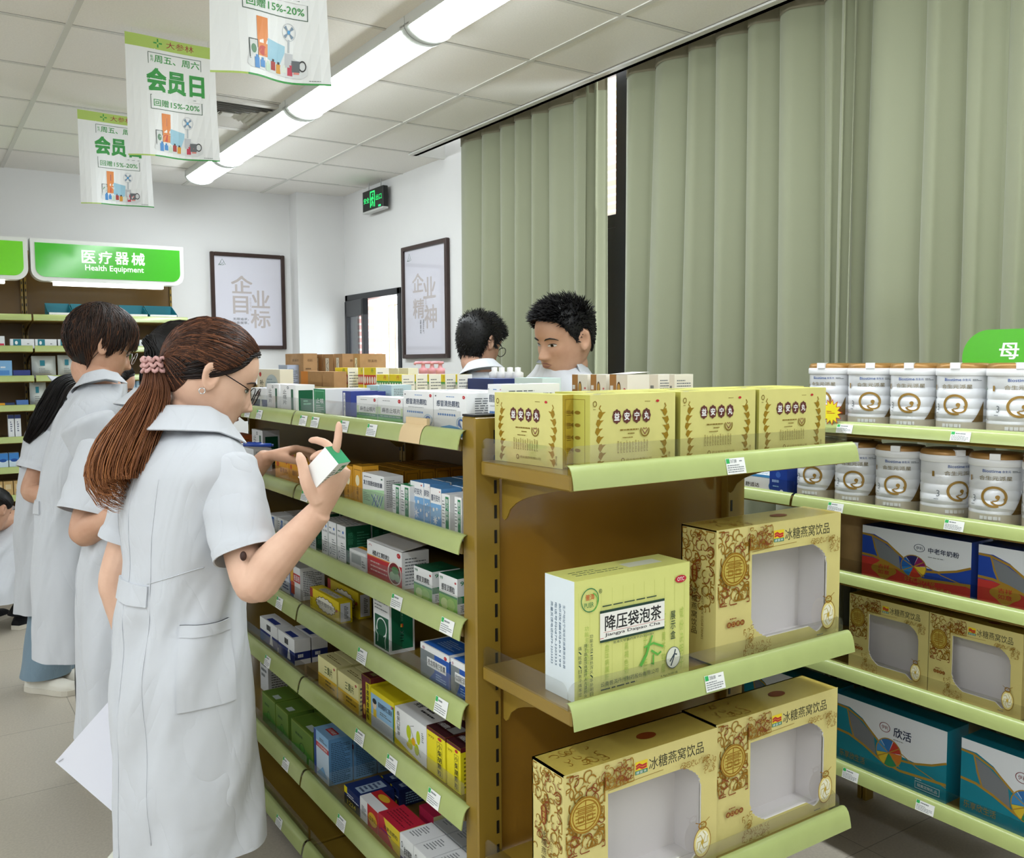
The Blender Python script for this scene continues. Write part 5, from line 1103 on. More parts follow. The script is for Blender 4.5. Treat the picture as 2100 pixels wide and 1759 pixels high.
def gift_box(name='gift_box', w=0.372, h=0.266, d=0.095):
    root = empty(name); mb = MB(); T = 0.0035
    A = (.265, .13, .885, .78)                                        # window in front-face fractions
    wl, wr, wb, wt = -w/2+A[0]*w, -w/2+A[2]*w, A[1]*h, A[3]*h; y = -d/2
    # window outline, with stepped ornamental corners upper right and lower left
    def steps(cx, cz, sx, sz, k=0.045, n=14):
        out = []
        for i in range(n+1):
            a = i/n*PI/2; r_ = k*(1+.10*math.sin(i*2.4)); out.append((cx+sx*(k-r_*math.sin(a)), cz+sz*(k-r_*math.cos(a))))
        return out
    hole = [(wl, wt)] + [(wl, wb+.045)]+[(wl+.004*(i % 2)+.045*(i/12)**1.6, wb+.045*(1-(i/12)**.7)) for i in range(1, 13)]
    hole += [(wr-.055, wb)]+[(wr-.03+.03*math.cos(a), wb+.03+.045*math.sin(a)) for a in np.linspace(-PI/2, 0, 6)]
    hole += [(wr, wt-.045)]+[(wr-.003*(i % 2)-.045*(i/12)**1.6, wt-.045*(1-(i/12)**.7)) for i in range(1, 13)]
    hole = hole[::-1]
    # ring of quads between the outer rectangle and the hole, by walking both loops at matching angles
    cx, cz = (wl+wr)/2, (wb+wt)/2
    def outer(p):
        dx, dz = p[0]-cx, p[1]-cz; s_ = min((w/2*np.sign(dx)-cx)/dx if abs(dx) > 1e-9 else 1e9, ((h if dz > 0 else 0)-cz)/dz if abs(dz) > 1e-9 else 1e9); return (cx+dx*s_, cz+dz*s_)
    corners = [(-w/2, 0), (w/2, 0), (w/2, h), (-w/2, h)]
    pts = list(hole)
    for c_ in corners:                                              # project corners onto the hole loop so the rectangle stays sharp
        an = math.atan2(c_[1]-cz, c_[0]-cx); n = len(pts)
        for i in range(n):
            p, q = pts[i], pts[(i+1) % n]; d_ = np.array([math.cos(an), math.sin(an)]); e = np.array(q)-np.array(p); M_ = np.array([[d_[0], -e[0]], [d_[1], -e[1]]])
            if abs(np.linalg.det(M_)) < 1e-12: continue
            s_, t_ = np.linalg.solve(M_, np.array(p)-np.array([cx, cz]))
            if s_ > 0 and 0 <= t_ <= 1: pts.insert(i+1, tuple(np.array(p)+t_*e)); break
    n = len(pts); V = [(p[0], y, p[1]) for p in pts]+[(*[outer(p)[0]], y, outer(p)[1]) for p in pts]
    F = [((i+1) % n, i, n+i, n+(i+1) % n) for i in range(n)]
    mb.add(V, F, GB)
    mb.add([(p[0], y+T*k, p[1]) for k in (0, 1) for p in pts], [(i, (i+1) % n, n+(i+1) % n, n+i) for i in range(n)], M('#f2efe6', .6))
    # sides, back, inside
    mb.box((-w/2, y, 0), (-w/2+T, d/2, h), GB); mb.box((w/2-T, y, 0), (w/2, d/2, h), GB); mb.box((-w/2, y+.0002, h-T), (w/2, d/2, h), GB2); mb.box((-w/2, y+.0002, 0), (w/2, d/2, T), GB); mb.box((-w/2, d/2-T, 0), (w/2, d/2, h), GB)
    f = Face(mb, (-w/2, y, 0), (w, 0, 0), (0, 0, h)); l = Face(mb, (-w/2, d/2, 0), (0, -d, 0), (0, 0, h)); t = Face(mb, (-w/2, y, h), (w, 0, 0), (0, d, 0))
    f.text('冰糖燕窝饮品', .525, .845, .90, .935, M('#2b2a1c', .5), .006); f.rect(.435, .845, .515, .935, M('#f0d526', .4)); f.rect(.435, .845, .515, .872, M('#1f7d5a', .4)); f.text('康富来', .44, .848, .51, .868, CW, 0)
    f.line([(.44, .905), (.46, .915), (.48, .900), (.51, .905)], .004, RED); f.line([(.44, .887), (.46, .897), (.48, .882), (.51, .888)], .004, RED)
    f.line([(.265, .80), (.435, .815), (.62, .82)], .0008, SCR)
    scrolls(f, .015, .46, .24, .985, 58, SCR, 3, .017); scrolls(f, .02, .44, .24, .98, 26, SCR2, 5, .014); scrolls(f, .24, .82, .42, .985, 30, SCR, 7, .014); scrolls(f, .24, .84, .40, .98, 12, SCR2, 9, .012)
    f.ell(.12, .70, .095, .125, GB2)
    for k, rr_ in enumerate((.095, .08)): f.ring(.12, .70, rr_, rr_*1.3, .10, SCR)
    for k in range(6): f.line([(.06, .64+.024*k), (.18, .64+.024*k)], .0018, SCR)
    f.line([(.12, .60), (.12, .80)], .0022, SCR); f.frame(.075, .655, .11, .70, .0016, SCR); f.frame(.13, .655, .165, .70, .0016, SCR); f.frame(.075, .72, .165, .75, .0016, SCR)
    f.lines(.09, .33, .18, .345, 1, SCR2)
    for k, ch in enumerate('进口原料'): f.ell(.085+.033*k, .295, .0165, .021, SCR2); f.text(ch, .076+.033*k, .283, .094+.033*k, .307, GOLD, 0)
    scrolls(f, .885, .70, .975, .83, 26, SCR, 11, .007); scrolls(f, .72, .785, .93, .83, 26, SCR, 13, .006); scrolls(f, .19, .03, .265, .26, 28, SCR, 15, .008); scrolls(f, .26, .03, .40, .125, 24, SCR, 17, .007)
    f.lines(.78, .05, .88, .065, 1, TG)
    # nest flower emblem at the lower right of the window
    u, v = .875, .20; f.ell(u, v, .062, .115, M('#e9d98a', .4)); f.ring(u, v, .062, .115, .07, SCR); f.ell(u, v, .046, .085, M('#f4f1dc', .4))
    for k in range(6):
        a_ = k*PI/3+.4; f.line([(u+.012*math.cos(a_), v+.02*math.sin(a_)), (u+.035*math.cos(a_+.5), v+.06*math.sin(a_+.5)), (u+.042*math.cos(a_+1.1), v+.08*math.sin(a_+1.1))], .0022, M('#cdbb6c', .4))
    f.poly([(u-.012, v), (u, v+.03), (u+.012, v), (u, v-.03)], M('#c9a83a', .4)); f.ring(u, v+.125, .03, .03, .3, SCR); f.line([(u-.05, v+.16), (u, v+.13), (u+.05, v+.17)], .0015, SCR)
    scrolls(l, .05, .38, .95, .98, 60, SCR, 21, .014); scrolls(l, .05, .45, .95, .95, 22, SCR2, 23, .012); l.poly([(.42+.09*math.cos(q), .66+.07*math.sin(q)) for q in np.linspace(0, 2*PI, 20)[:-1]], SCR2); l.vtext('康富来', .38, .60, .46, .72, GOLD, 0); l.vtext('冰糖燕窝饮品', .34, .20, .50, .56, M('#4a3512', .5), .004); l.vtext_rot('BIRD NEST ROCK SUGAR DRINKS', .62, .18, .68, .56, M('#7a5a1e', .5))
    scrolls(t, .06, .1, .3, .9, 18, SCR, 25, .012); t.ell(.62, .5, .06, .14, SCR2)
    mb.build('carton', root)
    # white tray inside
    tr = MB(); WT = M('#f1ecec', .7); o_ = .004
    tr.box((-w/2+.006, d/2-.016, .006), (w/2-.006, d/2-.012, h-.006), WT); tr.box((-w/2+.006, -d/2+.008, .006), (-w/2+.009, d/2-.016, h-.006), WT); tr.box((w/2-.036, -d/2+.012, .006), (w/2-.033, d/2-.016, h-.006), WT); tr.box((-w/2+.009, -d/2+.008, .006), (w/2-.036, d/2-.016, .009), WT); tr.box((-w/2+.009, -d/2+.008, h-.009), (w/2-.036, d/2-.016, h-.006), WT)
    tr.build('inner_tray', root)
    fm = MB(); fm.box((wl-.004, y+T+.0004, wb-.004), (wr+.004, y+T+.0008, wt+.004), FILM); fm.build('window_film', root)
    return root
g = 'gold gift boxes with a clear window'; gb = gift_box()
xl = lambda u, v, yy: float(hit(u, v, 1, yy)[0])
W_ = 0.372
tag(put(gb, xl(1469, 1200, 1.215)+W_/2, 1.215+.048, EZ[1]+.0005), 'gold window gift box on the middle end shelf, right of the tea box', 'gift box', g)
k = clone(gb, 'gold window gift box at the left of the lowest end shelf', g); put(k, xl(1156, 1610, 1.215)+W_/2, 1.215+.048, EZ[2]+.0005)
k = clone(gb, 'gold window gift box at the right of the lowest end shelf', g); put(k, xl(1156, 1610, 1.215)+W_*1.5+.003, 1.222+.048, EZ[2]+.0005)

# ------------------------------------------------------------------ right wall shelves
class CylFace(Face):
    def __init__(s, mb, R, h, a0): s.mb = mb; s.R = R; s.h = h; s.w = 2*PI*R; s.a0 = a0; s.k = 0
    def P(s, uv, lift):
        uv = np.asarray(uv, float).reshape(-1, 2); a = s.a0+(uv[:, 0]-.5)*2*PI; r_ = s.R+(lift[:, 0] if np.ndim(lift) else lift)
        return np.stack([r_*np.cos(a), r_*np.sin(a), uv[:, 1]*s.h], -1)
def milk_tin():
    root = empty('milk_tin'); R, H = .0635, .168; mb = MB(); WT = M('#eef0f4', .28, .15); BE = M('#cfc8b6', .4)
    prof = [(0, 0), (R-.003, 0), (R, .003), (R, .006)]
    mb.lathe(prof, M('#b9b7b0', .3, .6), 48)
    mb.lathe([(R, .006), (R, .030)], BE, 48)
    ribs = [(R, .030)]
    for k in range(4):
        z0 = .034+.026*k; ribs += [(R, z0), (R-.0014, z0+.003), (R-.0014, z0+.005), (R, z0+.008)]
    ribs += [(R, .150)]; mb.lathe(ribs, WT, 48)
    f = CylFace(mb, R+.0006, H, -PI/2)
    GO = M('#a5813c', .35, .3); BL = M('#33589e', .5); GY = M('#9a8f74', .5)
    f.text('Biostime', .43, .80, .535, .845, BL, .012); f.text('合生元', .54, .802, .59, .838, BL, .008); f.lines(.60, .80, .66, .835, 2, TG)
    f.text('合生元派星', .41, .685, .60, .75, GY, .012)
    f.ring(.50, .44, .075, .16, .22, GO, -.1*PI, 1.62*PI, 30); f.ring(.525, .385, .045, .075, .3, GO, PI*1.05, PI*2.2, 14); f.ell(.52, .44, .013, .03, GO); f.ring(.50, .42, .03, .05, .3, GO, -PI*.6, PI*.2, 10)
    f.text('3', .365, .35, .385, .45, TG, 0); f.lines(.35, .30, .40, .32, 1, TG); [f.poly([(.60+.0125*q, .185), (.6125+.0125*q, .185), (.6125+.0125*q, .185+.315*((q+1)/6)**1.3), (.60+.0125*q, .185+.315*(q/6)**1.3)], M('#7d6233', .35, .3)) for q in range(6)]; f.lines(.42, .09, .62, .155, 1, CW, .8, 3); f.rect(.335, .66, .35, .74, GO); f.rect(.70, .35, .76, .65, M('#dfe3ea', .4)); f.lines(.71, .36, .75, .64, 8, TG)
    mb.build('can_body', root)
    mb = MB(); mb.lathe([(R+.0018, .148), (R+.0035, .150), (R+.0035, .164), (R+.002, .1665)], M('#f4f5f7', .35), 48)
    mb.lathe([(R+.002, .1662), (R+.0015, .173), (R-.002, .179), (R-.012, .1805), (0, .1805)], M('#a0773f', .35, .3), 48); mb.box((-.012, -R-.006, .166), (.012, -R+.012, .1815), M('#f4f5f7', .35)); mb.build('lid', root)
    return root
g = 'white milk powder tins'; tin = milk_tin(); first = True
places = ['leftmost', 'second from the left', 'third from the left', 'fourth from the left', 'fifth from the left', 'sixth, cut by the right edge']
def tins(us, v, x, lv, rots, what):
    global first
    last = None
    for i, (u, r_) in enumerate(zip(us, rots)):
        p = hit(u, v, 0, x); yv = float(p[1])
        if last is not None and last-yv < .1350: yv = last-.1350
        last = yv
        c = tin if first else clone(tin); first = False
        put(c, x, yv, RZ[lv]+.001, -PI/2+r_+.52); tag(c, 'white and gold milk powder tin on the %s shelf, %s' % (what, places[i]), 'tin', g)
tins((1706, 1784, 1866, 1945, 2031, 2128), 810, 2.285, 0, (-.35, .0, -.22, -.3, .12, -.1), 'upper')
tins((1680, 1757, 1836, 1922, 2014, 2110), 990, 2.285, 1, (-.2, -.1, -.15, .5, -.12, -.1), 'second')
# starburst price card
mb = MB(); n = 13; star = [((.034 if i % 2 == 0 else .022)*math.cos(PI*i/n), (.034 if i % 2 == 0 else .022)*math.sin(PI*i/n)) for i in range(2*n)]
mb.prism([(a*1.12, b*1.12) for a, b in star], .0, .0006, RED); mb.prism(star, -.0005, .0, M('#f5e52a', .5)); f = Face(mb, (-.02, -.0005, -.012), (.04, 0, 0), (0, 0, .024)); f.lines(.15, .3, .85, .7, 2, RED, .4)
o = mb.build('starburst_card'); p = hit(1706, 845, 0, 2.19); put(o, 2.186, float(p[1]), float(p[2]), -PI/2); tag(o, 'yellow starburst card with red edge on the milk tin shelf', 'price card')
# small boxes on the farther bay
g = 'white and blue tooth care boxes'
for i in range(3):
    o = carton('medicine_box', 0.15, .05, .055, CW, lambda fc: (fc['F'].text('舒适达', .12, .25, .5, .5, TK, .014), fc['F'].ell(.85, .4, .1, .25, M('#4a90c8', .4)), fc['F'].rect(0, .85, 1, 1, M('#4a90c8', .4)), fc['T'].lines(.1, .2, .9, .8, 3, M('#3c8ac0', .5)))); p = hit(1560, 990, 0, 2.24)
    put(o, 2.262+.056*i, float(p[1])+.003, RZ[1]+.0005, -PI/2); tag(o, ['white and blue toothpaste box in front on the farther wall bay', 'white and blue toothpaste box behind the front one', 'white and blue toothpaste box at the back of its row'][i], 'box', g)
g = 'navy gift cartons'
for i in range(2):
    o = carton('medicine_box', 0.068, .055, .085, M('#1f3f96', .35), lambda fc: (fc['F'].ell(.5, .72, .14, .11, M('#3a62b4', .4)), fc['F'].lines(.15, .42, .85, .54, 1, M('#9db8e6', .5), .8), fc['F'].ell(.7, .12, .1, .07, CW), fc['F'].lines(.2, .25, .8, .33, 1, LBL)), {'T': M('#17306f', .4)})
    put(o, 2.262+.06*i, 1.886, RZ[1]+.0005, -PI/2); tag(o, 'dark blue carton beside the milk tins, ' + ('front one' if i == 0 else 'rear one'), 'box', g)
# brown paper bag and printed carriers
mb = MB(); KP = M('#a98a5e', .8, 0, .2, .15, 25.0); w, d, h = .09, .20, .165
P = [[(x*(1+.04*math.sin(9*t)), y_*(1+.03*math.cos(7*t)), h*t) for x, y_ in ((-w/2, -d/2), (0, -d/2+.006*t), (w/2, -d/2), (w/2, 0), (w/2, d/2), (0, d/2), (-w/2, d/2), (-w/2, 0))] for t in np.linspace(0, 1, 9)]
mb.grid(P, KP, cv=True, flip=True); mb.add([(-w/2, -d/2, h), (w/2, -d/2, h), (w/2, d/2, h), (-w/2, d/2, h)], [(0, 1, 2, 3)], KP)
f = Face(mb, (-w/2, -d/2-.004, 0), (w, 0, 0), (0, 0, h)); f.rect(.05, .25, .25, .95, M('#c47f33', .6)); f.ell(.15, .7, .08, .1, M('#e0a94a', .6))
o = mb.build('paper_carton'); p = hit(1745, 1130, 0, 2.25); put(o, 2.36, float(p[1])+.03, RZ[2]+.0005, -PI/2); tag(o, 'brown wrapped paper carton left of the red and blue milk gift box', 'carton')
def swoosh_box(name, w, h, d, base, low, zh, logo_gap, cap, lower, kind):
    mb = MB(); mb.box((-w/2, -d/2, 0), (w/2, d/2, h), base); fc = box_faces(mb, w, d, h); f = fc['F']; GO = M('#c39a3f', .35, .4); WT = M('#e3e8ef', .4)
    up = [(0, .80), (.12, .80), (.25, .70), (.40, .52), (.55, .42), (.75, .40), (.9, .46), (1, .55)]
    f.poly([(0, 1), (0, .86)]+[(a, b+.06 if a < .3 else b+.0) for a, b in up]+[(1, 1)], WT)
    f.poly([(.1, .80), (.22, .72), (.36, .56), (.38, .30), (.16, .42), (.12, .6)], M('#7b7f86', .35))                   # grey window panel
    if low: f.poly([(0, 0), (1, 0), (1, .24), (.8, .22), (.6, .18), (.42, .22), (.25, .36), (.12, .42), (0, .42)], low)
    f.line([(0, .46), (.12, .45), (.25, .38), (.42, .25), (.6, .20), (.8, .23), (1, .26)], .007, GO)
    f.line([(0, .84), (.1, .83), (.25, .73), (.40, .52)], .006, GO); f.line([(.1, .82), (.13, .62), (.17, .42)], .004, GO)
    f.line([(.42, .24), (.55, .34), (.72, .38), (.88, .46), (1, .56)], .006, GO); f.line([(.58, .48), (.75, .34), (1, .22)], .0025, GO)
    cx, cy = .50, .40
    cols = ('#c0392b', '#2e6fb4', '#3f8ec8', '#e0c23a', '#2a8a5a', '#d07a2c') if kind else ('#8a1f5a', '#2a2a66', '#1f5fb0', '#2f7fc4', '#c0392b', '#e0c23a')
    for k in range(6):
        a0 = .2+k*PI/3; f.poly([(cx, cy)]+[(cx+.115*math.cos(a0+t), cy+.2*math.sin(a0+t)) for t in (0, .35, .7, 1.0)], M(cols[k], .4))
    f.ring(cx, cy, .12, .21, .07, GO); f.line([(cx-.1, cy+.1), (cx, cy), (cx+.1, cy-.15)], .0025, GO); f.line([(cx-.1, cy-.1), (cx, cy), (cx+.1, cy+.12)], .0025, GO)
    f.ell(.55 if not kind else .46, .75, .05, .065, WT); f.ring(.55 if not kind else .46, .75, .05, .07, .12, M('#7a3038' if kind else '#44506a', .5)); f.text('伊利', .52 if not kind else .43, .72, .58 if not kind else .49, .78, M('#7a3038' if kind else '#44506a', .5), .01)
    f.text(zh, *( (.63, .69, .90, .79) if not kind else (.54, .66, .70, .80)), M('#1f2a4a', .5), .016); f.lines(.63 if not kind else .54, .61, .88 if not kind else .7, .63, 1, TG, .5)
    if not kind:
        f.poly([(.22+.11*(1+.12*math.cos(4*a))*math.cos(a), .24+.16*(1+.12*math.cos(4*a))*math.sin(a)) for a in np.linspace(0, 2*PI, 40)[:-1]], GO); f.text('吉祥', .165, .25, .275, .33, RED, .012); f.text('如意', .165, .15, .275, .23, RED, .012)
        f.text('好礼新升级', .42, .12, .70, .21, GO, .006); f.text('健康添活力', .54, .02, .84, .11, GO, .006)
    else:
        f.text('乐享欣生活', .03, .08, .28, .18, GO, .006); f.frame(.74, .06, .95, .16, .0012, CW); f.text('精美定制礼品', .76, .085, .93, .135, CW, 0); f.lines(.74, .18, .84, .2, 1, CW)
    fc['T'].rect(.0, .0, 1, 1, base) ; o = mb.build(name); return o
g = 'red and blue milk powder gift boxes'
wv = 0.30; hb = float(hit(1768, 1076, 0, 2.235)[2])-RZ[2]
for i, u in enumerate((1768, 2004)):
    o = swoosh_box('gift_box', float(hit(1768, 1100, 0, 2.235)[1]-hit(1992, 1120, 0, 2.235)[1]), hb, .10, M('#2447a8', .35), M('#c23a36', .38), '中老年奶粉', 0, 0, 0, 0); yy = float(hit(u, 1100, 0, 2.235)[1])
    ww = float(hit(1768, 1100, 0, 2.235)[1]-hit(1992, 1120, 0, 2.235)[1]); put(o, 2.235+.052, yy-ww/2-.004*i, RZ[2]+.0005, -PI/2); tag(o, ['red, white and blue milk gift box beside the brown carton', 'red, white and blue milk gift box cut by the right edge of the photo'][i], 'gift box', g)
g = 'gold gift boxes with a clear window'
for i, u in enumerate((1695, 1902)):
    k = clone(gb, ['gold window gift box on the wall shelf above the teal boxes, left of its twin', 'gold window gift box on the wall shelf, cut by the right edge'][i], g); y0 = float(hit(1902, 1250, 0, 2.235)[1]); yy = y0+.1225 if i == 0 else y0-.1255
    k.scale = (.66, .8, (RZ[2]-.05-RZ[3])/.266*.98); put(k, 2.235+.045, yy, RZ[3]+.0005, -PI/2)
g = 'teal wellness gift boxes'
y0 = float(hit(1717, 1450, 0, 2.235)[1]); y1 = float(hit(1943, 1480, 0, 2.235)[1]); wt_ = y0-y1; ht = min(float(hit(1717, 1422, 0, 2.235)[2])-RZ[4], .235)
for i, yy in enumerate((y0-wt_/2, float(hit(1972, 1500, 0, 2.235)[1])-wt_/2, y0+wt_/2+.02)):
    o = swoosh_box('gift_box', wt_, ht, .10, M('#12849b', .35), None, '欣活', 0, 0, 0, 1); put(o, 2.235+.052, yy, RZ[4]+.0005, -PI/2)
    tag(o, ['teal wellness gift box in the middle of the lowest wall shelf', 'teal wellness gift box at the right edge of the photo', 'teal wellness gift box half hidden by the gold boxes of the end shelves'][i], 'gift box', g)

# ------------------------------------------------------------------ back wall shelf goods
TEAL = M('#167a8c', .4)
def back_box(u0, u1, v, lv, design, base, depth, label, y=BY+.035, h=None, group=None, cat='box', rows=0):
    x0 = float(hit(u0, v, 1, y)[0]); x1 = float(hit(u1, v, 1, y)[0]); z0 = BZ[lv]
    if h is None: h = float(hit(u0, v, 1, y)[2])-z0
    o = carton('medicine_box', abs(x1-x0)-.002, depth, h, base, design); put(o, (x0+x1)/2, y+depth/2, z0+.0005, 0); return tag(o, label, cat, group)
def tray(u0, u1, label):
    y = BY+.06; x0 = float(hit(u0, 640, 1, y)[0]); x1 = float(hit(u1, 640, 1, y)[0]); w = x1-x0-.003; z = BZ[0]; root = empty('display_tray', ((x0+x1)/2, y, z+.001)); mb = MB(); d = .16
    mb.box((-w/2, 0, 0), (w/2, d, .003), TEAL); mb.box((-w/2, 0, 0), (w/2, .003, .035), TEAL); mb.box((-w/2, d-.003, 0), (w/2, d, .10), TEAL)
    for s in (-1, 1):
        x = s*(w/2-.0015); mb.prism([(0, 0), (d, 0), (d, .10), (.0, .035)], x-.0015, x+.0015, TEAL, axis=0)
    f = Face(mb, (-w/2, 0, 0), (w, 0, 0), (0, 0, .035)); f.rect(.04, 0, .98, .95, CW); f.text('adhesive wound dressing', .1, .35, .85, .6, TG, 0); mb.build('tray_body', root)
    return tag(root, label, 'display tray', 'teal display trays')
for i, (a, b) in enumerate(((98, 150), (151, 200), (201, 251), (252, 304), (305, 364))): tray(a, b, 'teal card tray on the top back shelf, %s of five' % ('leftmost', 'second', 'middle', 'fourth', 'rightmost')[i])
def d_dress(fc): f = fc['F']; f.rect(.12, .25, .45, .98, TEAL); f.ell(.25, .6, .06, .2, CW); f.lines(.15, .06, .55, .15, 1, RED); f.lines(.7, .4, .85, .6, 1, TG)
for i, (a, b) in enumerate(((20, 70), (71, 116), (118, 160), (162, 205), (278, 294), (295, 335))): back_box(a, b, 687, 1, d_dress, CW2, .07, 'white and teal dressing box, second back shelf, %s' % ('left of the bay joint', 'first right of the joint', 'second right of the joint', 'behind the head of the tall student', 'just right of the tall student', 'nearest the ponytail woman')[i], group='white dressing boxes', h=.058)
back_box(-8, 9, 678, 1, lambda fc: fc['F'].rect(.3, .1, .9, .4, PNK), CW2, .06, 'white and pink box at the left edge on the second back shelf', h=.075)
back_box(-6, 24, 730, 2, lambda fc: (fc['F'].rect(.1, .2, .8, .45, M('#4a86c8', .4)), fc['F'].lines(.2, .55, .8, .7, 1, CW)), M('#7db0dc', .4), .06, 'light blue box at the left edge on the third back shelf', h=.11)
back_box(26, 62, 750, 2, None, M('#2b3c82', .4), .06, 'dark blue box in shade next to the light blue one', h=.05)
def pouch(u0, u1, v, lv, label, n=1):
    y = BY+.05; x0 = float(hit(u0, v, 1, y)[0]); x1 = float(hit(u1, v, 1, y)[0]); w = x1-x0; h = float(hit(u0, v, 1, y)[2])-BZ[lv]; mb = MB(); PM = M('#dfe6e2', .35)
    a = np.linspace(0, 1, 9); P = [[(-w/2+w*s, .05*(1-abs(2*t-1)**2)*(1-abs(2*s-1)**3)*sg + .06, h*t) for s in a] for t in a for sg in (-1,)]
    mb.grid(np.array(P).reshape(9, 9, 3), PM, flip=True); Q = np.array(P).reshape(9, 9, 3).copy(); Q[:, :, 1] = .06+.3*(.06-Q[:, :, 1])+.001; mb.grid(Q, PM)
    f = Face(mb, (-w/2, .0, 0), (w, 0, 0), (0, 0, h)); f.rect(.3, .55, .5, .8, TEAL); f.lines(.25, .2, .7, .45, 3, TG, .3)
    o = mb.build('dressing_pouch'); put(o, (x0+x1)/2, y, BZ[lv]+.001); return tag(o, label, 'pouch', 'white dressing pouches')
pouch(66, 116, 730, 2, 'white dressing pouch on the third back shelf, left of its twin'); pouch(120, 160, 728, 2, 'white dressing pouch on the third back shelf beside the tall student')
pouch(62, 96, 783, 3, 'white dressing pouch on the fourth back shelf above the dark ponytail'); pouch(232, 262, 785, 3, 'white dressing pouch between the two students')
back_box(33, 58, 810, 3, None, M('#4f78b8', .4), .06, 'small blue box on the fourth back shelf', h=.045); back_box(-4, 30, 816, 3, lambda fc: fc['F'].rect(0, 0, .4, 1, ORA), M('#2c3f6c', .4), .05, 'low navy and orange box on the fourth back shelf', h=.03)
for i, (a, b) in enumerate(((15, 28), (29, 42))): back_box(a, b, 840, 4, lambda fc: (fc['F'].rect(0, .85, 1, 1, NAV), fc['F'].lines(.35, .3, .65, .75, 5, NAV, .5)), CW2, .05, 'tall narrow white and navy box on the fifth back shelf, %s one' % ('left' if i == 0 else 'right'), h=.15, group='tall narrow white boxes')
for i, (a, b) in enumerate(((-6, 16), (17, 38))): back_box(a, b, 914, 5, lambda fc: (fc['F'].rect(0, .55, 1, 1, M('#3f86d0', .4)), fc['F'].ell(.5, .55, .35, .1, M('#1f4fa0', .4))), M('#d4e6f2', .4), .06, 'blue and white box on the sixth back shelf, %s one' % ('left' if i == 0 else 'right'), h=.10, group='blue and white boxes')
for i, (a, b) in enumerate(((-8, 5), (6, 26), (27, 46))): back_box(a, b, 976, 6, lambda fc: (fc['F'].rect(.2, .5, .8, .8, M('#e0cba0', .4)), fc['F'].ell(.4, .25, .2, .1, M('#5f86b0', .4))), M('#d0ad72', .4), .06, 'tan box on the seventh back shelf, %s' % ('cut by the left edge', 'middle one', 'right one')[i], h=.10, group='tan boxes')
for i, (a, b) in enumerate(((264, 277), (278, 292))): back_box(a, b, 756, 3, lambda fc: (fc['F'].rect(.2, .2, .8, .5, M('#4a86c8', .4)), fc['F'].lines(.2, .6, .8, .8, 2, CW)), M('#a9cdea', .4), .06, 'upright pale blue box between the two students, %s one' % ('left' if i == 0 else 'right'), h=.16, group='pale blue upright boxes')
# ------------------------------------------------------------------ people
def nrm(v): v = np.asarray(v, float); return v/(np.linalg.norm(v)+1e-12)
def spl(x, xs, ys):
    xs = np.asarray(xs, float); ys = np.asarray(ys, float); x = np.clip(np.asarray(x, float), xs[0], xs[-1])
    m = np.gradient(ys, xs); i = np.clip(np.searchsorted(xs, x)-1, 0, len(xs)-2); h = xs[i+1]-xs[i]; t = (x-xs[i])/h
    return (2*t**3-3*t**2+1)*ys[i]+(t**3-2*t**2+t)*h*m[i]+(-2*t**3+3*t**2)*ys[i+1]+(t**3-t**2)*h*m[i+1]
def curve_pts(pts, n):
    pts = np.asarray(pts, float); s = np.linspace(0, len(pts)-1, n); k = np.arange(len(pts))
    return np.stack([spl(s, k, pts[:, j]) for j in range(3)], -1)
SKINS = {}
def skin_mat(h):
    if h in SKINS: return SKINS[h]
    m = bpy.data.materials.new('skin_' + h.strip('#')); m.use_nodes = True; nt = m.node_tree; b = nt.nodes['Principled BSDF']
    tc = nt.nodes.new('ShaderNodeTexCoord'); n = nt.nodes.new('ShaderNodeTexNoise'); n.inputs['Scale'].default_value = 22; n.inputs['Detail'].default_value = 4
    cr = nt.nodes.new('ShaderNodeValToRGB'); c = lin(h); cr.color_ramp.elements[0].color = (c[0]*.92, c[1]*.85, c[2]*.82, 1); cr.color_ramp.elements[1].color = (min(1, c[0]*1.05), c[1]*1.05, c[2]*1.05, 1)
    cr.color_ramp.elements[0].position = .3; cr.color_ramp.elements[1].position = .7
    nt.links.new(tc.outputs['Object'], n.inputs['Vector']); nt.links.new(n.outputs['Fac'], cr.inputs['Fac']); nt.links.new(cr.outputs['Color'], b.inputs['Base Color'])
    b.inputs['Roughness'].default_value = .5; b.inputs['Specular IOR Level'].default_value = .35
    b.inputs['Subsurface Weight'].default_value = .0; b.inputs['Subsurface Radius'].default_value = (1, .35, .2); b.inputs['Subsurface Scale'].default_value = .006
    SKINS[h] = m; return m
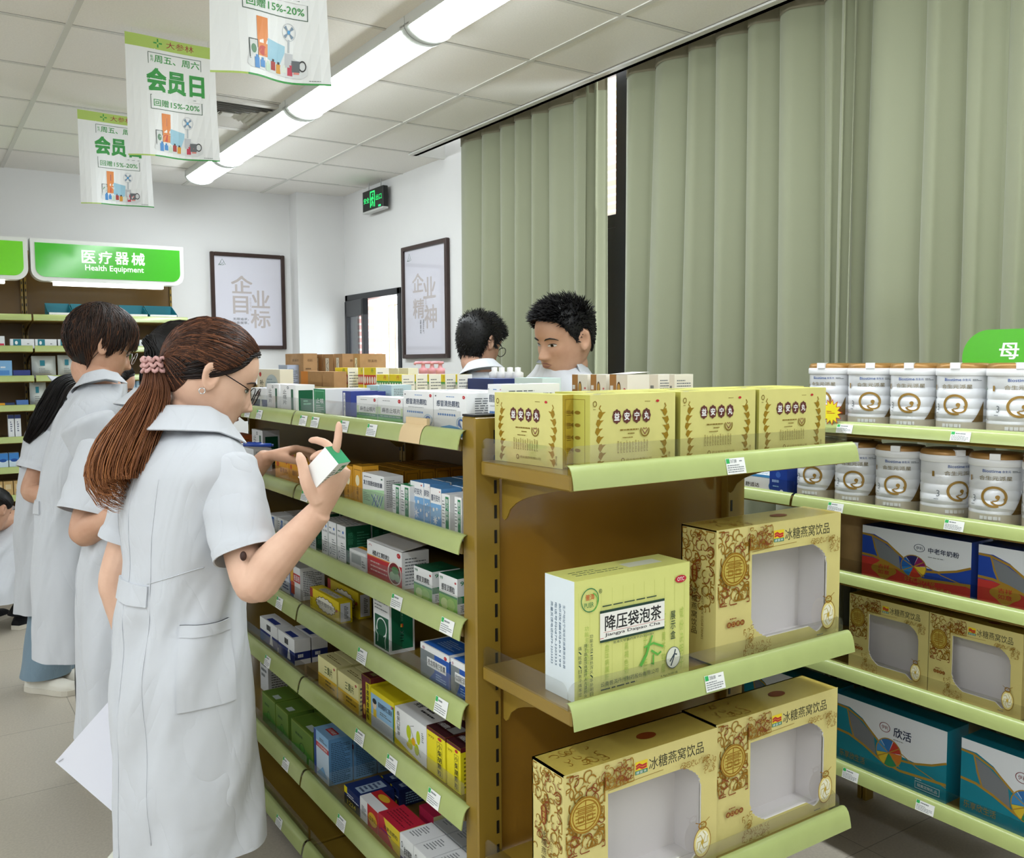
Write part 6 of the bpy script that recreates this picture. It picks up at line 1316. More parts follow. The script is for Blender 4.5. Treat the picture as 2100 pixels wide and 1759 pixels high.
def cloth_mat(name, h, bump=.35, scale=11.0, dist=.012, rough=.85):
    m = bpy.data.materials.new(name); m.use_nodes = True; nt = m.node_tree; b = nt.nodes['Principled BSDF']
    b.inputs['Base Color'].default_value = lin(h); b.inputs['Roughness'].default_value = rough; b.inputs['Specular IOR Level'].default_value = .15; b.inputs['Sheen Weight'].default_value = .15
    tc = nt.nodes.new('ShaderNodeTexCoord'); mp = nt.nodes.new('ShaderNodeMapping'); mp.inputs['Scale'].default_value = (1, 1, .45); n = nt.nodes.new('ShaderNodeTexNoise'); n.inputs['Scale'].default_value = scale; n.inputs['Detail'].default_value = 2.5; n.inputs['Distortion'].default_value = 1.2
    bp = nt.nodes.new('ShaderNodeBump'); bp.inputs['Strength'].default_value = bump; bp.inputs['Distance'].default_value = dist
    w = nt.nodes.new('ShaderNodeTexNoise'); w.inputs['Scale'].default_value = 900; bp2 = nt.nodes.new('ShaderNodeBump'); bp2.inputs['Strength'].default_value = .08; bp2.inputs['Distance'].default_value = .001
    nt.links.new(tc.outputs['Object'], mp.inputs[0]); nt.links.new(mp.outputs[0], n.inputs['Vector']); sb = nt.nodes.new('ShaderNodeMath'); sb.operation = 'SUBTRACT'; sb.inputs[1].default_value = .5; ab = nt.nodes.new('ShaderNodeMath'); ab.operation = 'ABSOLUTE'; pw = nt.nodes.new('ShaderNodeMath'); pw.operation = 'POWER'; pw.inputs[1].default_value = .7
    nt.links.new(n.outputs['Fac'], sb.inputs[0]); nt.links.new(sb.outputs[0], ab.inputs[0]); nt.links.new(ab.outputs[0], pw.inputs[0]); nt.links.new(pw.outputs[0], bp.inputs['Height']); nt.links.new(tc.outputs['Object'], w.inputs['Vector'])
    nt.links.new(w.outputs['Fac'], bp2.inputs['Height']); nt.links.new(bp.outputs['Normal'], bp2.inputs['Normal']); nt.links.new(bp2.outputs['Normal'], b.inputs['Normal'])
    return m
COAT = cloth_mat('white_cotton', '#c8cbd1', .32, 6.5, .025); HAIRM = M_attr('hair', .45, .3)
DENIM = cloth_mat('pale_denim', '#7d93a3', .3, 16, .01); DARKT = cloth_mat('dark_trousers', '#23261f', .3, 16, .01); BLKT = cloth_mat('black_trousers', '#15161a', .3, 16, .01)

# ---- head surface in head coordinates: x to the person's right, y forward, z up, origin between the ears
HZ = np.array([-.116, -.110, -.100, -.085, -.07, -.05, -.03, -.01, .01, .03])
HW = np.array([.004, .026, .040, .0515, .0590, .0650, .0695, .0725, .0745, .0755])
HF = np.array([.058, .076, .0835, .0865, .0875, .0880, .0880, .0870, .0870, .0900])
HB = np.array([.030, .006, -.018, -.040, -.058, -.075, -.088, -.096, -.102, -.1045])
NZ = ([-.05, -.045, -.039, -.033, -.025, -.012, 0, .014], [0, .009, .0215, .0255, .0215, .0135, .006, 0])
def head_pt(a, z, face=1.0):
    a = np.asarray(a, float); z = np.asarray(z, float)
    e = np.sqrt(np.clip(1-((z-.03)/.0865)**2, 0, 1)); up = z > .03
    w = np.where(up, .0755*e, spl(z, HZ, HW)); yf = np.where(up, -.0072+.0972*e, spl(z, HZ, HF)); yb = np.where(up, -.0072-.0973*e, spl(z, HZ, HB))
    sa, ca = np.sin(a), np.cos(a); p = np.where(ca > 0, .88, .96)
    x = w*np.sign(sa)*np.abs(sa)**p; y = (yf+yb)/2+(yf-yb)/2*np.sign(ca)*np.abs(ca)**p
    g = lambda x0, z0, sx, sz: np.exp(-((np.abs(x)-x0)/sx)**2-((z-z0)/sz)**2)
    nb = spl(z, *NZ)*np.exp(-(x/np.where(z < -.02, .0115, .0085))**2)
    b = nb+.0095*g(.0125, -.0365, .0065, .0065)-.0085*g(.031, .0, .0165, .011)+.0050*g(.031, .001, .0125, .0075)+.0040*g(.03, .0195, .02, .006)
    b += .0055*g(0, -.0545, .021, .0042)+.0055*g(0, -.0645, .018, .0048)-.0035*g(0, -.0595, .026, .0022)-.0035*g(0, -.075, .02, .006)+.0045*g(0, -.094, .018, .011)+.0035*g(.05, -.022, .016, .018)-.002*g(.052, -.06, .015, .02)
    fr = np.clip((ca-.02)/.3, 0, 1); return np.stack([x, y+b*fr*face, z], -1)
def face_pt(x, z, lift=0.0):
    """surface point on the face front for (x, z)"""
    z = float(z); w = float(spl(z, HZ, HW)) if z <= .03 else .0755*math.sqrt(max(0, 1-((z-.03)/.0865)**2))
    a = math.copysign(math.asin(min(.999, (abs(x)/w)**(1/.88))), x); p = head_pt(a, z); p = p.copy(); p[1] += lift; p[0] += math.copysign(lift*.4*abs(math.sin(a)), x); return p
def head_solid(mb, H, mat, na=112, nz=92):
    t = np.linspace(.004, .996, nz); z = -.116+(.1165+.116)*(.5-.5*np.cos(PI*t)); a = np.arange(na)*2*PI/na
    A, Z = np.meshgrid(a, z, indexing='ij'); P = head_pt(A, Z); mb.T = H
    mb.grid(P, mat, cu=True, flip=False); n = na*nz; V0 = P[:, 0].mean(0); V1 = P[:, -1].mean(0)
    mb.add(np.concatenate([P[:, 0], [V0]]), [(na, (i+1) % na, i) for i in range(na)], mat, True); mb.add(np.concatenate([P[:, -1], [V1]]), [(na, i, (i+1) % na) for i in range(na)], mat, True)
    for s in (-1, 1):                                              # ears
        rho = np.linspace(0, 1, 9); th = np.arange(24)*2*PI/24; hp = np.interp(rho, [0, .3, .5, .65, .8, .92, 1], [.004, .004, .007, .0095, .0065, .0105, .006])
        top = [[(s*hp[i], r_*(.0175+.003*math.sin(t))*math.cos(t), r_*(.031 if math.sin(t) > 0 else .029)*math.sin(t)) for t in th] for i, r_ in enumerate(rho)]
        bot = [[(0, q[1]*.85, q[2]*.92) for q in row] for row in top[::-1]]
        G = np.array(top+bot); fl = math.radians(13); c_, s_ = math.cos(fl), math.sin(fl)
        x = G[..., 0]; y = G[..., 1]; G2 = G.copy(); G2[..., 0] = x*c_-s*y*s_*1.0; G2[..., 1] = s*x*s_+y*c_; tl = -.16; y2 = G2[..., 1].copy(); z2 = G2[..., 2].copy(); G2[..., 1] = y2*math.cos(tl)+z2*math.sin(tl); G2[..., 2] = -y2*math.sin(tl)+z2*math.cos(tl)
        G2 *= np.array([1.15, 1.12, 1.10]); G2 += np.array([s*.0735, -.010, -.006]); mb.grid(G2, mat, cv=True, flip=(s > 0))
    mb.T = None
def head_frame(center, fwd, pitch=0.0, roll=0.0, scale=1.0):
    f = nrm([fwd[0], fwd[1], 0]); r = np.array([f[1], -f[0], 0.0]); u = np.array([0, 0, 1.0])
    cp, sp = math.cos(pitch), math.sin(pitch); f2 = f*cp-u*sp; u2 = u*cp+f*sp
    cr, sr = math.cos(roll), math.sin(roll); r3 = r*cr-u2*sr; u3 = u2*cr+r*sr
    Hm = np.eye(4); Hm[:3, 0] = r3*scale; Hm[:3, 1] = f2*scale; Hm[:3, 2] = u3*scale; Hm[:3, 3] = center; return Hm
def xf(H, P): return np.asarray(P, float) @ H[:3, :3].T+H[:3, 3]
def hand(mb, W, U, Pn, right, curls, mat, spread=.0, thumb=(.55, .75, .35, .5), s=1.0):
    U = nrm(U); Pn = nrm(Pn-U*np.dot(Pn, U)); T = np.cross(U, Pn) if right else np.cross(Pn, U); W = np.asarray(W, float)
    rings = []
    for u, hw, ht in ((-.012, .025, .018), (.0, .0265, .0175), (.025, .033, .016), (.06, .0395, .0145), (.085, .0405, .0125), (.096, .036, .0085)):
        a = np.arange(16)*2*PI/16; rings.append([W+s*(U*u+T*(hw*math.cos(q))+Pn*(ht*math.sin(q))) for q in a])
    R = np.array(rings); mb.grid(R, mat, cv=True); mb.add(R[0], [tuple(range(16))], mat); mb.add(R[-1], [tuple(range(15, -1, -1))], mat)
    for k, (off, L, r0) in enumerate(((.029, (.044, .026, .022), .0088), (.0095, (.048, .030, .024), .0090), (-.0105, (.045, .028, .023), .0086), (-.029, (.035, .021, .020), .0076))):
        p = W+s*(U*.084+T*off); d = U+T*spread*(off/.029); pts = [W+s*(U*.06+T*off*.9), p]; ang = 0
        for j in range(3):
            ang += curls[k][j]; dd = nrm(nrm(d)*math.cos(ang)+Pn*math.sin(ang)); p = p+dd*L[j]*s; pts.append(p)
        q = curve_pts(pts, 15); rad = np.interp(np.linspace(0, 1, 15), [0, .3, .55, .8, .95, 1], [r0*.95, r0*1.05, r0*.95, r0*.85, r0*.7, r0*.35])*s; mb.tube(q, rad, mat, 10)
    tu, tt, tp, bend = thumb; d = nrm(U*tu+T*tt+Pn*tp); b0 = W+s*(U*.018+T*.020); b1 = b0+d*.042*s; d2 = nrm(d*(1-bend)+U*bend*.8+Pn*bend*.5); b2 = b1+d2*.034*s; b3 = b2+nrm(d2+Pn*.1)*.027*s
    q = curve_pts([b0, b1, b2, b3], 14); mb.tube(q, np.interp(np.linspace(0, 1, 14), [0, .35, .6, .85, 1], [.0145, .0125, .0105, .0098, .0045])*s, mat, 10)
    return U, Pn, T
def remesh(mb, name, parent, voxel, mat, it=3):
    o = mb.build(name); md = o.modifiers.new('r', 'REMESH'); md.mode = 'VOXEL'; md.voxel_size = voxel; md.use_smooth_shade = True
    sm = o.modifiers.new('s', 'SMOOTH'); sm.factor = .5; sm.iterations = it
    me = bpy.data.meshes.new_from_object(o.evaluated_get(bpy.context.evaluated_depsgraph_get())); old = o.data; o.modifiers.clear(); o.data = me; bpy.data.meshes.remove(old)
    me.materials.clear(); me.materials.append(mat); me.polygons.foreach_set('use_smooth', np.ones(len(me.polygons), dtype=bool)); o.parent = parent; return o
# ---- hair
EO = np.array([0, -.0075, .024]); ES = np.array([.0775, .0995, .0945])
def on_skull(p, k=1.0):
    d = (np.asarray(p, float)-EO)/ES; n = np.where(d[..., 1] > 0, 2.3, 2.06); h = (np.abs(d[..., 0])**n+np.abs(d[..., 1])**n)**(1/n); r_ = np.sqrt(h*h+d[..., 2]**2)
    return EO+ES*k*d/(r_[..., None]+1e-9)
HL_A = np.array([0, .45, .8, 1.05, 1.25, 1.42, 1.62, 1.85, 2.1, 2.5, PI]); 
def hairline(a, kind='f'):
    z = dict(f=[.082, .078, .066, .040, .020, .012, .022, .012, -.03, -.058, -.066], m=[.068, .064, .056, .034, .006, -.014, .014, -.035, -.078, -.094, -.10], c=[.074, .07, .062, .04, .012, -.006, .026, .02, -.02, -.045, -.052])[kind]
    return spl(np.abs(a), HL_A, z)
def hair_cap(mb, H, kind, col, thick=.006, na=72, ns=22, lift=0.0):
    a = np.arange(na)*2*PI/na-PI; zl = hairline(a, kind); s = np.linspace(0, 1, ns); P = np.zeros((na, ns, 3)); cap = .1155
    for j, q in enumerate(s):
        z = cap-(cap-zl)*q**1.5; p = head_pt(a, z, 0.0); n = p-EO; n = n/np.linalg.norm(n, axis=1)[:, None]; P[:, j] = p+n*(thick*(1-.75*max(0, (q-.8)/.2)**1.5)+lift)[..., None] if np.ndim(lift) else p+n*(thick*(1-.85*max(0, (q-.75)/.25)**2))
    mb.T = H; tone = np.tile(np.append(np.array(lin(col)[:3]), 1), (na*ns, 1)).reshape(na, ns, 4); mb.grid(P, HAIRM, cu=True, tone=tone)
    mb.add(np.concatenate([P[:, 0], [P[:, 0].mean(0)+[0, 0, .001]]]), [(na, i, (i+1) % na) for i in range(na)], HAIRM, True, np.tile(np.append(np.array(lin(col)[:3]), 1), (na+1, 1))); mb.T = None
def strand(mb, pts, r0, c0, c1, tip=.25):
    k = len(pts); t = np.linspace(0, 1, k)[:, None]; c = np.array(lin(c0))*(1-t)+np.array(lin(c1))*t
    mb.tube(pts, r0*np.interp(t[:, 0], [0, .7, 1], [1, .9, tip]), HAIRM, 3, False, True, c)
def mixhex(a, b, t):
    A = [int(a[i:i+2], 16) for i in (1, 3, 5)]; B_ = [int(b[i:i+2], 16) for i in (1, 3, 5)]; return '#%02x%02x%02x' % tuple(int(x+(y-x)*t) for x, y in zip(A, B_))
def combed_hair(mb, H, tie, n, kind, c0, c1, seed, rad=.0011, arch=.02):
    r = random.Random(seed); tie = np.array(tie)
    for i in range(n):
        a = r.uniform(-PI, PI)*(1 if r.random() < .5 else .55); zl = float(hairline(a, kind)); u = r.random(); z = zl+(0.112-zl)*(u**1.6) if r.random() < .5 else zl+.004*r.random()
        p0 = head_pt(a, z, 0.0); t = np.linspace(0, 1, 9)[:, None]; L = p0*(1-t)+tie*t; L[:, 2:3] += arch*np.sin(PI*t)
        k = 1.035+.03*r.random(); Q = on_skull(L, k+.012); w = np.clip(t*9, 0, 1)*np.clip((1-t)*5, 0, 1); Q = Q*w+L*(1-w); Q[0] = p0
        cc = mixhex(c0, c1, r.random()**2); strand(mb, xf(H, Q), rad, cc, mixhex(cc, c1, .3), .8)
def tail(mb, path, widths, n, c0, c1, seed, rad=.0012, wave=.006, depthdir=None, k=22):
    r = random.Random(seed); C = curve_pts(path, k); t = np.linspace(0, 1, k); W_ = spl(t, np.linspace(0, 1, len(widths)), widths); T_ = np.gradient(C, axis=0); T_ /= np.linalg.norm(T_, axis=1)[:, None]
    A_ = np.cross(T_, AX_F); A_ /= np.linalg.norm(A_, axis=1)[:, None]; B2 = np.cross(T_, A_)
    for i in range(n):
        th = r.uniform(0, 2*PI); q = math.sqrt(r.random()); e = 1.0 if r.random() < .7 else r.uniform(.7, 1); m = max(8, int(k*(e if wave < .012 else r.uniform(.78, 1.0)))); ph = r.uniform(0, 6.28); f = r.uniform(5, 9)
        off = A_*(q*math.cos(th)*W_)[:, None]+B2*(q*math.sin(th)*W_*.75)[:, None]; wv = (np.sin(f*t+ph)*t*wave)[:, None]*A_+(np.cos(f*.8*t+ph)*t*wave)[:, None]*B2
        P = (C+off+wv)[:m]; a = mixhex(c0, c1, r.random()*.35); b = mixhex(c0, c1, .45+.55*r.random()); strand(mb, P, rad, a, b, .3)
def spiky(mb, H, kind, n, L, seed, col='#0d0c0d', side=.35, fwd=.3):
    r = random.Random(seed)
    for i in range(n):
        a = r.uniform(-PI, PI); zl = float(hairline(a, kind)); z = zl+(.114-zl)*r.random()**1.3; p = head_pt(a, z, 0.0); nn = nrm(p-EO+np.array([0, 0, .02])); top = np.clip((z-.035)/.05, 0, 1); l = L*(side+(1-side)*top)*r.uniform(.6, 1.15)
        d = nrm(nn+np.array([r.uniform(-.5, .5), fwd*(.4+top)+r.uniform(-.5, .5), -.55*(1-top)+r.uniform(-.2, .3)])); t = np.linspace(0, 1, 4)[:, None]
        P = p+nn*.002+d*l*t+np.array([0, fwd*.4, -.15])*l*t*t; strand(mb, xf(H, P), .0016, col, mixhex(col, '#2c2a2b', r.random()), .2)
def mop(mb, H, n, seed, c0, c1, crown=(.0, -.045, .105), kind='m', puff=1.13, length=.02):
    r = random.Random(seed); crown = np.array(crown)
    for i in range(n):
        a = r.uniform(-PI, PI); zl = float(hairline(a, kind)); e = head_pt(a, zl, 0.0)+np.array([0, .012 if abs(a) < 1 else 0, -length*r.uniform(.2, 1.2)*(1.3 if abs(a) < 1.1 else .7)]); s = crown+np.array([r.gauss(0, .02), r.gauss(0, .02), 0]); t = np.linspace(0, 1, 10)[:, None]; s0 = r.random()*.6; t = s0+(1-s0)*t
        L = s*(1-t)+e*t; L[:, 2:3] += .03*np.sin(PI*t); k = puff+.05*r.random(); Q = on_skull(L, k); w = np.clip((1-t)*3.5, 0, 1); Q = Q*w+(e*1.05)*(1-w); cc = mixhex(c0, c1, max(0, r.gauss(.25, .3))if False else min(1, abs(r.gauss(0, .35)))); strand(mb, xf(H, Q), .0015, mixhex(cc, c0, .45), cc, .3)
# ---- coat
class Coat:
    """lab coat body: stacked oval rings in the wearer's frame with falling folds"""
    def __init__(s, base, fwd, rings, folds=.012, seed=1, vent=True):
        s.b = np.array(base, float); s.F = nrm([fwd[0], fwd[1], 0]); s.R = np.array([s.F[1], -s.F[0], 0.0]); r = np.array(rings, float)      # z, half width, half depth, forward offset, sideways offset
        s.r = r; s.folds = folds; g = random.Random(seed); s.k = [(g.choice((4, 5, 6, 7, 9)), g.uniform(0, 6.28), g.uniform(.5, 1)) for _ in range(4)]; s.w = [(g.uniform(3, 8), g.uniform(10, 26), g.uniform(0, 6.28), g.uniform(-1, 1)) for _ in range(7)]; s.vent = vent
    def pt(s, a, z, off=0.0):
        """a: 0 at the front, to the wearer's right; returns world point"""
        a = np.asarray(a, float); z = np.asarray(z, float); r = s.r; hw, hd, fy, sx = (spl(z, r[:, 0], r[:, i]) for i in (1, 2, 3, 4))
        zt, zb = r[-1, 0], r[0, 0]; zw = zb+.55*(zt-zb); t = np.clip((zw-z)/(zw-zb), 0, 1); f = 0
        for k, ph, am in s.k: f = f+am*(np.cos(k*a+ph+.8*t))
        f = s.folds*(t**1.3)*(f+.35*np.abs(f)); wr = 0
        for kx, kz, ph, sl in s.w: q = np.sin(kx*a+kz*z*(1+.3*sl)+ph+2*np.sin(2*a+ph)); wr = wr+np.sign(q)*np.abs(q)**1.5
        wr = wr*.0015*(1+1.1*np.exp(-((z-zw)/.08)**2))+s.folds*.22*np.clip((zw+.02-z)/.03, 0, 1)*np.exp(-(zw-z)/.25)*(np.cos(13*a+1.3*s.k[0][1])*.6+np.cos(17*a+s.k[1][1])*.5)*np.exp(-((np.abs(np.abs(a)-PI*.78))/.5)**2)
        dv = 0
        if s.vent: dv = -.010*np.exp(-((np.abs(a)-PI)/.045)**2)*np.clip((zw-.06-z)/.1, 0, 1)
        cx = np.sin(a); cy = np.cos(a); p = .9; x = (hw+f+wr+dv+off)*np.sign(cx)*np.abs(cx)**p+sx; y = (hd+f+wr+dv+off)*np.sign(cy)*np.abs(cy)**p+fy
        return s.b+x[..., None]*s.R+y[..., None]*s.F+z[..., None]*np.array([0, 0, 1.0])
    def mesh(s, mb, na=150, nz=130):
        z = np.linspace(s.r[0, 0], s.r[-1, 0], nz); a = np.arange(na)*2*PI/na; A, Z = np.meshgrid(a, z, indexing='ij'); Z = Z+.0*A
        mb.grid(s.pt(A, Z), COAT, cu=True, flip=False); mb.grid(s.pt(A, Z[:, :] , -.004)[:, :40], COAT, cu=True, flip=True)
    def patch(s, a0, a1, z0, z1, off, mb, n=14, bulge=.0):
        A, Z = np.meshgrid(np.linspace(a0, a1, n), np.linspace(z0, z1, n), indexing='ij'); P = s.pt(A, Z, off+bulge*0)
        mb.grid(P, COAT); Q = s.pt(A, Z, -.002)
        for e in (0, -1): mb.grid(np.stack([P[e], Q[e]]), COAT, flip=(e == 0)); mb.grid(np.stack([P[:, e], Q[:, e]]), COAT, flip=(e == -1))
    def seam(s, path, mb, w=.0010):
        P = np.array([s.pt(a, z, .0006) for a, z in path]); mb.tube(curve_pts(P, len(P)*4), w, COAT, 6)
def sleeve(mb, S, E, cut, r0, r1, squash=1.0, seed=0, cuff=.022, axis=None):
    """short sleeve from the shoulder S towards the elbow E, ending at fraction cut"""
    S, E = np.asarray(S, float), np.asarray(E, float); D = E-S; L = np.linalg.norm(D); d = D/L; n = 28; m = 26; g = random.Random(seed); ph = [g.uniform(0, 6.28) for _ in range(5)]
    ref = AX_F if axis is None else axis; a = np.cross(d, ref); a /= np.linalg.norm(a); b = np.cross(d, a); t = np.linspace(-.10, cut, n); R = []
    for q in t:
        w = np.clip(q/cut, 0, 1); rad = r0+(r1-r0)*w; rad = rad*math.sqrt(np.clip(1-max(0, (-q)/.11)**2, .02, 1)); th = np.arange(m)*2*PI/m
        fo = .0030*w*np.cos(4*th+ph[0]+3*q)+.0016*np.sin(2*th+7*q+ph[1])*np.sin(11*q+ph[2])+.0009*np.sin(26*q+3*th+ph[3])
        if q > cut-cuff/L: fo = fo+.0030
        R.append(S+d*q*L+((rad+fo)*np.cos(th))[:, None]*a+((rad*squash+fo)*np.sin(th))[:, None]*b)
    R = np.array(R); mb.grid(R, COAT, cv=True); I = R.copy(); c = I.mean(1, keepdims=True); I = c+(I-c)*.955; mb.grid(I[6:], COAT, cv=True, flip=True); mb.grid(np.stack([R[-1], I[-1]]), COAT, cv=True)
    mb.add(np.concatenate([R[0], [R[0].mean(0)]]), [(m, (i+1) % m, i) for i in range(m)], COAT, True)
def collar(mb, C, up, fwd, rx=.064, ry=.064, gap=.95, drop=.05, k=1.0):
    up = nrm(up); f = nrm(np.asarray(fwd)-up*np.dot(fwd, up)); r = np.cross(f, up); prof = [(.0, -.012), (-.002, .018), (.001, .034), (.006, .038), (.012, .034), (.024, .020), (.042, .002), (.056, -.012)]
    a = np.linspace(gap, 2*PI-gap, 60); P = []
    for q in a:
        fr = max(0, math.cos(q)); row = []
        for i, (e, h) in enumerate(prof):
            h2 = h*k-(.035*fr+.004)*(i/7) if i > 3 else h*k-.018*fr-.012*fr*(i > 2); e2 = e*k*(1+.1*fr); row.append(C+r*((rx+e2)*math.sin(q))+f*((ry+e2)*math.cos(q))+up*h2)
        P.append(row)
    P = np.array(P); mb.grid(P, COAT); nn = P.mean(axis=(0, 1)); Q = P.copy(); Q[:, 4:] -= up*.0; Q = Q-(.003)*np.cross(np.gradient(P, axis=0), np.gradient(P, axis=1))/(np.linalg.norm(np.cross(np.gradient(P, axis=0), np.gradient(P, axis=1)), axis=-1, keepdims=True)+1e-9); mb.grid(Q, COAT, flip=True)
    mb.grid(np.stack([P[:, -1], Q[:, -1]], 0), COAT)
def spectacles(root, H0, wire, rim_r=.0011, lens=(.0245, .0195), name='glasses'):
    H = H0.copy(); H[:3, 3] -= np.array(root.location); mb = MB(); mb.T = H; z0 = -.003; yb = .1025
    for s in (-1, 1):
        t = np.linspace(0, 2*PI, 33); e = np.stack([s*.034+lens[0]*np.cos(t), yb-.004*np.abs(np.cos(t))*0-.10*(s*.034+lens[0]*np.cos(t))**2*8, z0+lens[1]*np.sin(t)], -1); mb.tube(e, rim_r, wire, 6, False)
        mb.tube(curve_pts([(s*.0585, yb-.026, z0+.006), (s*.071, .055, .006), (s*.0765, .0, .012), (s*.078, -.018, .002)], 20), rim_r*1.1, wire, 6)
    mb.tube(curve_pts([(-.011, yb+.002, z0+.004), (0, yb+.005, z0+.007), (.011, yb+.002, z0+.004)], 8), rim_r, wire, 6); mb.T = None
    fr = mb.build(name, root); lm = MB(); lm.T = H
    for s in (-1, 1):
        t = np.linspace(0, 2*PI, 25)[:-1]; V = [(s*.034+lens[0]*.97*math.cos(q), yb-.8*(s*.034+lens[0]*math.cos(q))**2, z0+lens[1]*.97*math.sin(q)) for q in t]; lm.add(V, [tuple(range(24))], FILM)
    lm.build('lens', fr); return fr
def face_parts(root, H0, brow='#1c1412', lid=True, lips='#b06a62', open_eye=.4):
    H = H0.copy(); H[:3, 3] -= np.array(root.location); mb = MB(); mb.T = H; BM = M(brow, .7)
    for s in (-1, 1): mb.tube([face_pt(s*x, z, .0018) for x, z in ((.014, .0165), (.022, .0205), (.034, .0225), (.045, .019), (.052, .013))], [.0014, .0024, .0024, .0018, .0007], BM, 6)
    mb.T = None; mb.build('eyebrows', root)
    mb = MB(); mb.T = H
    for s in (-1, 1):
        x0 = .031; xs = np.linspace(-1, 1, 9); upz = lambda q: .001+.0055*open_eye*(1-q*q); loz = lambda q: -.0025-.0022*(1-q*q)
        up = [face_pt(s*(x0+.0135*q), upz(q), .0014) for q in xs]; lo = [face_pt(s*(x0+.0135*q), loz(q), .0014) for q in xs]
        mb.grid(np.array([lo, up]), M('#d9d4cf', .25)); c = [face_pt(s*x0, -.001, .002)]; th = np.linspace(0, 2*PI, 17)[:-1]
        mb.add([face_pt(s*(x0+.0048*math.cos(q)), min(max(-.0012+.0048*math.sin(q), -.0045), .001+.0055*open_eye), .0019) for q in th], [tuple(range(16))], M('#17100d', .15))
        mb.tube(up, [.0004, .0008, .0011, .0012, .0012, .0012, .0012, .001, .0006], M('#100b0a', .6), 5)
    mb.T = None; mb.build('eyes', root)
    mb = MB(); mb.T = H; xs = np.linspace(-1, 1, 13); LM = M(lips, .4)
    rows = []
    for zc, am in ((-.0508, .0018), (-.0545, 0), (-.0592, 0), (-.0640, 0), (-.0692, 0)):
        rows.append([face_pt(.0225*q*(1 if zc > -.068 else .9), -.0598+(zc+.0598)*(1-abs(q)**2.2)-(.0012*math.exp(-(q/.15)**2) if am else 0), .0010) for q in xs])
    mb.grid(np.array(rows), LM); mb.tube([face_pt(.0225*q, -.0598, .0012) for q in xs], [.0003]+[.0007]*11+[.0003], M('#6a332f', .6), 5); mb.T = None; mb.build('lips', root)
def limb(mb, pts, rad, mat, n=14, k=22):
    q = curve_pts(pts, k); mb.tube(q, spl(np.linspace(0, 1, k), np.linspace(0, 1, len(rad)), rad), mat, n)
def shoe(mb, p, d, s=1.0, m=None, sole=None):
    d = nrm([d[0], d[1], 0]); r = np.array([d[1], -d[0], 0]); p = np.array([p[0], p[1], 0.0]); m = m or M('#e8e5dc', .6); sole = sole or M('#d8d2c4', .7); rows = []; th = np.linspace(0, PI, 11)
    for t in np.linspace(0, 1, 15):
        y = -.085+.25*t; w = .046*spl(t, [0, .15, .4, .7, .9, 1], [.55, .8, .82, 1, .85, .3]); h = spl(t, [0, .1, .3, .5, .75, .93, 1], [.055, .085, .09, .075, .055, .042, .02])
        rows.append([p+s*(d*y+r*(w*math.cos(q)*1.0)+np.array([0, 0, .022+(h-.022)*math.sin(q)**.7])) for q in th])
    R = np.array(rows); mb.grid(R, m); mb.add(R[0], [tuple(range(11))], m); mb.add(R[-1], [tuple(range(10, -1, -1))], m)
    out = [p+s*(d*(-.088+.258*t)+r*(.049*spl(t, [0, .15, .4, .7, .9, 1], [.5, .8, .82, 1, .85, .25]))) for t in np.linspace(0, 1, 12)]+[p+s*(d*(-.088+.258*t)-r*(.049*spl(t, [0, .15, .4, .7, .9, 1], [.5, .8, .82, 1, .85, .25]))) for t in np.linspace(1, 0, 12)]
    V = [o+[0, 0, .001] for o in out]+[o+[0, 0, .025*s] for o in out]; n = 24; mb.add(V, [tuple(range(n))[::-1], tuple(range(n, 2*n))]+[(i, (i+1) % n, n+(i+1) % n, n+i) for i in range(n)], sole)

